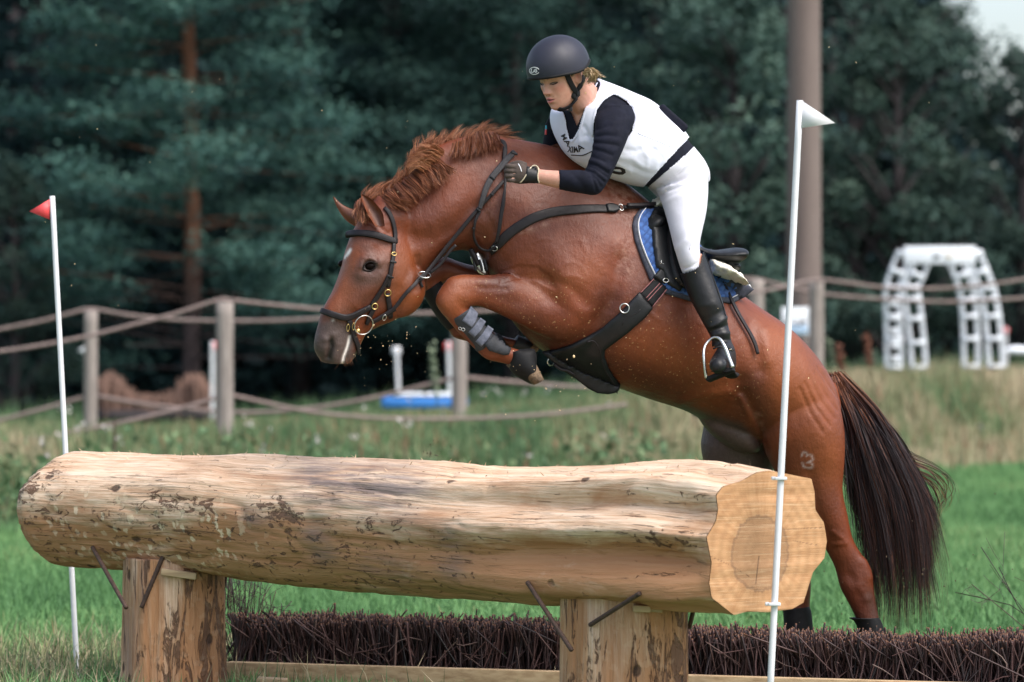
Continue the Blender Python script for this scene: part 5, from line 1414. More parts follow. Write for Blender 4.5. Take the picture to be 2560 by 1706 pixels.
# hooves
def hoof(e_top, e_bot, d, hw):
    R = loft([(e_top[0], e_top[1], d, hw * .8), (e_bot[0], e_bot[1], d, hw)], LB, 8, 22)
    return mk('hoof', *R, M['hoofdirt'], horse)
hoof(DD((2010, 1548), (2066, 1545)), DD((1995, 1602), (2082, 1600)), dh(2200) + HN, .062)
hoof(DD((1822, 1562), (1884, 1560)), DD((1810, 1612), (1900, 1610)), dh(2020) + HO, .062)
hoof(zz('B', [(960, 1310), (1190, 1160)]), zz('B', [(1225, 1500), (1330, 1440)]), dh(1300) + NF - .03, .058)
hoof(zz('B', [(1090, 1160), (1150, 1030)]), zz('B', [(1240, 1190), (1300, 1100)]), dh(1320) + OF, .05)

# ---- leg boots
def shell(name, rows, mat, n=20, m=24, extra=None, parent=None):
    return mk(name, *loft(rows, LB, n, m), M[mat] if isinstance(mat, str) else mat, parent or horse)
o = NF - .03
zbn = lambda a, b_, hw, oo=o: hrowz('B', a, b_, hw, oo)
tb = shell('tendon_boot', [zbn((410, 872), (614, 742), .047), zbn((450, 925), (660, 800), .045), zbn((540, 1020), (745, 905), .042), zbn((630, 1115), (815, 985), .044), zbn((665, 1165), (842, 1005), .044), zbn((700, 1180), (850, 1020), .04)], 'dusty')
tb['label'] = 'dusty blue grey boot with looped emblem on near foreleg'
BV = BVHTree.FromPolygons([v.co[:] for v in tb.data.vertices], [list(f.vertices) for f in tb.data.polygons])
t = NT('dusty_strap'); M['dusty_strap'] = t.done(t.ramp(t.noise(40, 5, .7), [(.3, (.06, .068, .095)), (.7, (.15, .16, .21))]), .8, t.bump(t.noise(300, 2), .4, .002))
for a, c, w_ in (((575, 905), (650, 765), 150), ((620, 1010), (735, 860), 100), ((690, 1100), (810, 935), 100)):
    strap('boot_strap', BV, zz('B', [a, ((a[0] + c[0]) / 2 + 6, (a[1] + c[1]) / 2 + 6), c]), w_ * .2551 * .8, 'dusty_strap', tb, .0018, .0006, 10)
for cx_, cy_ in ((512, 945), (542, 955)):
    h, nn = ray(BV, z1('B', cx_, cy_))
    mk('emblem', *torus(h + nn * .002, nn, .0125 * .55, .0011, 20, 6), M['white_print'], tb)
sp = zz('B', [(745, 1100), (800, 1040), (850, 1010), (910, 1040), (960, 1100), (988, 1165), (965, 1205), (920, 1205), (860, 1185), (790, 1160)])
bbv = BVHTree.FromPolygons([v.co[:] for v in loft_obj.data.vertices], []) if False else HBV
patch('tendon_boot_flap', HBV, sp, 'dusty', tb, .012, .012, 5, slack=-.01)
ob = shell('tendon_boot', [zb((135, 602), (335, 465), .05), zb((160, 640), (350, 520), .049), zb((230, 760), (400, 660), .046), zb((320, 890), (480, 790), .046), zb((385, 965), (560, 880), .046)], 'rubber')
# bell boot over the near fore hoof
bb = shell('bell_boot', [zbn((985, 1185), (1120, 1150), .045), zbn((975, 1300), (1235, 1150), .062), zbn((1040, 1400), (1262, 1235), .070), zbn((1195, 1490), (1250, 1300), .066), zbn((1215, 1480), (1245, 1400), .05)], 'rubber')
shell('bell_boot', [zb((1010, 1140), (1080, 1010), .05), zb((1060, 1180), (1170, 1050), .06), zb((1120, 1190), (1230, 1090), .06)], 'dusty')
shell('hind_boot', [hrow((1950, 1420), (2020, 1420), .052, HN), hrow((1966, 1434), (2026, 1430), .05, HN), hrow((1984, 1490), (2044, 1484), .05, HN), hrow((1996, 1530), (2050, 1520), .046, HN)], 'rubber')
shell('hind_boot', [hrow((1798, 1400), (1860, 1394), .052, HO), hrow((1800, 1420), (1866, 1416), .052, HO), hrow((1804, 1500), (1872, 1496), .052, HO), hrow((1812, 1540), (1876, 1536), .046, HO)], 'rubber')

# ---- mane
def hair_block(name, guides, mat, n, jit, wid, k=9, tone=None, parent=None, spread=1.0, dfun=None, curl=.25, clump=7):
    dfun = dfun or dh
    """guides: list of (px polyline, depth offset list); strands interpolate between neighbouring guides"""
    G = np.array([Pa(crom(np.array(g, float), k), dfun(np.array(g)[:, 0].mean()) + np.interp(np.linspace(0, 1, k), np.linspace(0, 1, len(dd)), dd)) for g, dd in guides])
    nc = max(4, n // clump); ci = RNG.integers(0, nc, n)
    u = np.clip(RNG.uniform(0, len(G) - 1, nc)[ci] + RNG.normal(0, .05, n), 0, len(G) - 1.001); i = np.minimum(u.astype(int), len(G) - 2); f = (u - i)[:, None, None]
    S = G[i] * (1 - f) + G[i + 1] * f
    ln = np.clip(RNG.uniform(.62, 1.05, nc)[ci] * RNG.uniform(.82, 1.05, n), .3, 1.06)[:, None]
    t = np.linspace(0, 1, k)
    S = np.stack([np.stack([np.interp(np.minimum(t * l_, 1), t, S[a, :, c]) for c in range(3)], -1) for a, l_ in enumerate(ln[:, 0])])
    cj = RNG.normal(size=(nc, 1, 3))[ci]; cw = RNG.normal(size=(nc, 1, 3))[ci]
    S = S + (cj * .75 + RNG.normal(size=(n, 1, 3)) * .35 * (1 - .6 * t[None, :, None])) * jit * np.array([1, .9, 1])
    w = (cw * .95 + RNG.normal(size=(n, 1, 3)) * .25) * spread
    S = S + w * (t[None, :, None] ** 1.6) * jit * 1.8
    ph = RNG.uniform(0, 6.28, (nc, 1, 1))[ci]; S = S + np.sin(t[None, :, None] * 7 + ph) * (RNG.normal(size=(nc, 1, 3))[ci] + .25 * RNG.normal(size=(n, 1, 3))) * jit * curl * t[None, :, None]
    Vv, Fl = strands(S, k, RNG.uniform(.6, 1.4, n) * wid)
    tn = np.clip(RNG.normal(.5, .22, n)[:, None] + .25 * (t[None] - .4), 0, 1) if tone is None else np.clip(tone(RNG, n, t), 0, 1)
    return mk(name, Vv, Fl, M[mat], parent or horse, True, {'tone': np.repeat(tn, 2, axis=1).ravel()})
fm = lambda *p: zz('Fm', p)
# pieces blown up and to the far side, along the crest, then locks falling on the near side
hair_block('mane', [(fm((600, 900), (560, 850), (640, 790), (720, 770)), (0, 0, .02, .03)), (fm((740, 900), (700, 820), (760, 750), (860, 720)), (0, .0, .02, .03)),
                    (fm((960, 760), (900, 700), (960, 650), (1040, 610)), (0, 0, .01, .02)), (fm((1120, 620), (1060, 560), (1060, 480), (1110, 420)), (0, -.01, 0, .01)),
                    (fm((1260, 500), (1160, 420), (1150, 300), (1240, 225)), (0, -.01, 0, .02)), (fm((1400, 420), (1290, 320), (1290, 220), (1350, 175)), (0, -.01, 0, .02)),
                    (fm((1560, 370), (1480, 260), (1520, 170), (1620, 125)), (0, -.01, .01, .03)), (fm((1740, 320), (1680, 200), (1760, 120), (1880, 105)), (0, -.01, .01, .03)), (fm((1900, 290), (1860, 170), (1930, 100), (2060, 85)), (0, -.01, .01, .03)),
                    (fm((2020, 270), (1990, 180), (2060, 150), (2160, 190)), (0, -.01, .01, .02)), (fm((2100, 270), (2110, 210), (2200, 200), (2330, 235)), (0, -.01, 0, .01))], 'mane', 4200, .0085, .0017, curl=.12, clump=12)
hair_block('mane_lock', [(fm((1560, 250), (1540, 340), (1520, 400), (1500, 450)), (-.10, -.105, -.11, -.115)), (fm((1700, 200), (1700, 300), (1690, 370), (1680, 420)), (-.09, -.1, -.11, -.12)), (fm((1830, 150), (1850, 250), (1850, 320), (1840, 370)), (-.08, -.10, -.11, -.12)),
                         (fm((1950, 150), (1985, 230), (2000, 290), (2010, 330)), (-.06, -.09, -.11, -.12)), (fm((2010, 180), (2030, 240), (2040, 280), (2050, 300)), (-.06, -.09, -.1, -.11))], 'mane', 2200, .005, .0018, curl=.1, clump=12, tone=lambda R, n, t: R.normal(.36, .18, n)[:, None] + 0 * t[None])
hair_block('mane_lock', [(fm((760, 840), (830, 880), (900, 920), (960, 930)), (-.08, -.10, -.11, -.12)), (fm((880, 770), (960, 850), (1030, 900), (1090, 945)), (-.08, -.105, -.12, -.125)), (fm((980, 700), (1060, 780), (1120, 850), (1150, 890)), (-.08, -.11, -.125, -.13)),
                         (fm((1080, 610), (1170, 690), (1230, 760), (1270, 790)), (-.08, -.11, -.125, -.13)), (fm((1170, 520), (1280, 590), (1340, 680), (1380, 710)), (-.09, -.12, -.13, -.135)), (fm((1280, 440), (1390, 500), (1450, 580), (1490, 640)), (-.09, -.12, -.13, -.135)), (fm((1350, 420), (1440, 480), (1520, 540), (1560, 580)), (-.10, -.12, -.13, -.135))], 'mane', 3400, .0065, .0018, curl=.12, clump=14, tone=lambda R, n, t: R.normal(.38, .2, n)[:, None] + .2 * (t[None] - .5))
hair_block('mane_lock', [(fm((1210, 560), (1140, 520), (1090, 530), (1030, 600)), (-.09, -.11, -.10, -.09)), (fm((1290, 470), (1180, 420), (1110, 460), (1070, 540)), (-.09, -.12, -.11, -.10)), (fm((1370, 400), (1260, 340), (1180, 370), (1130, 430)), (-.09, -.12, -.11, -.10)), (fm((1430, 350), (1330, 290), (1230, 280), (1160, 330)), (-.09, -.12, -.11, -.10))], 'mane', 1500, .007, .0018, curl=.12, clump=14, tone=lambda R, n, t: R.normal(.66, .18, n)[:, None] + .1 * t[None])
hair_block('forelock', [(fm((505, 900), (490, 960), (500, 1040), (530, 1110)), (-.03, -.06, -.08, -.09)), (fm((545, 870), (540, 960), (545, 1050), (560, 1130)), (-.05, -.08, -.10, -.11)), (fm((590, 860), (600, 960), (600, 1020), (605, 1080)), (-.06, -.09, -.11, -.11))], 'mane', 700, .006, .0026)
hair_block('mane_lock', [(DD((1255, 345), (1275, 335), (1300, 335), (1330, 345)), (0, -.02, -.02, -.03)), (DD((1310, 352), (1330, 345), (1360, 356), (1385, 375)), (0, -.02, -.03, -.05))], 'mane', 500, .008, .0025, tone=lambda R, n, t: R.normal(.25, .15, n)[:, None] + 0 * t[None])
# ---- tail
J = lambda *p: zz('J', p)
def ttone(R, n, t): return R.normal(.40, .20, n)[:, None] + .0 * t[None] + 1.1 * np.clip(.42 - t[None], 0, 1) + .25 * np.clip(t[None] - .72, 0, 1) * R.uniform(0, 3, (n, 1))
hair_block('tail', [(J((380, 150), (430, 330), (440, 520), (500, 740), (540, 1000), (580, 1280)), (-.04, -.06, -.07, -.06, -.05, -.05)),
                    (J((365, 110), (450, 300), (500, 500), (560, 760), (600, 1020), (620, 1320)), (-.02, -.09, -.11, -.10, -.09, -.08)),
                    (J((362, 96), (480, 270), (560, 470), (640, 720), (680, 1000), (690, 1320)), (0, -.09, -.12, -.12, -.11, -.09)),
                    (J((368, 98), (520, 270), (630, 460), (720, 700), (750, 980), (740, 1310)), (.0, -.06, -.10, -.11, -.10, -.08)),
                    (J((375, 100), (560, 290), (680, 470), (780, 720), (800, 960), (820, 1240)), (.03, .0, -.03, -.05, -.05, -.05)),
                    (J((380, 105), (590, 320), (700, 500), (800, 740), (812, 960), (872, 1180)), (.05, .05, .04, .0, .0, .0))], 'tail', 9500, .016, .0023, 16, ttone, spread=1.3, curl=.5, clump=26)
hair_block('tail_lock', [(J((640, 400), (720, 460), (830, 510), (920, 570), (952, 640), (920, 700), (850, 740), (800, 745)), (0, 0, 0, .02, .03, .02, .02, .02)), (J((650, 420), (740, 520), (840, 560), (900, 620), (905, 680), (850, 735), (790, 740), (740, 700)), (0, 0, 0, .02, .02, .02, .02, .02)), (J((680, 520), (760, 600), (820, 660), (830, 740), (810, 800), (790, 850), (770, 900), (760, 950)), (0, 0, 0, .02, .02, .02, .02, .02))], 'tail', 70, .012, .0034, 22, lambda R, n, t: R.normal(.75, .2, n)[:, None] + 0 * t[None], clump=2)
hair_block('tail_lock', [(J((425, 400), (420, 520), (425, 640), (432, 780)), (-.04, -.05, -.05, -.05)), (J((430, 480), (450, 600), (480, 740), (500, 940)), (-.04, -.05, -.05, -.05))], 'tail', 90, .006, .003, 10, lambda R, n, t: R.normal(.3, .2, n)[:, None] + 0 * t[None])
# whiskers
w0 = A((360, 1420), (330, 1460), (260, 1490), (120, 1480), (80, 1420))
st_ = []
for i in range(60):
    a = crom(w0, 60)[i]; h = ray(HBV, a + RNG.normal(size=2) * 4)
    if not h: continue
    dv = nrm(np.array([RNG.normal(.1, .6), RNG.normal(-.3, .4), -1.0]))
    t = np.linspace(0, 1, 5)[:, None]; st_.append(h[0] + dv * t * RNG.uniform(.015, .04))
Vv, Fl = strands(np.array(st_), 5, .0009); tag(mk('whiskers', Vv, Fl, M['tail'], horse, True, {'tone': np.full(len(Vv), .9)}), None, None, None, 'stuff')
# ================================================================ RIDER
H = lambda *p: zz('H', p)
K = lambda *p: zz('K', p)
C_ = lambda *p: zz('C', p)
DE = lambda *p: zz('Dd', p)
def rrow(k, a, b, d, hw, **o): return (z1(k, *a), z1(k, *b), d, hw, o)
# ---- materials
t = NT('rider_skin'); at = lambda n: t.attr(n).outputs['Fac']
c = t.ramp(t.noise(40, 4, .6), [(.3, (.52, .25, .18)), (.7, (.63, .33, .245))])
c = t.mix(at('blush'), c, (.52, .17, .125)); c = t.mix(at('lip'), c, (.47, .15, .135)); c = t.mix(at('brow'), c, (.10, .048, .025)); c = t.mix(at('face_dark'), c, (.018, .012, .012))
c = t.mix(at('eyewhite'), c, (.6, .56, .53))
M['skin'] = t.done(c, .48, t.bump(t.noise(500, 2), .12, .001), Subsurface_Weight=.12, Subsurface_Scale=.01)
t.b.inputs['Subsurface Radius'].default_value = (1, .35, .2)
t = NT('blond_hair'); a = t.attr('tone').outputs['Fac']
M['blond'] = t.done(t.ramp(a, [(0, (.06, .03, .012)), (.5, (.34, .22, .105)), (1, (.68, .52, .33))]), .45, None)

# ---- head in its own frame: L left, f forward, u up
HC = P(D(1288, 175), 15.60)
yaw, pit = math.radians(46), math.radians(20)
fv = np.array([-math.sin(yaw) * math.cos(pit), -math.cos(yaw) * math.cos(pit), -math.sin(pit)])
Lv_ = nrm(np.cross([0, 0, 1], fv)); uv_ = np.cross(fv, Lv_)
HS = 1.07
def hw_(l, f, u): return HC + HS * (np.asarray(l)[..., None] * Lv_ + np.asarray(f)[..., None] * fv + np.asarray(u)[..., None] * uv_)
def hl_(V):
    q = (V - HC) / HS
    return q @ Lv_, q @ fv, q @ uv_
prof = np.array([  # u, half width, front, back
    (.114, .004, .004, .004), (.108, .030, .032, .034), (.09, .052, .058, .060), (.06, .067, .079, .082), (.03, .072, .0865, .091), (.0, .0705, .083, .090), (-.02, .068, .084, .084),
    (-.045, .063, .085, .070), (-.07, .055, .083, .048), (-.09, .046, .080, .028), (-.106, .034, .074, .012), (-.117, .020, .060, .0), (-.121, .004, .045, -.02)])
PR = crom(prof, 90); ph = np.linspace(0, 2 * math.pi, 96, endpoint=False)
cp, sp_ = np.cos(ph), np.sin(ph)
Lg = PR[:, 1:2] * np.sign(sp_) * np.abs(sp_) ** .88
Fg = np.where(cp > 0, PR[:, 2:3] * np.abs(cp) ** .92, -PR[:, 3:4] * np.abs(cp) ** .92)
Ug = np.repeat(PR[:, :1], 96, 1)
fr = sstep(.0, .35, np.repeat(cp[None], 90, 0))
g = lambda l0, u0, sl, su: np.exp(-((np.abs(Lg) - l0) / sl) ** 2 - ((Ug - u0) / su) ** 2)
add = 0
for u0, a, w_ in ((.012, .006, .010), (.0, .009, .010), (-.012, .013, .010), (-.024, .017, .010), (-.034, .022, .0105), (-.040, .018, .012)): add = add + a * .62 * g(0, u0, w_, .009)
add = add + .007 * g(.013, -.040, .0065, .007) - .006 * g(.007, -.047, .004, .0035)
add = add - .013 * g(.031, .002, .015, .011) + .006 * g(.030, .018, .020, .007) + .0075 * g(.031, .001, .0105, .0075)
add = add + .007 * g(.0, -.062, .017, .0055) + .0075 * g(.0, -.0745, .014, .006) - .006 * g(.0, -.0675, .015, .0024) - .004 * g(0, -.084, .014, .004)
add = add + .006 * g(0, -.102, .014, .010) + .004 * g(.040, -.022, .016, .014) - .0025 * g(.030, -.058, .006, .012) - .003 * g(.0, -.053, .004, .006)
Fg = Fg + add * fr
headV, headF = tube_from_rings(hw_(Lg, Fg, Ug))
def ear_part(s):
    ax = np.array([Lv_ * .011 * s + fv * -.006, fv * .019 + uv_ * .004, uv_ * .031]) * HS
    return ellipsoid(hw_(.071 * s, -.014, -.008), ax, 16, 20)

# ---- torso
def torso_rows(k=0):
    T = [((770, 400), (590, 575), 15.76, .075, .60), ((870, 430), (500, 600), 15.78, .150, .62), ((985, 482), (500, 715), 15.80, .185, .62), ((1115, 552), (570, 855), 15.82, .178, .58),
         ((1225, 640), (690, 945), 15.84, .165, .52), ((1300, 715), (850, 1015), 15.86, .155, .45), ((1350, 785), (1000, 1065), 15.88, .150, .38), ((1385, 832), (1090, 1085), 15.90, .152, .32),
         ((1445, 905), (1130, 1115), 15.93, .17, .26), ((1482, 980), (1165, 1150), 15.95, .18, .22), ((1490, 1050), (1200, 1190), 15.97, .15, .2)]
    return [(z1('H', *a), z1('H', *b_), d, hl, {'l': (lx, -math.sqrt(1 - lx * lx), 0), 'pw': .92}) for a, b_, d, hl, lx in T]
TR = torso_rows()
larm = [rrow('H', (985, 560), (800, 560), 15.68, .06), rrow('H', (1010, 640), (758, 640), 15.62, .062), rrow('H', (975, 740), (752, 730), 15.58, .060), rrow('H', (930, 850), (740, 840), 15.55, .054), rrow('H', (885, 950), (715, 925), 15.53, .050),
        rrow('H', (840, 1040), (690, 985), 15.52, .050), rrow('H', (770, 1135), (655, 985), 15.51, .050), rrow('H', (660, 1130), (600, 985), 15.51, .048), rrow('H', (510, 1102), (512, 985), 15.515, .041)]
fore = [rrow('H', (520, 1102), (520, 986), 15.515, .039), rrow('H', (440, 1085), (450, 982), 15.52, .034), rrow('H', (375, 1068), (385, 975), 15.525, .029), rrow('H', (300, 1060), (310, 965), 15.53, .027)]
rarm = [rrow('H', (560, 570), (450, 640), 15.92, .055), rrow('H', (560, 700), (428, 690), 15.98, .055), rrow('H', (560, 790), (415, 790), 16.02, .052), rrow('H', (540, 900), (405, 880), 16.05, .048), rrow('H', (470, 1010), (400, 920), 16.06, .045), rrow('H', (330, 1000), (320, 910), 16.06, .036), rrow('H', (220, 990), (210, 910), 16.05, .03)]
thigh = [rrow('H', (1486, 1000), (1150, 1110), 15.86, .12), rrow('H', (1488, 1110), (1185, 1190), 15.81, .108), rrow('H', (1478, 1240), (1218, 1290), 15.76, .098), rrow('H', (1452, 1370), (1245, 1385), 15.71, .088), rrow('H', (1434, 1460), (1268, 1480), 15.68, .076),
         rrow('Dd', (596, 490), (425, 530), 15.66, .068), rrow('Dd', (608, 560), (450, 610), 15.66, .060), rrow('Dd', (640, 640), (490, 690), 15.66, .05)]
shin = [rrow('Dd', (622, 470), (436, 605), 15.66, .062), rrow('Dd', (668, 600), (462, 690), 15.66, .062), rrow('Dd', (722, 730), (502, 790), 15.65, .058), rrow('Dd', (766, 850), (548, 890), 15.64, .052), rrow('Dd', (795, 960), (600, 985), 15.64, .045), rrow('Dd', (812, 1050), (650, 1075), 15.64, .04), rrow('Dd', (828, 1130), (690, 1150), 15.64, .040), rrow('Dd', (846, 1215), (694, 1215), 15.64, .034)]
FL = (.97, -.24, 0)
foot = [rrow('Dd', (805, 1200), (862, 1432), 15.68, .023, l=FL), rrow('Dd', (788, 1172), (848, 1440), 15.65, .028, l=FL), rrow('Dd', (764, 1178), (815, 1428), 15.60, .031, l=FL), rrow('Dd', (742, 1240), (775, 1425), 15.54, .033, l=FL), rrow('Dd', (735, 1283), (748, 1424), 15.485, .035, l=FL), rrow('Dd', (730, 1300), (738, 1420), 15.455, .031, l=FL), rrow('Dd', (727, 1322), (731, 1408), 15.435, .022, l=FL), rrow('Dd', (726, 1348), (727, 1385), 15.425, .010, l=FL)]
def mirror_leg(rows, dd): return [(a, b_, d + dd, hw, o) for a, b_, d, hw, o in rows]
neckp = loft([rrow('K', (1000, 820), (700, 1180), 15.72, .055, l=(.7, -.7, 0)), rrow('K', (930, 740), (640, 1080), 15.67, .052, l=(.7, -.7, 0)), rrow('K', (850, 640), (560, 960), 15.63, .05, l=(.7, -.7, 0)), rrow('K', (780, 560), (520, 860), 15.62, .05, l=(.7, -.7, 0))], n=16, m=22)
def hand_parts(gr, dd=0.0):
    q = lambda x, y, d: P(z1('C', x, y), d + dd)
    out = [loft([rrow('C', (700, 930), (730, 745), 15.525 + dd, .024), rrow('C', (600, 930), (600, 690), 15.515 + dd, .026), rrow('C', (480, 940), (490, 650), 15.505 + dd, .024), rrow('C', (370, 920), (370, 655), 15.505 + dd, .019), rrow('C', (335, 880), (335, 690), 15.51 + dd, .014)], (.15, -.989, 0), 20, 18, grow=gr)]
    for (k0, k1, k2, k3), r in ((((400, 690), (340, 684), (282, 684), (300, 690)), .0096), (((390, 752), (335, 752), (272, 752), (295, 760)), .0100), (((390, 824), (335, 824), (275, 824), (300, 830)), .0098), (((400, 884), (350, 888), (300, 884), (320, 880)), .0086)):
        pts = [q(*k0, 15.503), q(*k1, 15.492), q(*k2, 15.500), q(*k3, 15.524), q(k3[0] + 40, k3[1], 15.540)]
        out.append(tube(pts, [r, r * 1.02, r, r * .95, r * .8] + np.array(gr), 10, 18))
    out.append(tube([q(560, 680, 15.515), q(470, 640, 15.515), q(390, 648, 15.52), q(330, 665, 15.528)], np.array([.0125, .0112, .0105, .009]) + gr, 10, 16))
    return out
rhand = [tube([P(z1('H', 260, 950), 16.05), P(z1('H', 215, 945), 16.03), P(z1('H', 170, 935), 16.0), P(z1('H', 140, 930), 15.97)], [.030, .034, .032, .018], 14, 14)] + \
        [tube([P(z1('H', 175, 910 + k * 22), 16.0), P(z1('H', 140, 910 + k * 22), 15.96), P(z1('H', 150, 912 + k * 22), 15.935)], .009, 8, 8) for k in range(4)] + \
        [tube([P(z1('H', 215, 905), 16.02), P(z1('H', 175, 885), 15.98), P(z1('H', 145, 885), 15.955)], .01, 8, 8)]
body_parts = [loft(TR, n=60, m=36, grow=-.008), neckp, (headV, headF), ear_part(1), ear_part(-1), loft(larm, n=36, m=20, grow=-.006), loft(fore, n=16, m=20), loft(rarm, n=30, m=18, grow=-.006)] + \
    hand_parts(-.0015) + rhand + [loft(thigh, n=40, m=24, grow=-.008), loft(shin, n=30, m=22, grow=-.008), loft(foot, n=16, m=18, grow=-.006), loft(mirror_leg(thigh, .46), n=40, m=24, grow=-.008), loft(mirror_leg(shin, .66), n=30, m=22, grow=-.008), loft(mirror_leg(foot, .68), n=16, m=18, grow=-.006)]
RB = Body(*remesh(body_parts, .0036, 2, .45))
l, f, u = hl_(RB.V); al = np.abs(l)
front = sstep(.04, .06, f)
def lp(name, w): RB.at[name] = np.clip(np.maximum(RB.at.get(name, 0), w * front), 0, 1)
# crisp the features once more on the finished skin
dl = lambda l0, u0, sl, su: np.exp(-((al - l0) / sl) ** 2 - ((u - u0) / su) ** 2)
disp = (-.0035 * dl(.030, -.0065, .012, .0026) * 1.3 + .0035 * dl(.030, .0025, .011, .004) - .003 * dl(0, -.0672, .0155, .0016) + .0012 * dl(.0, -.0615, .012, .003) + .002 * dl(0, -.0735, .011, .0035)) * front
RB.V = RB.V + RB.N * disp[:, None]
# ear hollow
for s in (1, -1):
    m_ = np.exp(-((f + .012) / .008) ** 2 - ((u + .006) / .016) ** 2) * (l * s > .06)
    RB.V = RB.V + RB.N * (-.006 * m_)[:, None]; RB.at['blush'] = np.clip(RB.at.get('blush', 0) + .8 * m_, 0, 1)
RB.upd()
lp('lip', .95 * np.exp(-(np.maximum(np.abs(u + .0675) - .0035 * (1 - (al / .022) ** 2), 0) / .0022) ** 2) * (al < .023) * (f > .07))
lp('face_dark', np.exp(-((u + .0675) / .0012) ** 2) * (al < .017) * .9)  # shade of the mouth gap painted as a dark line
arc = lambda c0: c0 - .0035 * ((al - .031) / .013) ** 2
lp('face_dark', np.exp(-((u - arc(-.0040)) / .0026) ** 2) * sstep(.014, .018, al) * (1 - sstep(.042, .046, al)) * .95)
lp('eyewhite', np.exp(-((u - arc(-.0065)) / .0016) ** 2) * sstep(.018, .021, al) * (1 - sstep(.036, .040, al)) * .35)
lp('brow', np.exp(-((u - .0175 + .003 * ((al - .033) / .015) ** 2) / .0038) ** 2) * sstep(.010, .016, al) * (1 - sstep(.046, .054, al)) * .95)
lp('blush', .55 * dl(.044, -.030, .020, .018)); lp('blush', .25 * dl(0, -.036, .012, .01)); lp('face_dark', .9 * np.exp(-((al - .0085) / .0028) ** 2 - ((u + .0475) / .0018) ** 2))  # blush, then nostril shade painted dark
lp('face_dark', .8 * np.exp(-((l - .020) / .0016) ** 2 - ((u + .056) / .0016) ** 2))      # beauty spot
lp('blush', .5 * np.exp(-((u + .0095) / .003) ** 2) * sstep(.016, .02, al) * (1 - sstep(.042, .048, al)))
for k_ in ('lip', 'face_dark', 'brow', 'blush', 'eyewhite'): RB.at.setdefault(k_, np.zeros(len(RB.V)))
rider = RB.obj('person', M['skin'])
tag(rider, 'rider in white vest, navy shirt and dark helmet leaning forward over the horse', 'person')
RBV = RB.bvh()

# lids, brows and lips laid on the face
def face_line(name, pts, r, mat, both=True, off=.0):
    for sg in ((1, -1) if both else (1,)):
        q = crom(np.array(pts, float), 16); out = []
        for l_, u_ in q:
            o_ = hw_(l_ * sg, .2, u_); h_ = RBV.ray_cast(Vector(o_), Vector(-fv))
            out.append(np.array(h_[0]) + fv * off if h_[0] else hw_(l_ * sg, .08, u_))
        mk(name, *tube(np.array(out), np.interp(np.linspace(0, 1, 16), np.linspace(0, 1, len(r)), r), 8), mat, rider)
M['face_dark'] = simple('dark_lash_mouth', (.012, .008, .008), .7, .1, 30, 0); M['brow_hair'] = simple('brown_brow', (.13, .065, .035), .8, .2, 200, 0)
M['lip_skin'] = simple('lip_skin', (.48, .155, .14), .42, .1, 60, .2, 300, .001)
face_line('eyelashes', [(.0165, -.0075), (.024, -.0095), (.033, -.0105), (.041, -.0085), (.046, -.0055)], [.0009, .0018, .0022, .0018, .0008], M['face_dark'], off=.0008)
face_line('eyebrow', [(.012, .0145), (.022, .0185), (.034, .0195), (.045, .0145)], [.0015, .0026, .0022, .0008], M['brow_hair'], off=-.0004)
face_line('upper_lip', [(-.021, -.0665), (-.011, -.0630), (-.004, -.0610), (0, -.0618), (.004, -.0610), (.011, -.0630), (.021, -.0665)], [.0008, .0030, .0036, .0034, .0036, .0030, .0008], M['lip_skin'], False, -.0006)
face_line('lower_lip', [(-.019, -.0690), (-.009, -.0735), (0, -.0748), (.009, -.0735), (.019, -.0690)], [.0008, .0036, .0044, .0036, .0008], M['lip_skin'], False, -.0008)
face_line('mouth_line', [(-.020, -.0672), (0, -.0678), (.020, -.0672)], [.0006, .0016, .0006], M['face_dark'], False, .0006)  # dark strip stands in for the shade between the lips

# ---- jersey (shirt) with sleeves
JB = Body(*remesh([loft(TR, n=70, m=44, grow=.002), loft(larm, n=44, m=26, grow=.003), loft(rarm[:6], n=36, m=22, grow=.003)], .0042, 4, .5))
for q, r_, a in ((C_((1610, 150), (1700, 110), (1800, 80)), 5, -.0035), (C_((1620, 250), (1720, 225), (1860, 235)), 5, -.004), (C_((1580, 335), (1740, 350), (1900, 380)), 4, -.0035), (C_((1560, 430), (1700, 470), (1820, 520)), 4.5, -.004), (C_((1510, 530), (1600, 570), (1700, 610)), 4, -.0035),
                  (C_((1480, 640), (1600, 670), (1760, 780)), 4.5, -.005), (C_((1470, 690), (1580, 720), (1740, 840)), 4, -.0045), (C_((1450, 740), (1560, 770), (1700, 900)), 4, -.0045), (C_((1520, 800), (1600, 870), (1660, 980)), 4, -.004), (C_((1540, 860), (1570, 940), (1590, 1040)), 4, -.004),
                  (C_((1620, 200), (1740, 170), (1900, 160)), 7, .003), (C_((1580, 290), (1740, 290), (1920, 310)), 7, .003), (C_((1540, 390), (1700, 410), (1860, 450)), 7, .003), (C_((1500, 600), (1620, 630), (1780, 720)), 7, .004), (C_((1460, 720), (1570, 745), (1720, 870)), 6, .003),
                  (C_((1100, 800), (1200, 900), (1300, 1000)), 9, .002), (C_((1250, 780), (1350, 900), (1420, 1030)), 7, -.002), (H((940, 560), (975, 640), (970, 720)), 5, -.0025), (H((800, 580), (900, 560)), 6, -.002)):
    JB.bump(q, r_, a)
JB.rough(.0016, 22, 3)
vneck = H((556, 560), (592, 600), (612, 640), (632, 690), (660, 630), (690, 560), (712, 500), (735, 440), (700, 380), (560, 420), (480, 520))
keep = ~((inpoly(JB.px, vneck)) & (JB.face > -.1))
collar_top = (seglen(JB.px, H((770, 400), (590, 575))) < 9)
hem = H((1388, 838), (1240, 1010), (1085, 1092))
ax_ = (JB.px - z1('H', 1388, 836)) @ nrm(np.array([.66, .75]))
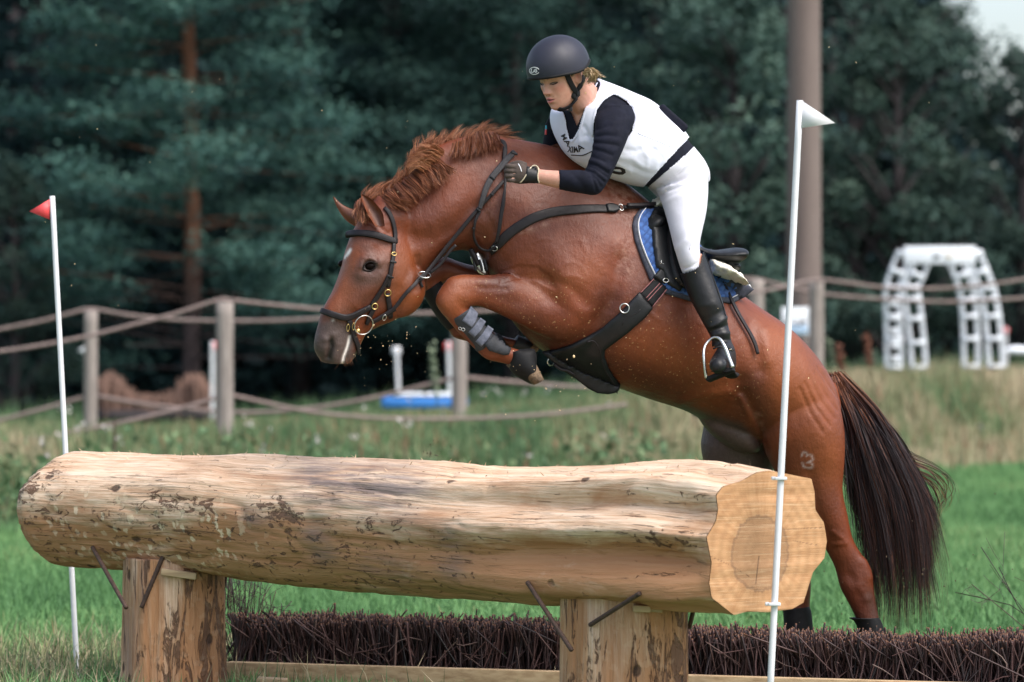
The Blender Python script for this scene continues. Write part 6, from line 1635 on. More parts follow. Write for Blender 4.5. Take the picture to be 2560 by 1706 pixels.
keep &= ~((ax_ > 10) & (JB.V[:, 1] > 15.70) & (JB.px[:, 0] > z1('H', 950, 0)[0]))
cuff = (JB.px[:, 0] < z1('H', 516, 0)[0]) & (JB.px[:, 1] > z1('H', 0, 930)[1]) & (JB.V[:, 1] < 15.7)
keep &= ~cuff
JB.cut(keep)
jersey = JB.obj('jersey', M['jersey'], rider)
def thick(o, t_, off=1.0):
    md = o.modifiers.new('thickness', 'SOLIDIFY'); md.thickness = t_; md.offset = off
    return o
thick(jersey, .002, -1)
# sleeve flag colours on the far arm, red stripe
for poly, m_ in ((H((429, 690), (437, 690), (437, 715), (428, 715)), 'cyan_print'), (H((427, 715), (437, 715), (436, 750), (425, 750)), 'red_plastic')):
    patch('sleeve_badge', JB.bvh(), poly, m_, jersey, .001, .001, 2)

# ---- vest
VB = Body(*remesh([loft(TR[:8], n=70, m=56, grow=.011)], .0042, 3, .5))
for q, r_, a in ((H((700, 760), (735, 800), (750, 840)), 6, -.005), (H((680, 700), (720, 760), (760, 780)), 6, -.004), (H((560, 780), (620, 800), (700, 790)), 8, .003), (H((640, 720), (660, 830)), 6, .003), (H((960, 850), (1020, 860), (1080, 830), (1140, 850)), 7, -.003),
                  (H((1060, 830), (1100, 900), (1090, 960)), 7, .003), (H((1140, 850), (1190, 900), (1180, 960)), 7, -.003), (H((920, 900), (1000, 910), (1060, 960)), 8, .003), (H((1080, 540), (1200, 640), (1320, 730)), 5, .002), (H((1040, 740), (1180, 790), (1320, 850)), 4, -.002), (H((1000, 960), (1080, 1000), (1160, 1010)), 7, -.003), (H((900, 940), (980, 990)), 6, .003)):
    VB.bump(q, r_, a)
VB.rough(.003, 9, 5)
arm_near = H((872, 488), (810, 528), (765, 590), (745, 680), (742, 765), (790, 800), (945, 785), (992, 725), (1010, 650), (998, 580), (955, 528), (905, 498))
vn = H((540, 590), (556, 640), (562, 700), (584, 780), (605, 776), (640, 715), (668, 620), (692, 550), (722, 478), (768, 385), (600, 330), (470, 470), (480, 570))
lf = (VB.V - P(z1('H', 750, 600), 15.80)) @ nrm(np.array([.62, -.78, 0]))
keep = ~(inpoly(VB.px, arm_near) & (VB.face > -.2)) & ~(inpoly(VB.px, vn) & (VB.face > -.15))
far_c = VB.V - (P(z1('H', 470, 660), 15.95))
keep &= ~((np.linalg.norm(far_c, axis=1) < .085))
ax_ = (VB.px - z1('H', 1352, 795)) @ nrm(np.array([1, .92]))
keep &= ~((ax_ > -2) & (VB.px[:, 0] > z1('H', 950, 0)[0]))
VB.cut(keep)
vest = VB.obj('vest', M['vest'], rider)
thick(vest, .003, -1)
VBV = VB.bvh()
# dark hem band below the vest is the jersey; add printing
def print_text(txt, k, path, hpx, mat, bvh, parent, font_w=1.0, slant=0.0, bold=0):
    """letters laid along a path on a surface"""
    cu = bpy.data.curves.new('t', 'FONT'); cu.body = txt; cu.size = 1.0; cu.offset = bold
    o = bpy.data.objects.new('t', cu); COL.objects.link(o)
    dg = bpy.context.evaluated_depsgraph_get(); dg.update(); me = bpy.data.meshes.new_from_object(o.evaluated_get(dg))
    bm = bmesh.new(); bm.from_mesh(me); bmesh.ops.triangulate(bm, faces=bm.faces[:]); bmesh.ops.subdivide_edges(bm, edges=[e for e in bm.edges if e.calc_length() > .25], cuts=2, use_grid_fill=True); bmesh.ops.triangulate(bm, faces=bm.faces[:])
    V = np.array([v.co[:] for v in bm.verts]); bm.verts.index_update(); Fc = np.array([[v.index for v in f.verts] for f in bm.faces]); bm.free()
    bpy.data.objects.remove(o); bpy.data.curves.remove(cu); bpy.data.meshes.remove(me)
    x0, x1 = V[:, 0].min(), V[:, 0].max(); y0, y1 = V[:, 1].min(), V[:, 1].max()
    pth = crom(zz(k, path), 60); tt = (V[:, 0] - x0) / (x1 - x0) * 59; yy = (V[:, 1] - y0) / (y1 - y0)
    base = np.stack([np.interp(tt, np.arange(60), pth[:, c]) for c in (0, 1)], -1)
    tg = np.gradient(pth, axis=0); tg = np.stack([np.interp(tt, np.arange(60), tg[:, c]) for c in (0, 1)], -1); tg = nrm(tg)
    q = base + np.stack([tg[:, 1], -tg[:, 0]], -1) * (yy * hpx)[:, None] + tg * (yy * hpx * slant)[:, None]
    out, ok = np.zeros((len(V), 3)), np.zeros(len(V), bool)
    for i, p_ in enumerate(q):
        h = ray(bvh, p_)
        if h: out[i] = h[0] + h[1] * .0022; ok[i] = True
    Fc = Fc[ok[Fc].all(1)]
    used = np.unique(Fc); mp = -np.ones(len(V), int); mp[used] = np.arange(len(used))
    return mk('lettering', out[used], [mp[Fc]], M[mat], parent)
print_text('MA', 'C', [(1075, 235), (1115, 310), (1175, 400)], 12, 'ink', VBV, vest, bold=.01)
print_text('XIMA', 'C', [(1170, 470), (1240, 480), (1330, 475), (1425, 420)], 15.5, 'ink', VBV, vest, bold=.02)
strap('printed_line', VBV, C_((1225, 515), (1290, 518), (1350, 522), (1400, 520), (1470, 490), (1530, 462)), 2.6, 'ink', vest, .0012, .0015)
strap('number', VBV, C_((1840, 705), (1900, 702), (1965, 712), (1998, 748), (1985, 778), (1940, 784), (1880, 772), (1800, 752)), 11, 'ink', vest, .0012, .0018)
strap('armhole_hem', VBV, arm_near[[0, 1, 2, 3, 4]] + np.array([-3, -1]), 5.5, 'vest', vest, .0022, .0006)
strap('armhole_hem', VBV, arm_near[[6, 7, 8, 9, 10, 11, 0]] + np.array([4, -1]), 5.5, 'vest', vest, .0022, .0006)
strap('neck_hem', VBV, H((545, 600), (560, 650), (566, 702), (580, 770), (594, 792), (612, 778), (650, 715), (676, 625), (700, 555), (730, 484), (765, 410)) + np.array([1, 1]), 4.5, 'vest', vest, .0022, .0006)
strap('side_seam', VBV, H((1030, 740), (1110, 772), (1180, 800), (1250, 830)), 2.4, 'vest', vest, .0018, .0004)
strap('shoulder_seam', VBV, H((690, 560), (740, 580), (765, 590)), 2.4, 'vest', vest, .0018, .0004)
# pouch on the back
pc = P(z1('H', 1250, 655), 15.88); e1 = nrm(P(z1('H', 1350, 740), 15.88) - P(z1('H', 1145, 560), 15.88)); e3 = nrm(np.cross(e1, [0, -1, 0])); e3 = e3 if e3[2] > 0 else -e3
e2 = np.cross(e3, e1)
Vp, Fp = box((0, 0, 0), (.145, .12, .055), None, .012)
mk('back_pouch', Vp @ np.array([e1, e2, e3]) + pc + e3 * -.004 + np.array([-.0, -.02, 0]), Fp, M['jersey'], rider)
# ---- breeches
BB = Body(*remesh([loft(TR[6:], n=40, m=48, grow=.004), loft(thigh, n=60, m=36, grow=.001), loft(mirror_leg(thigh, .46), n=50, m=30, grow=.001)], .0048, 5, .5))
for q, r_, a in ((H((1180, 1150), (1215, 1115), (1300, 1090), (1380, 1060)), 6, -.006), (H((1190, 1120), (1250, 1080)), 5, .004), (H((1200, 1180), (1300, 1120), (1420, 1090)), 6, -.003), (H((1180, 1200), (1260, 1160), (1400, 1130)), 7, .003), (H((1300, 1010), (1400, 950)), 6, -.003), (H((1420, 1080), (1450, 1250), (1430, 1400)), 6, .002),
                  (DE((470, 600), (520, 590), (570, 560)), 3, -.003), (DE((480, 620), (540, 600)), 3, .003), (DE((430, 560), (450, 600)), 4, -.003), (H((1290, 1490), (1340, 1450), (1400, 1440)), 9, .004), (H((1330, 1300), (1345, 1400)), 20, .003)):
    BB.bump(q, r_, a)
BB.rough(.0018, 14, 9)
ax_ = (BB.px - z1('H', 1388, 836)) @ nrm(np.array([.66, .75]))
BB.cut(~((ax_ < 0) & (BB.px[:, 1] < z1('H', 0, 1120)[1]) & (BB.px[:, 0] < z1('H', 1450, 0)[0])))
breeches = BB.obj('breeches', M['breeches'], rider); thick(breeches, .003, -1)
bbv2 = BB.bvh()
strap('side_seam', bbv2, H((1412, 1030), (1422, 1110), (1418, 1250), (1395, 1400), (1370, 1500)), 2.4, 'breeches', breeches, .0016, .0004)
strap('waist_seam', bbv2, H((1180, 1075), (1270, 1020), (1350, 950), (1420, 880)), 2.6, 'breeches', breeches, .0018, .0004)
strap('pocket_seam', bbv2, H((1200, 1145), (1260, 1100), (1330, 1075)), 2.2, 'breeches', breeches, .0016, .0004)
# ---- tall boots
def boot(dd, near):
    B_ = Body(*remesh([loft(mirror_leg(shin, dd), n=50, m=32, grow=.003), loft(mirror_leg(foot, dd), n=24, m=24, grow=.002)], .0042, 4, .5))
    if near:
        for q, r_, a in ((DE((690, 1060), (740, 1030), (800, 985)), 7, .006), (DE((680, 1090), (740, 1075), (810, 1050)), 6, -.006), (DE((700, 1130), (760, 1110), (825, 1105)), 7, .005), (DE((700, 1180), (770, 1165), (835, 1160)), 5, -.004), (DE((640, 1010), (720, 960), (790, 930)), 8, -.003), (DE((600, 900), (700, 880)), 9, .002), (DE((690, 1290), (745, 1275), (800, 1290)), 3, -.003)):
            B_.bump(q, r_, a)
    top = DE((430, 640), (560, 610), (610, 560), (622, 455))
    edge = (B_.px[:, 0] - np.interp(B_.px[:, 1], *DE((0, 440), (0, 700))[:, 1][None].repeat(2, 0))) if False else 0
    ln = zz('Dd', [(425, 640), (480, 632), (540, 612), (590, 580), (610, 530), (622, 452)])
    yb = np.interp(B_.px[:, 0], ln[:, 0], ln[:, 1])
    B_.cut(~((B_.px[:, 1] < yb) & (B_.px[:, 1] < z1('Dd', 0, 720)[1])))
    o = B_.obj('tall_boot', M['boot_leather'], rider); thick(o, .003, -1)
    if near:
        bv = B_.bvh()
        strap('boot_seam', bv, DE((624, 470), (660, 560), (700, 680), (740, 800), (775, 900), (795, 970)), 2.2, 'black_leather', o, .002, .001)
        strap('spur_strap', bv, DE((700, 1235), (760, 1215), (830, 1225), (850, 1240)), 8, 'black_leather', o, .003, .002)
        h, nn = ray(bv, z1('Dd', 838, 1236)); mk('spur_buckle', *torus(h + nn * .004, nn, .006, .0012, 16, 6, 1.4, .8), M['steel'], o)
        sole = loft([rrow('Dd', (862, 1412), (866, 1452), 15.685, .022, l=FL), rrow('Dd', (838, 1415), (842, 1465), 15.63, .027, l=FL), rrow('Dd', (790, 1395), (795, 1420), 15.57, .034, l=FL), rrow('Dd', (745, 1400), (748, 1418), 15.48, .036, l=FL), rrow('Dd', (738, 1402), (740, 1414), 15.45, .028, l=FL)], n=20, m=18)
        mk('sole', *sole, M['rubber'], o)
    return o
nb = boot(0, True); nb['label'] = 'black tall boot resting in the near stirrup'
boot(.66, False)
# ---- gloves
GB = Body(*remesh(hand_parts(.0012), .0028, 2, .4))
for q, r_, a in ((C_((300, 720), (400, 720)), 2.2, -.002), (C_((290, 788), (400, 790)), 2.2, -.003), (C_((300, 858), (390, 858)), 2.2, -.003), (C_((540, 700), (520, 800), (470, 900)), 3, -.0015)): GB.bump(q, r_, a)
glove = GB.obj('glove', M['glove'], rider)
gbv = GB.bvh()
patch('glove_cuff', gbv, C_((570, 690), (600, 700), (640, 680), (700, 690), (735, 740), (750, 880), (740, 935), (650, 925), (500, 930), (520, 880), (560, 800)), 'black_leather', glove, .001, .003, 3)
strap('cuff_piping', gbv, C_((470, 915), (510, 880), (550, 820), (600, 740), (650, 690), (705, 690), (735, 740), (720, 840), (745, 930)), 2.6, 'trim', glove, .003, .004)
strap('cuff_piping', gbv, C_((740, 710), (765, 760), (768, 820), (740, 870)), 3.0, 'trim', glove, .004, .004)
strap('glove_print', gbv, C_((445, 650), (475, 700), (495, 765)), 2.0, 'white_print', glove, .001, .0012)
mk('glove', *join(*[(x[0], x[1]) for x in rhand]), M['glove'], rider)
# ---- helmet
def helmet():
    a_L, a_f, a_u, cu = .1085, .131, .118, .036
    phi = np.linspace(0, 2 * math.pi, 120, endpoint=False)
    adeg = np.degrees(np.minimum(phi, 2 * math.pi - phi))
    rim = np.interp(adeg, [0, 30, 60, 85, 100, 115, 130, 145, 160, 180], [.030, .027, .021, .014, .013, .020, .030, .026, .006, -.006]) - cu
    rows = []
    n = 40
    for i in range(n):
        tt = i / (n - 1)
        uu = a_u * np.cos(math.radians(4) + (np.arccos(np.clip(rim / a_u, -1, 1)) - math.radians(4)) * tt)
        r = np.sqrt(np.maximum(1 - (np.abs(uu) / a_u) ** 2.15, 0))
        r = np.where(uu < 0, r ** .6 * 1.0, r)
        rows.append(hw_(a_L * r * np.sin(phi), a_f * r * np.cos(phi), uu + cu))
    outer = np.array(rows)
    cen = hw_(0, 0, cu)
    inner = cen + (outer - cen) * .90
    R = np.concatenate([outer, inner[::-1]])
    o = mk('helmet', *tube_from_rings(R), M['helmet'], rider)
    rimp = outer[-1]; cl = np.vstack([rimp, rimp[:1]])
    edge = cen + (rimp - cen) * .985
    nn_ = nrm(edge - cen)
    mk('helmet_rim', *tube(np.vstack([edge, edge[:2]]), .0062, 8, None, False), M['rubber'], o)
    bv = BVHTree.FromPolygons([tuple(v) for v in outer.reshape(-1, 3)], grid_faces(n, 120, True).tolist())
    print_text('LAS', 'K', [(142, 635), (190, 640), (230, 632)], 9.5, 'white_print', bv, o, slant=.1, bold=.03)
    a = np.linspace(.5, 5.9, 30)
    strap('logo_ring', bv, np.stack([1300 + (190 + 64 * np.cos(a)) * .19133, 60 + (614 + 46 * np.sin(a)) * .19133], -1), 1.7, 'white_print', o, .0008, .0012, 40)
    return o
hel = helmet()
for nme, q, w_ in (('chin_strap', K((590, 610), (630, 720), (680, 820), (725, 890), (735, 960)), [16, 15, 15, 14, 13]), ('chin_strap', K((835, 650), (820, 720), (785, 800), (735, 870)), [12, 13, 14, 13]), ('chin_strap', K((735, 960), (690, 1020), (640, 1070), (560, 1110), (500, 1105)), [13, 12, 11, 16, 12])):
    strap(nme, RBV, q, w_, 'rubber', hel, .004, .003)
h, nn = ray(RBV, z1('K', 690, 935)); mk('strap_pad', *ellipsoid(h + nn * .004, [[.011, 0, 0], [0, .006, 0], [-.004, 0, .017]], 12, 14), M['rubber'], hel)
h, nn = ray(RBV, z1('K', 733, 900)); mk('strap_buckle', *box(h + nn * .012, (.014, .004, .02), None, .0015), M['ink'], hel)
h, nn = ray(RBV, z1('K', 640, 1085)); mk('strap_buckle', *box(h + nn * .010, (.016, .004, .02), None, .0015), M['ink'], hel)
# ---- hair: swept back under the helmet into a short bun
hd = lambda x: 15.56
tn = lambda R, n, t: R.normal(.55, .22, n)[:, None] + 0 * t[None]
hair_block('hair', [(K((665, 690), (720, 640), (800, 600), (900, 600)), (-.02, -.03, -.02, .02)), (K((650, 640), (720, 600), (800, 580), (920, 590)), (-.02, -.03, -.02, .02)), (K((690, 590), (740, 570), (830, 560), (930, 590)), (-.02, -.03, -.02, .02))], 'blond', 500, .003, .0017, 8, tn, rider, .6, hd)
hair_block('hair', [(K((850, 600), (960, 600), (1000, 660), (960, 720), (890, 740)), (-.02, -.03, -.02, 0, .02)), (K((840, 640), (930, 620), (960, 680), (920, 740), (870, 760)), (-.03, -.04, -.03, -.01, 0)), (K((860, 680), (910, 640), (930, 700), (890, 760), (860, 770)), (-.02, -.04, -.04, -.02, 0)), (K((880, 590), (960, 590), (1010, 640), (1040, 670), (1050, 665)), (0, 0, .01, .02, .02))], 'blond', 650, .005, .002, 10, tn, rider, 1.0, hd, .8)
mk('ear_ring', *torus(P(z1('K', 858, 905), 15.535), (.6, -.8, 0), .0035, .0008, 12, 5), M['brass'], rider)
# ================================================================ TACK
G = lambda *p: zz('G', p)
E_ = lambda *p: zz('E', p)
# ---- saddle pad and fleece
def quilt_amp(q):
    u = (q[:, 0] * .78 + q[:, 1] * .62) / 15.0; v = (q[:, 0] * -.62 + q[:, 1] * .78) / 15.0
    du = np.abs(u - np.round(u)); dv = np.abs(v - np.round(v)); m = np.minimum(du, dv)
    return np.clip(m * 2, 0, 1), .006 * np.sqrt(np.clip(m * 2, 0, 1)) - .003
pad_poly = DE((110, 150), (150, 130), (215, 90), (330, 140), (480, 200), (600, 420), (735, 560), (880, 660), (1015, 768), (940, 830), (840, 880), (700, 860), (520, 860), (320, 800), (200, 690), (130, 520), (80, 380), (62, 270), (75, 200))
quilt_in = DE((120, 165), (160, 150), (330, 150), (600, 430), (880, 680), (990, 752), (900, 815), (820, 848), (700, 830), (520, 830), (330, 770), (235, 668), (165, 520), (112, 380), (95, 275), (102, 210))
padroot = empty('saddle_pad', (float(P(pad_poly[0], 15.8)[0]), 15.9, 2.0), 'blue quilted saddle pad with dark binding under the saddle', 'saddle pad')
patch('binding', HBV, pad_poly, 'piping', padroot, .006, .010, 6, slack=.02)
patch('quilted_panel', HBV, quilt_in, 'quilt', padroot, .010, .011, 4, amp=quilt_amp, slack=.02)
strap('white_cord', HBV, DE((150, 148), (112, 205), (96, 275), (112, 380), (165, 520), (238, 672)), 2.6, 'white_plastic', padroot, .017, .006)
strap('white_cord', HBV, DE((990, 752), (900, 815), (820, 850)), 2.2, 'white_plastic', padroot, .017, .006)
fl_ = Body(*remesh([loft([rrow('Dd', (650, 520), (660, 640), 15.90, .16), rrow('Dd', (745, 550), (720, 665), 15.92, .19), rrow('Dd', (830, 605), (800, 690), 15.93, .19), rrow('Dd', (905, 672), (880, 725), 15.94, .18), rrow('Dd', (938, 722), (925, 742), 15.95, .14)], n=30, m=40),
                            loft([rrow('Dd', (300, 20), (330, 110), 15.93, .05), rrow('Dd', (245, 60), (270, 130), 15.93, .075), rrow('Dd', (208, 100), (225, 130), 15.93, .08)], n=14, m=20)], .006, 4))
fl_.rough(.009, 55, 4); fl_.rough(.004, 130, 6)
tag(mk('fleece', fl_.V, fl_.F, M['cream_fleece'], padroot), None, None, None, 'stuff')
# ---- saddle
sad = empty('saddle', (float(P(z1('Dd', 600, 450), 15.9)[0]), 15.95, 2.05), 'black leather jumping saddle with stirrup and stud girth', 'saddle')
seat = Body(*remesh([loft([rrow('Dd', (345, 90), (345, 230), 15.90, .10), rrow('Dd', (420, 240), (430, 330), 15.91, .10), rrow('Dd', (520, 380), (520, 470), 15.92, .11), rrow('Dd', (600, 432), (600, 530), 15.93, .125), rrow('Dd', (690, 460), (680, 540), 15.94, .15), rrow('Dd', (770, 458), (765, 548), 15.95, .175),
                          rrow('Dd', (850, 447), (845, 552), 15.96, .182), rrow('Dd', (912, 450), (905, 545), 15.96, .16), rrow('Dd', (943, 472), (938, 510), 15.96, .10)], n=60, m=44, l=None) if False else
                    loft([rrow('Dd', (345, 90), (345, 230), 15.90, .10), rrow('Dd', (420, 240), (430, 330), 15.91, .10), rrow('Dd', (520, 380), (520, 470), 15.92, .11), rrow('Dd', (600, 432), (600, 530), 15.93, .125), rrow('Dd', (690, 455), (680, 550), 15.94, .15), rrow('Dd', (770, 450), (765, 560), 15.95, .172),
                          rrow('Dd', (850, 438), (845, 560), 15.96, .180), rrow('Dd', (915, 442), (905, 550), 15.96, .16), rrow('Dd', (948, 468), (938, 512), 15.96, .10)], n=60, m=44),
                    loft([rrow('Dd', (770, 540), (770, 600), 15.95, .10), rrow('Dd', (840, 550), (845, 615), 15.96, .11), rrow('Dd', (885, 560), (888, 622), 15.96, .09)], n=14, m=24)], .006, 3))
seat.obj('seat', M['black_leather'], sad)
flap = patch('flap_panel', HBV, DE((205, 165), (250, 160), (330, 145), (372, 180), (385, 300), (400, 420), (430, 600), (470, 720), (420, 790), (330, 740), (285, 640), (235, 600), (205, 420), (195, 300), (175, 230)), 'black_leather', sad, .026, .012, 5, slack=.01)
kb = loft([rrow('Dd', (255, 165), (165, 215), 15.70, .026), rrow('Dd', (330, 200), (170, 270), 15.685, .036), rrow('Dd', (310, 270), (180, 320), 15.685, .030), rrow('Dd', (240, 330), (195, 350), 15.69, .015)], n=24, m=24)
kbB = Body(*kb); 
d_h = ray(HBV, z1('Dd', 250, 240)); sh = d_h[0][1] - 15.70 - .022
mk('knee_block', kb[0] + np.array([0, sh, 0]), kb[1], M['black_leather'], sad)
patch('flap', HBV, DE((335, 145), (375, 190), (382, 300), (400, 430), (432, 560), (470, 640), (520, 720), (520, 800), (430, 760), (360, 700), (325, 560), (300, 400), (315, 320), (345, 230)), 'black_leather', sad, .044, .012, 5, slack=.01)
strap('flap_welt', HBV, DE((335, 150), (348, 210), (330, 290), (305, 370), (315, 480), (345, 600), (385, 700), (420, 760)), 4.0, 'leather', sad, .058, .003)
strap('stirrup_leather', HBV, DE((470, 640), (500, 760), (560, 910), (620, 1060), (665, 1160)), 8.0, 'leather', sad, .006, .055)
strap('leather_tail', HBV, DE((650, 470), (700, 560), (735, 690), (790, 800), (850, 920), (930, 1060), (1000, 1180), (1040, 1275)), [9, 10, 10.5, 10.5, 10.5, 10.5, 10.5, 8], 'leather', sad, .006, .016)
patch('flap_corner', HBV, DE((645, 490), (700, 510), (722, 545), (730, 680), (715, 690), (690, 620)), 'leather', sad, .05, .008, 5, slack=.01)
# girth with stud guard
patch('girth_elastic', HBV, DE((318, 520), (352, 560), (330, 770), (212, 905), (120, 800), (222, 690), (270, 600)), 'rubber', sad, .010, .008, 5)
for a, c in (((1385, 410), (1525, 265)), ((1440, 468), (1590, 312)), ((1462, 492), (1615, 330)), ((1520, 555), (1665, 375))):
    strap('girth_stitching', HBV, E_(a, ((a[0] + c[0]) / 2, (a[1] + c[1]) / 2), c), 2.0, 'girth_red' if 'girth_red' in M else 'rope', sad, .004, .018)
patch('girth_buckle_guard', HBV, E_((1520, 240), (1600, 140), (1650, 100), (1700, 180), (1640, 320)), 'black_leather', sad, .024, .008, 4)
for c in ((1640, 290), (1612, 100)):
    h, nn = ray(HBV, z1('E', *c)); mk('girth_buckle', *torus(h + nn * .036, nn, .012, .002, 16, 6, 1.0, .7), M['steel'], sad)
patch('stud_girth', HBV, E_((1380, 400), (1525, 575), (1420, 690), (1260, 830), (1080, 960), (1015, 1010), (1010, 1100), (1060, 1230), (1120, 1320), (1180, 1400), (1170, 1450), (1120, 1480), (1050, 1495), (930, 1482), (830, 1430), (700, 1330), (560, 1240), (430, 1130), (330, 1040), (480, 1015), (650, 960), (850, 860), (1000, 770), (1180, 610), (1300, 480)), 'black_leather', sad, .009, .012, 5, slack=-.01)
strap('girth_seam', HBV, E_((800, 905), (870, 895), (930, 930), (970, 1000), (985, 1100), (1040, 1230), (1140, 1370), (1160, 1440)), 3.0, 'leather', sad, .006, .018)
strap('girth_seam', HBV, E_((1385, 580), (1350, 620), (1230, 680), (1200, 740)), 2.2, 'leather', sad, .005, .017)
h, nn = ray(HBV, z1('E', 1222, 572)); mk('girth_ring', *torus(h + nn * .026, nn, .0185, .0026), M['steel'], sad)
h, nn = ray(HBV, z1('E', 520, 1090)); mk('girth_ring', *torus(P(z1('E', 425, 1150), h[1] - .01), (.5, -.8, -.2), .0165, .0024), M['steel'], sad)
mk('girth_strap', *tube(Pa(E_((455, 1180), (540, 1240), (600, 1250), (685, 1300)), [h[1] - .02] * 4), [.005, .006, .0055, .004], 8, 16), M['leather'], sad)
# stirrup iron round the foot
def smooth3(pts, n): return crom(np.array(pts), n)
arch = [P(z1('Dd', x_, y_), d_) for x_, y_, d_ in ((645, 1462, 15.50), (632, 1370, 15.50), (624, 1270, 15.505), (634, 1210, 15.52), (668, 1165, 15.53), (712, 1140, 15.525), (755, 1158, 15.51), (795, 1225, 15.49), (825, 1310, 15.48), (850, 1378, 15.475))]
ap = smooth3(arch, 50)
mk('stirrup_iron', *tube(ap, np.interp(np.linspace(0, 1, 50), [0, .25, .55, .8, 1], [.0062, .0055, .005, .0075, .0100]), 10), M['steel'], sad)
ta, tb_ = arch[0], arch[-1]; e = nrm(tb_ - ta); L = np.linalg.norm(tb_ - ta)
yv = nrm(np.array([0, 1.0, -.25])); yv = nrm(yv - e * (yv @ e)); zv = np.cross(e, yv)
V, Fl = box((0, 0, 0), (L * 1.02, .052, .018), None, .004); mk('stirrup_tread', V @ np.array([e, yv, zv]) + (ta + tb_) / 2 + yv * .02 - np.array([0, 0, .004]), Fl, M['rubber'], sad)
# ---- breastplate
bp = empty('breastplate', (float(P(z1('G', 1300, 560), 15.7)[0]), 15.7, 2.1), 'dark leather breastplate strap crossing the horse shoulder to the saddle', 'breastplate')
strap('shoulder_strap', HBV, G((1050, 740), (1095, 690), (1140, 645), (1200, 600), (1290, 550), (1400, 518), (1520, 505), (1620, 500), (1745, 502)), [18, 24, 25, 25, 25, 25, 25, 23, 22], 'leather', bp, .007, .004)
strap('strap_keeper', HBV, G((1690, 500), (1725, 500), (1762, 500)), [22, 27, 10], 'black_leather', bp, .006, .011)
h, nn = ray(HBV, z1('G', 1768, 500)); mk('ring', *torus(h + nn * .014, nn, .0145, .0022, sx=.75), M['steel'], bp)
strap('saddle_strap', HBV, H((925, 1238), (1000, 1236), (1080, 1234), (1150, 1232)), 9.5, 'leather', bp, .006, .016)
strap('saddle_strap', HBV, DE((0, 135), (120, 135), (235, 133)), 10, 'leather', bp, .006, .03)
h, nn = ray(HBV, z1('Dd', 250, 130)); mk('dee_ring', *torus(h + nn * .045, nn, .0135, .0022), M['steel'], bp)
h, nn = ray(HBV, z1('G', 1075, 715)); mk('chest_buckle', *torus(h + nn * .014, nn, .010, .0022, sx=1.3), M['steel'], bp)
# shiny plate hanging below the neck, with its leather tab
cpl = P(z1('B', 715, 320), 15.72)
mk('chest_plate', *loft([rrow('B', (655, 225), (690, 190), 15.72, .010), rrow('B', (612, 250), (735, 235), 15.72, .014), rrow('B', (640, 330), (775, 320), 15.72, .016), rrow('B', (690, 400), (782, 400), 15.72, .014), rrow('B', (735, 425), (775, 422), 15.72, .008)], n=24, m=20), M['steel'], bp)
for x0_ in (640, 700, 748):
    mk('plate_slot', *tube(Pa(zz('B', [(x0_, 270), (x0_ + 16, 330), (x0_ + 28, 385)]), 15.703), [.004, .006, .004], 8, 10), M['ink'], bp)
mk('leather_tab', *tube(Pa(zz('B', [(610, 170), (650, 240), (690, 330)]), 15.70), [.010, .012, .006], 8, 10), M['leather'], bp)
# ---- bridle
brd = empty('bridle', (float(P(z1('A', 640, 600), 15.5)[0]), 15.55, 1.9), 'dark brown leather bridle with browband, shaped noseband and rubber reins', 'bridle')
strap('headpiece', HBV, A((610, 225), (645, 262), (672, 320), (688, 390), (694, 450), (692, 505)), [9, 11.5, 11.5, 11.5, 11.5, 11], 'leather', brd, .006, .003)
strap('browband', HBV, A((318, 440), (360, 432), (440, 430), (520, 438), (590, 456), (655, 482), (706, 496)), [13, 15.5, 16, 16, 16, 16, 14], 'leather', brd, .010, .004)
strap('browband_edge', HBV, A((310, 462), (400, 452), (500, 460), (590, 480), (650, 502)), 2.2, 'rubber', brd, .012, .004)
strap('cheekpiece', HBV, A((684, 500), (680, 580), (672, 650), (660, 720), (648, 790), (638, 858)), [9.5, 10.5, 11, 11, 11, 9], 'leather', brd, .006, .005)
for y_, w_ in ((660, 13), (775, 13)):
    x_ = np.interp(y_, [500, 580, 650, 720, 790, 858], [684, 680, 672, 660, 648, 638]); strap('keeper', HBV, A((x_ - 24, y_ - 4), (x_, y_), (x_ + 24, y_ + 6)), 5.5, 'black_leather', brd, .004, .011)
h, nn = ray(HBV, z1('A', 678, 597)); mk('buckle', *torus(h + nn * .013, nn, .0085, .0016, 16, 6, 1.25, .8), M['brass'], brd)
strap('noseband', HBV, A((120, 1052), (155, 1063), (210, 1080), (290, 1100), (350, 1088), (420, 1052), (500, 1012)), [15, 16, 16, 16, 16, 15, 13], 'leather', brd, .010, .004)
strap('noseband_cheek', HBV, A((500, 1012), (545, 940), (590, 870), (625, 800), (640, 760)), [12, 12, 11.5, 11, 10], 'leather', brd, .006, .005)
for c, r_ in (((632, 897), .0130), ((528, 1006), .0118)):
    h, nn = ray(HBV, z1('A', *c)); mk('ring', *torus(h + nn * .014, nn, r_, .0022), M['brass'], brd)
strap('jaw_strap', HBV, A((632, 905), (642, 970), (652, 1040), (656, 1100)), [12, 13.5, 13.5, 12], 'leather', brd, .006, .005)
strap('bit_strap', HBV, A((528, 1020), (500, 1070), (478, 1115), (462, 1155)), [11, 12, 11.5, 8], 'leather', brd, .006, .006)
h, nn = ray(HBV, z1('A', 440, 1140)); mk('bit_ring', *torus(P(z1('A', 446, 1162), h[1] - .022), nn, .0400, .0021, 40, 8), M['steel'], brd)
h, nn = ray(HBV, z1('A', 388, 1202)); mk('bit_knob', *ellipsoid(h + nn * .012, np.eye(3) * .0105, 10, 12), M['brass'], brd)
strap('chin_strap', HBV, A((322, 1110), (345, 1180), (370, 1260), (392, 1330), (396, 1390)), [13, 12.5, 12.5, 13, 10], 'leather', brd, .006, .005)
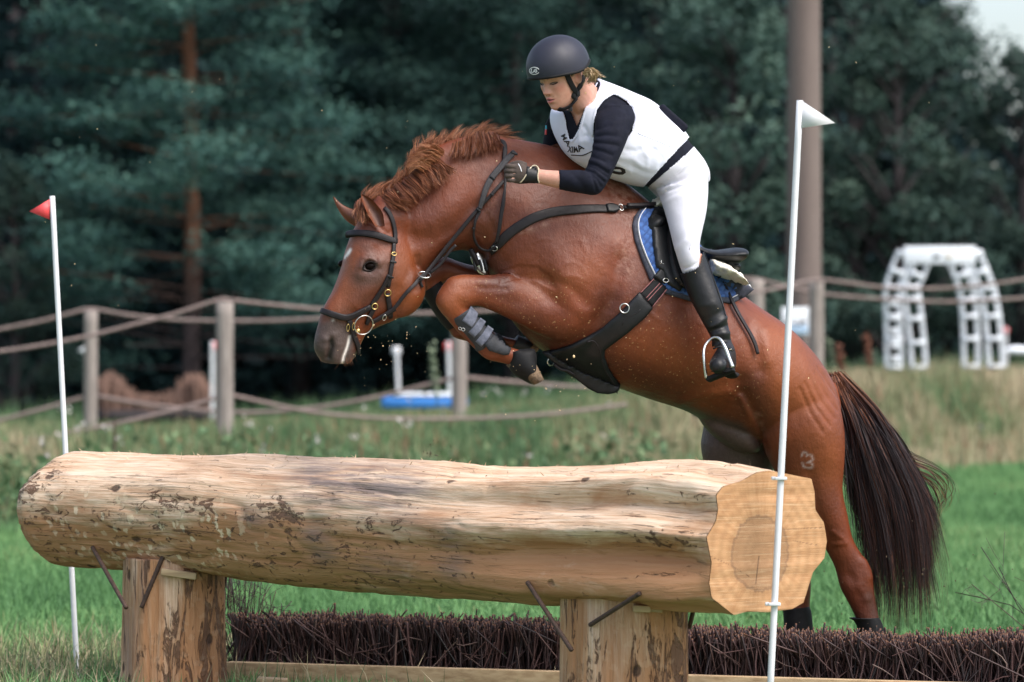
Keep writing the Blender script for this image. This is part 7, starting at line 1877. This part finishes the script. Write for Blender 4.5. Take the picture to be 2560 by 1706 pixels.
for c in ((312, 1180), (356, 1168)):
    h, nn = ray(HBV, z1('A', *c)); mk('buckle', *torus(h + nn * .012, nn, .0115, .0017, 18, 6, .5, 1.25), M['brass'], brd)
h, nn = ray(HBV, z1('A', 600, 1085)); mk('rein_buckle', *torus(h + nn * .018, nn, .0095, .0017, 16, 6, .8, 1.3), M['steel'], brd)
strap('rein_end', HBV, A((500, 1130), (560, 1098), (620, 1062), (690, 1020)), [11, 12, 12.5, 12], 'leather', brd, .007, .010)
# reins: straight run to the hand, slack loop to the breastplate, buckle end over the neck
def on_or_air(key, pts, off, n=46):
    p_, N_ = on_surface(HBV, zz(key, pts), n); dep = p_[:, 1]
    return p_, N_
def rein(key, pts, w, off, mat='leather', th=.005, n=46, lift=None, name='rein'):
    p_, N_ = on_surface(HBV, zz(key, pts), n)
    # a taut strap bridges hollows: keep the nearer envelope
    d = p_[:, 1].copy(); t_ = np.linspace(0, 1, n)
    hull = d.copy()
    for _ in range(60): hull[1:-1] = np.minimum(hull[1:-1], .5 * (hull[:-2] + hull[2:]))
    q = Pa(crom(zz(key, pts), n), hull)
    N2 = nrm(N_ * .5 + np.array([0, -1, 0]))
    wd = np.asarray(w, float) * q[:, 1].mean() / F
    o_ = mk(name, *ribbon(q + N2 * off, N2, wd, th), M[mat], brd)
    return q + N2 * off
rein('A', [(600, 1085), (690, 1020), (785, 905), (880, 800), (985, 680), (1088, 560)], 9.5, .014)
rein('G', [(640, 905), (770, 740), (900, 590), (985, 490), (1060, 410), (1118, 345)], [9.5, 10, 10, 9, 9, 8.5], .014)
rein('Fm', [(1830, 975), (1850, 900), (1885, 780), (1925, 690), (1965, 625), (2040, 535), (2120, 440), (2200, 362)], [10, 13, 15, 16, 16, 16, 15.5, 14], .020, 'rubber_rein' if 'rubber_rein' in M else 'leather', .006)
for c0, c1 in (((1935, 625), (1990, 660)), ((1945, 810), (1975, 835)), ((1795, 975), (1838, 1010)), ((2155, 365), (2230, 395))):
    rein('Fm', [c0, ((c0[0] + c1[0]) / 2, (c0[1] + c1[1]) / 2), c1], 5.5, .026, 'black_leather', .005, 8, name='rein_stop')
rein('Fm', [(2030, 240), (2075, 250), (2098, 300), (2096, 380), (2090, 470)], [9, 11, 11.5, 11.5, 11], .012, n=26)
rein('Fm', [(2095, 440), (2108, 560), (2104, 680), (2100, 760), (2085, 900), (2060, 1050), (2040, 1200), (2010, 1340)], [10, 9.5, 7, 6, 10, 10, 9, 7], .016)
rein('Fm', [(1825, 1005), (1785, 1090), (1765, 1180), (1758, 1260), (1780, 1330), (1830, 1394)], [9, 7, 6, 5, 5, 5], .012, n=26)
rein('G', [(948, 600), (952, 650), (975, 700), (1010, 725), (1045, 728), (1080, 705)], [6, 5, 5, 5, 6, 7], .012, n=26)
h = ray(HBV, z1('A', 900, 760)); dd_ = (h[0][1] if h else 15.6) - .03
mk('martingale_ring', *torus(P(z1('A', 932, 760), dd_), (.15, -.5, .85), .024, .0026, 30, 8), M['steel'], brd)
mk('martingale_strap', *ribbon(Pa(crom(zz('B', [(215, 400), (280, 350), (340, 290), (410, 190), (470, 130)]), 20), dd_ + .01), np.tile([0, -1.0, 0], (20, 1)), .012, .004), M['leather'], brd)
mk('martingale_strap', *ribbon(Pa(crom(zz('B', [(110, 440), (125, 500), (145, 545)]), 10), dd_ + .01), np.tile([0, -1.0, 0], (10, 1)), .010, .004), M['leather'], brd)
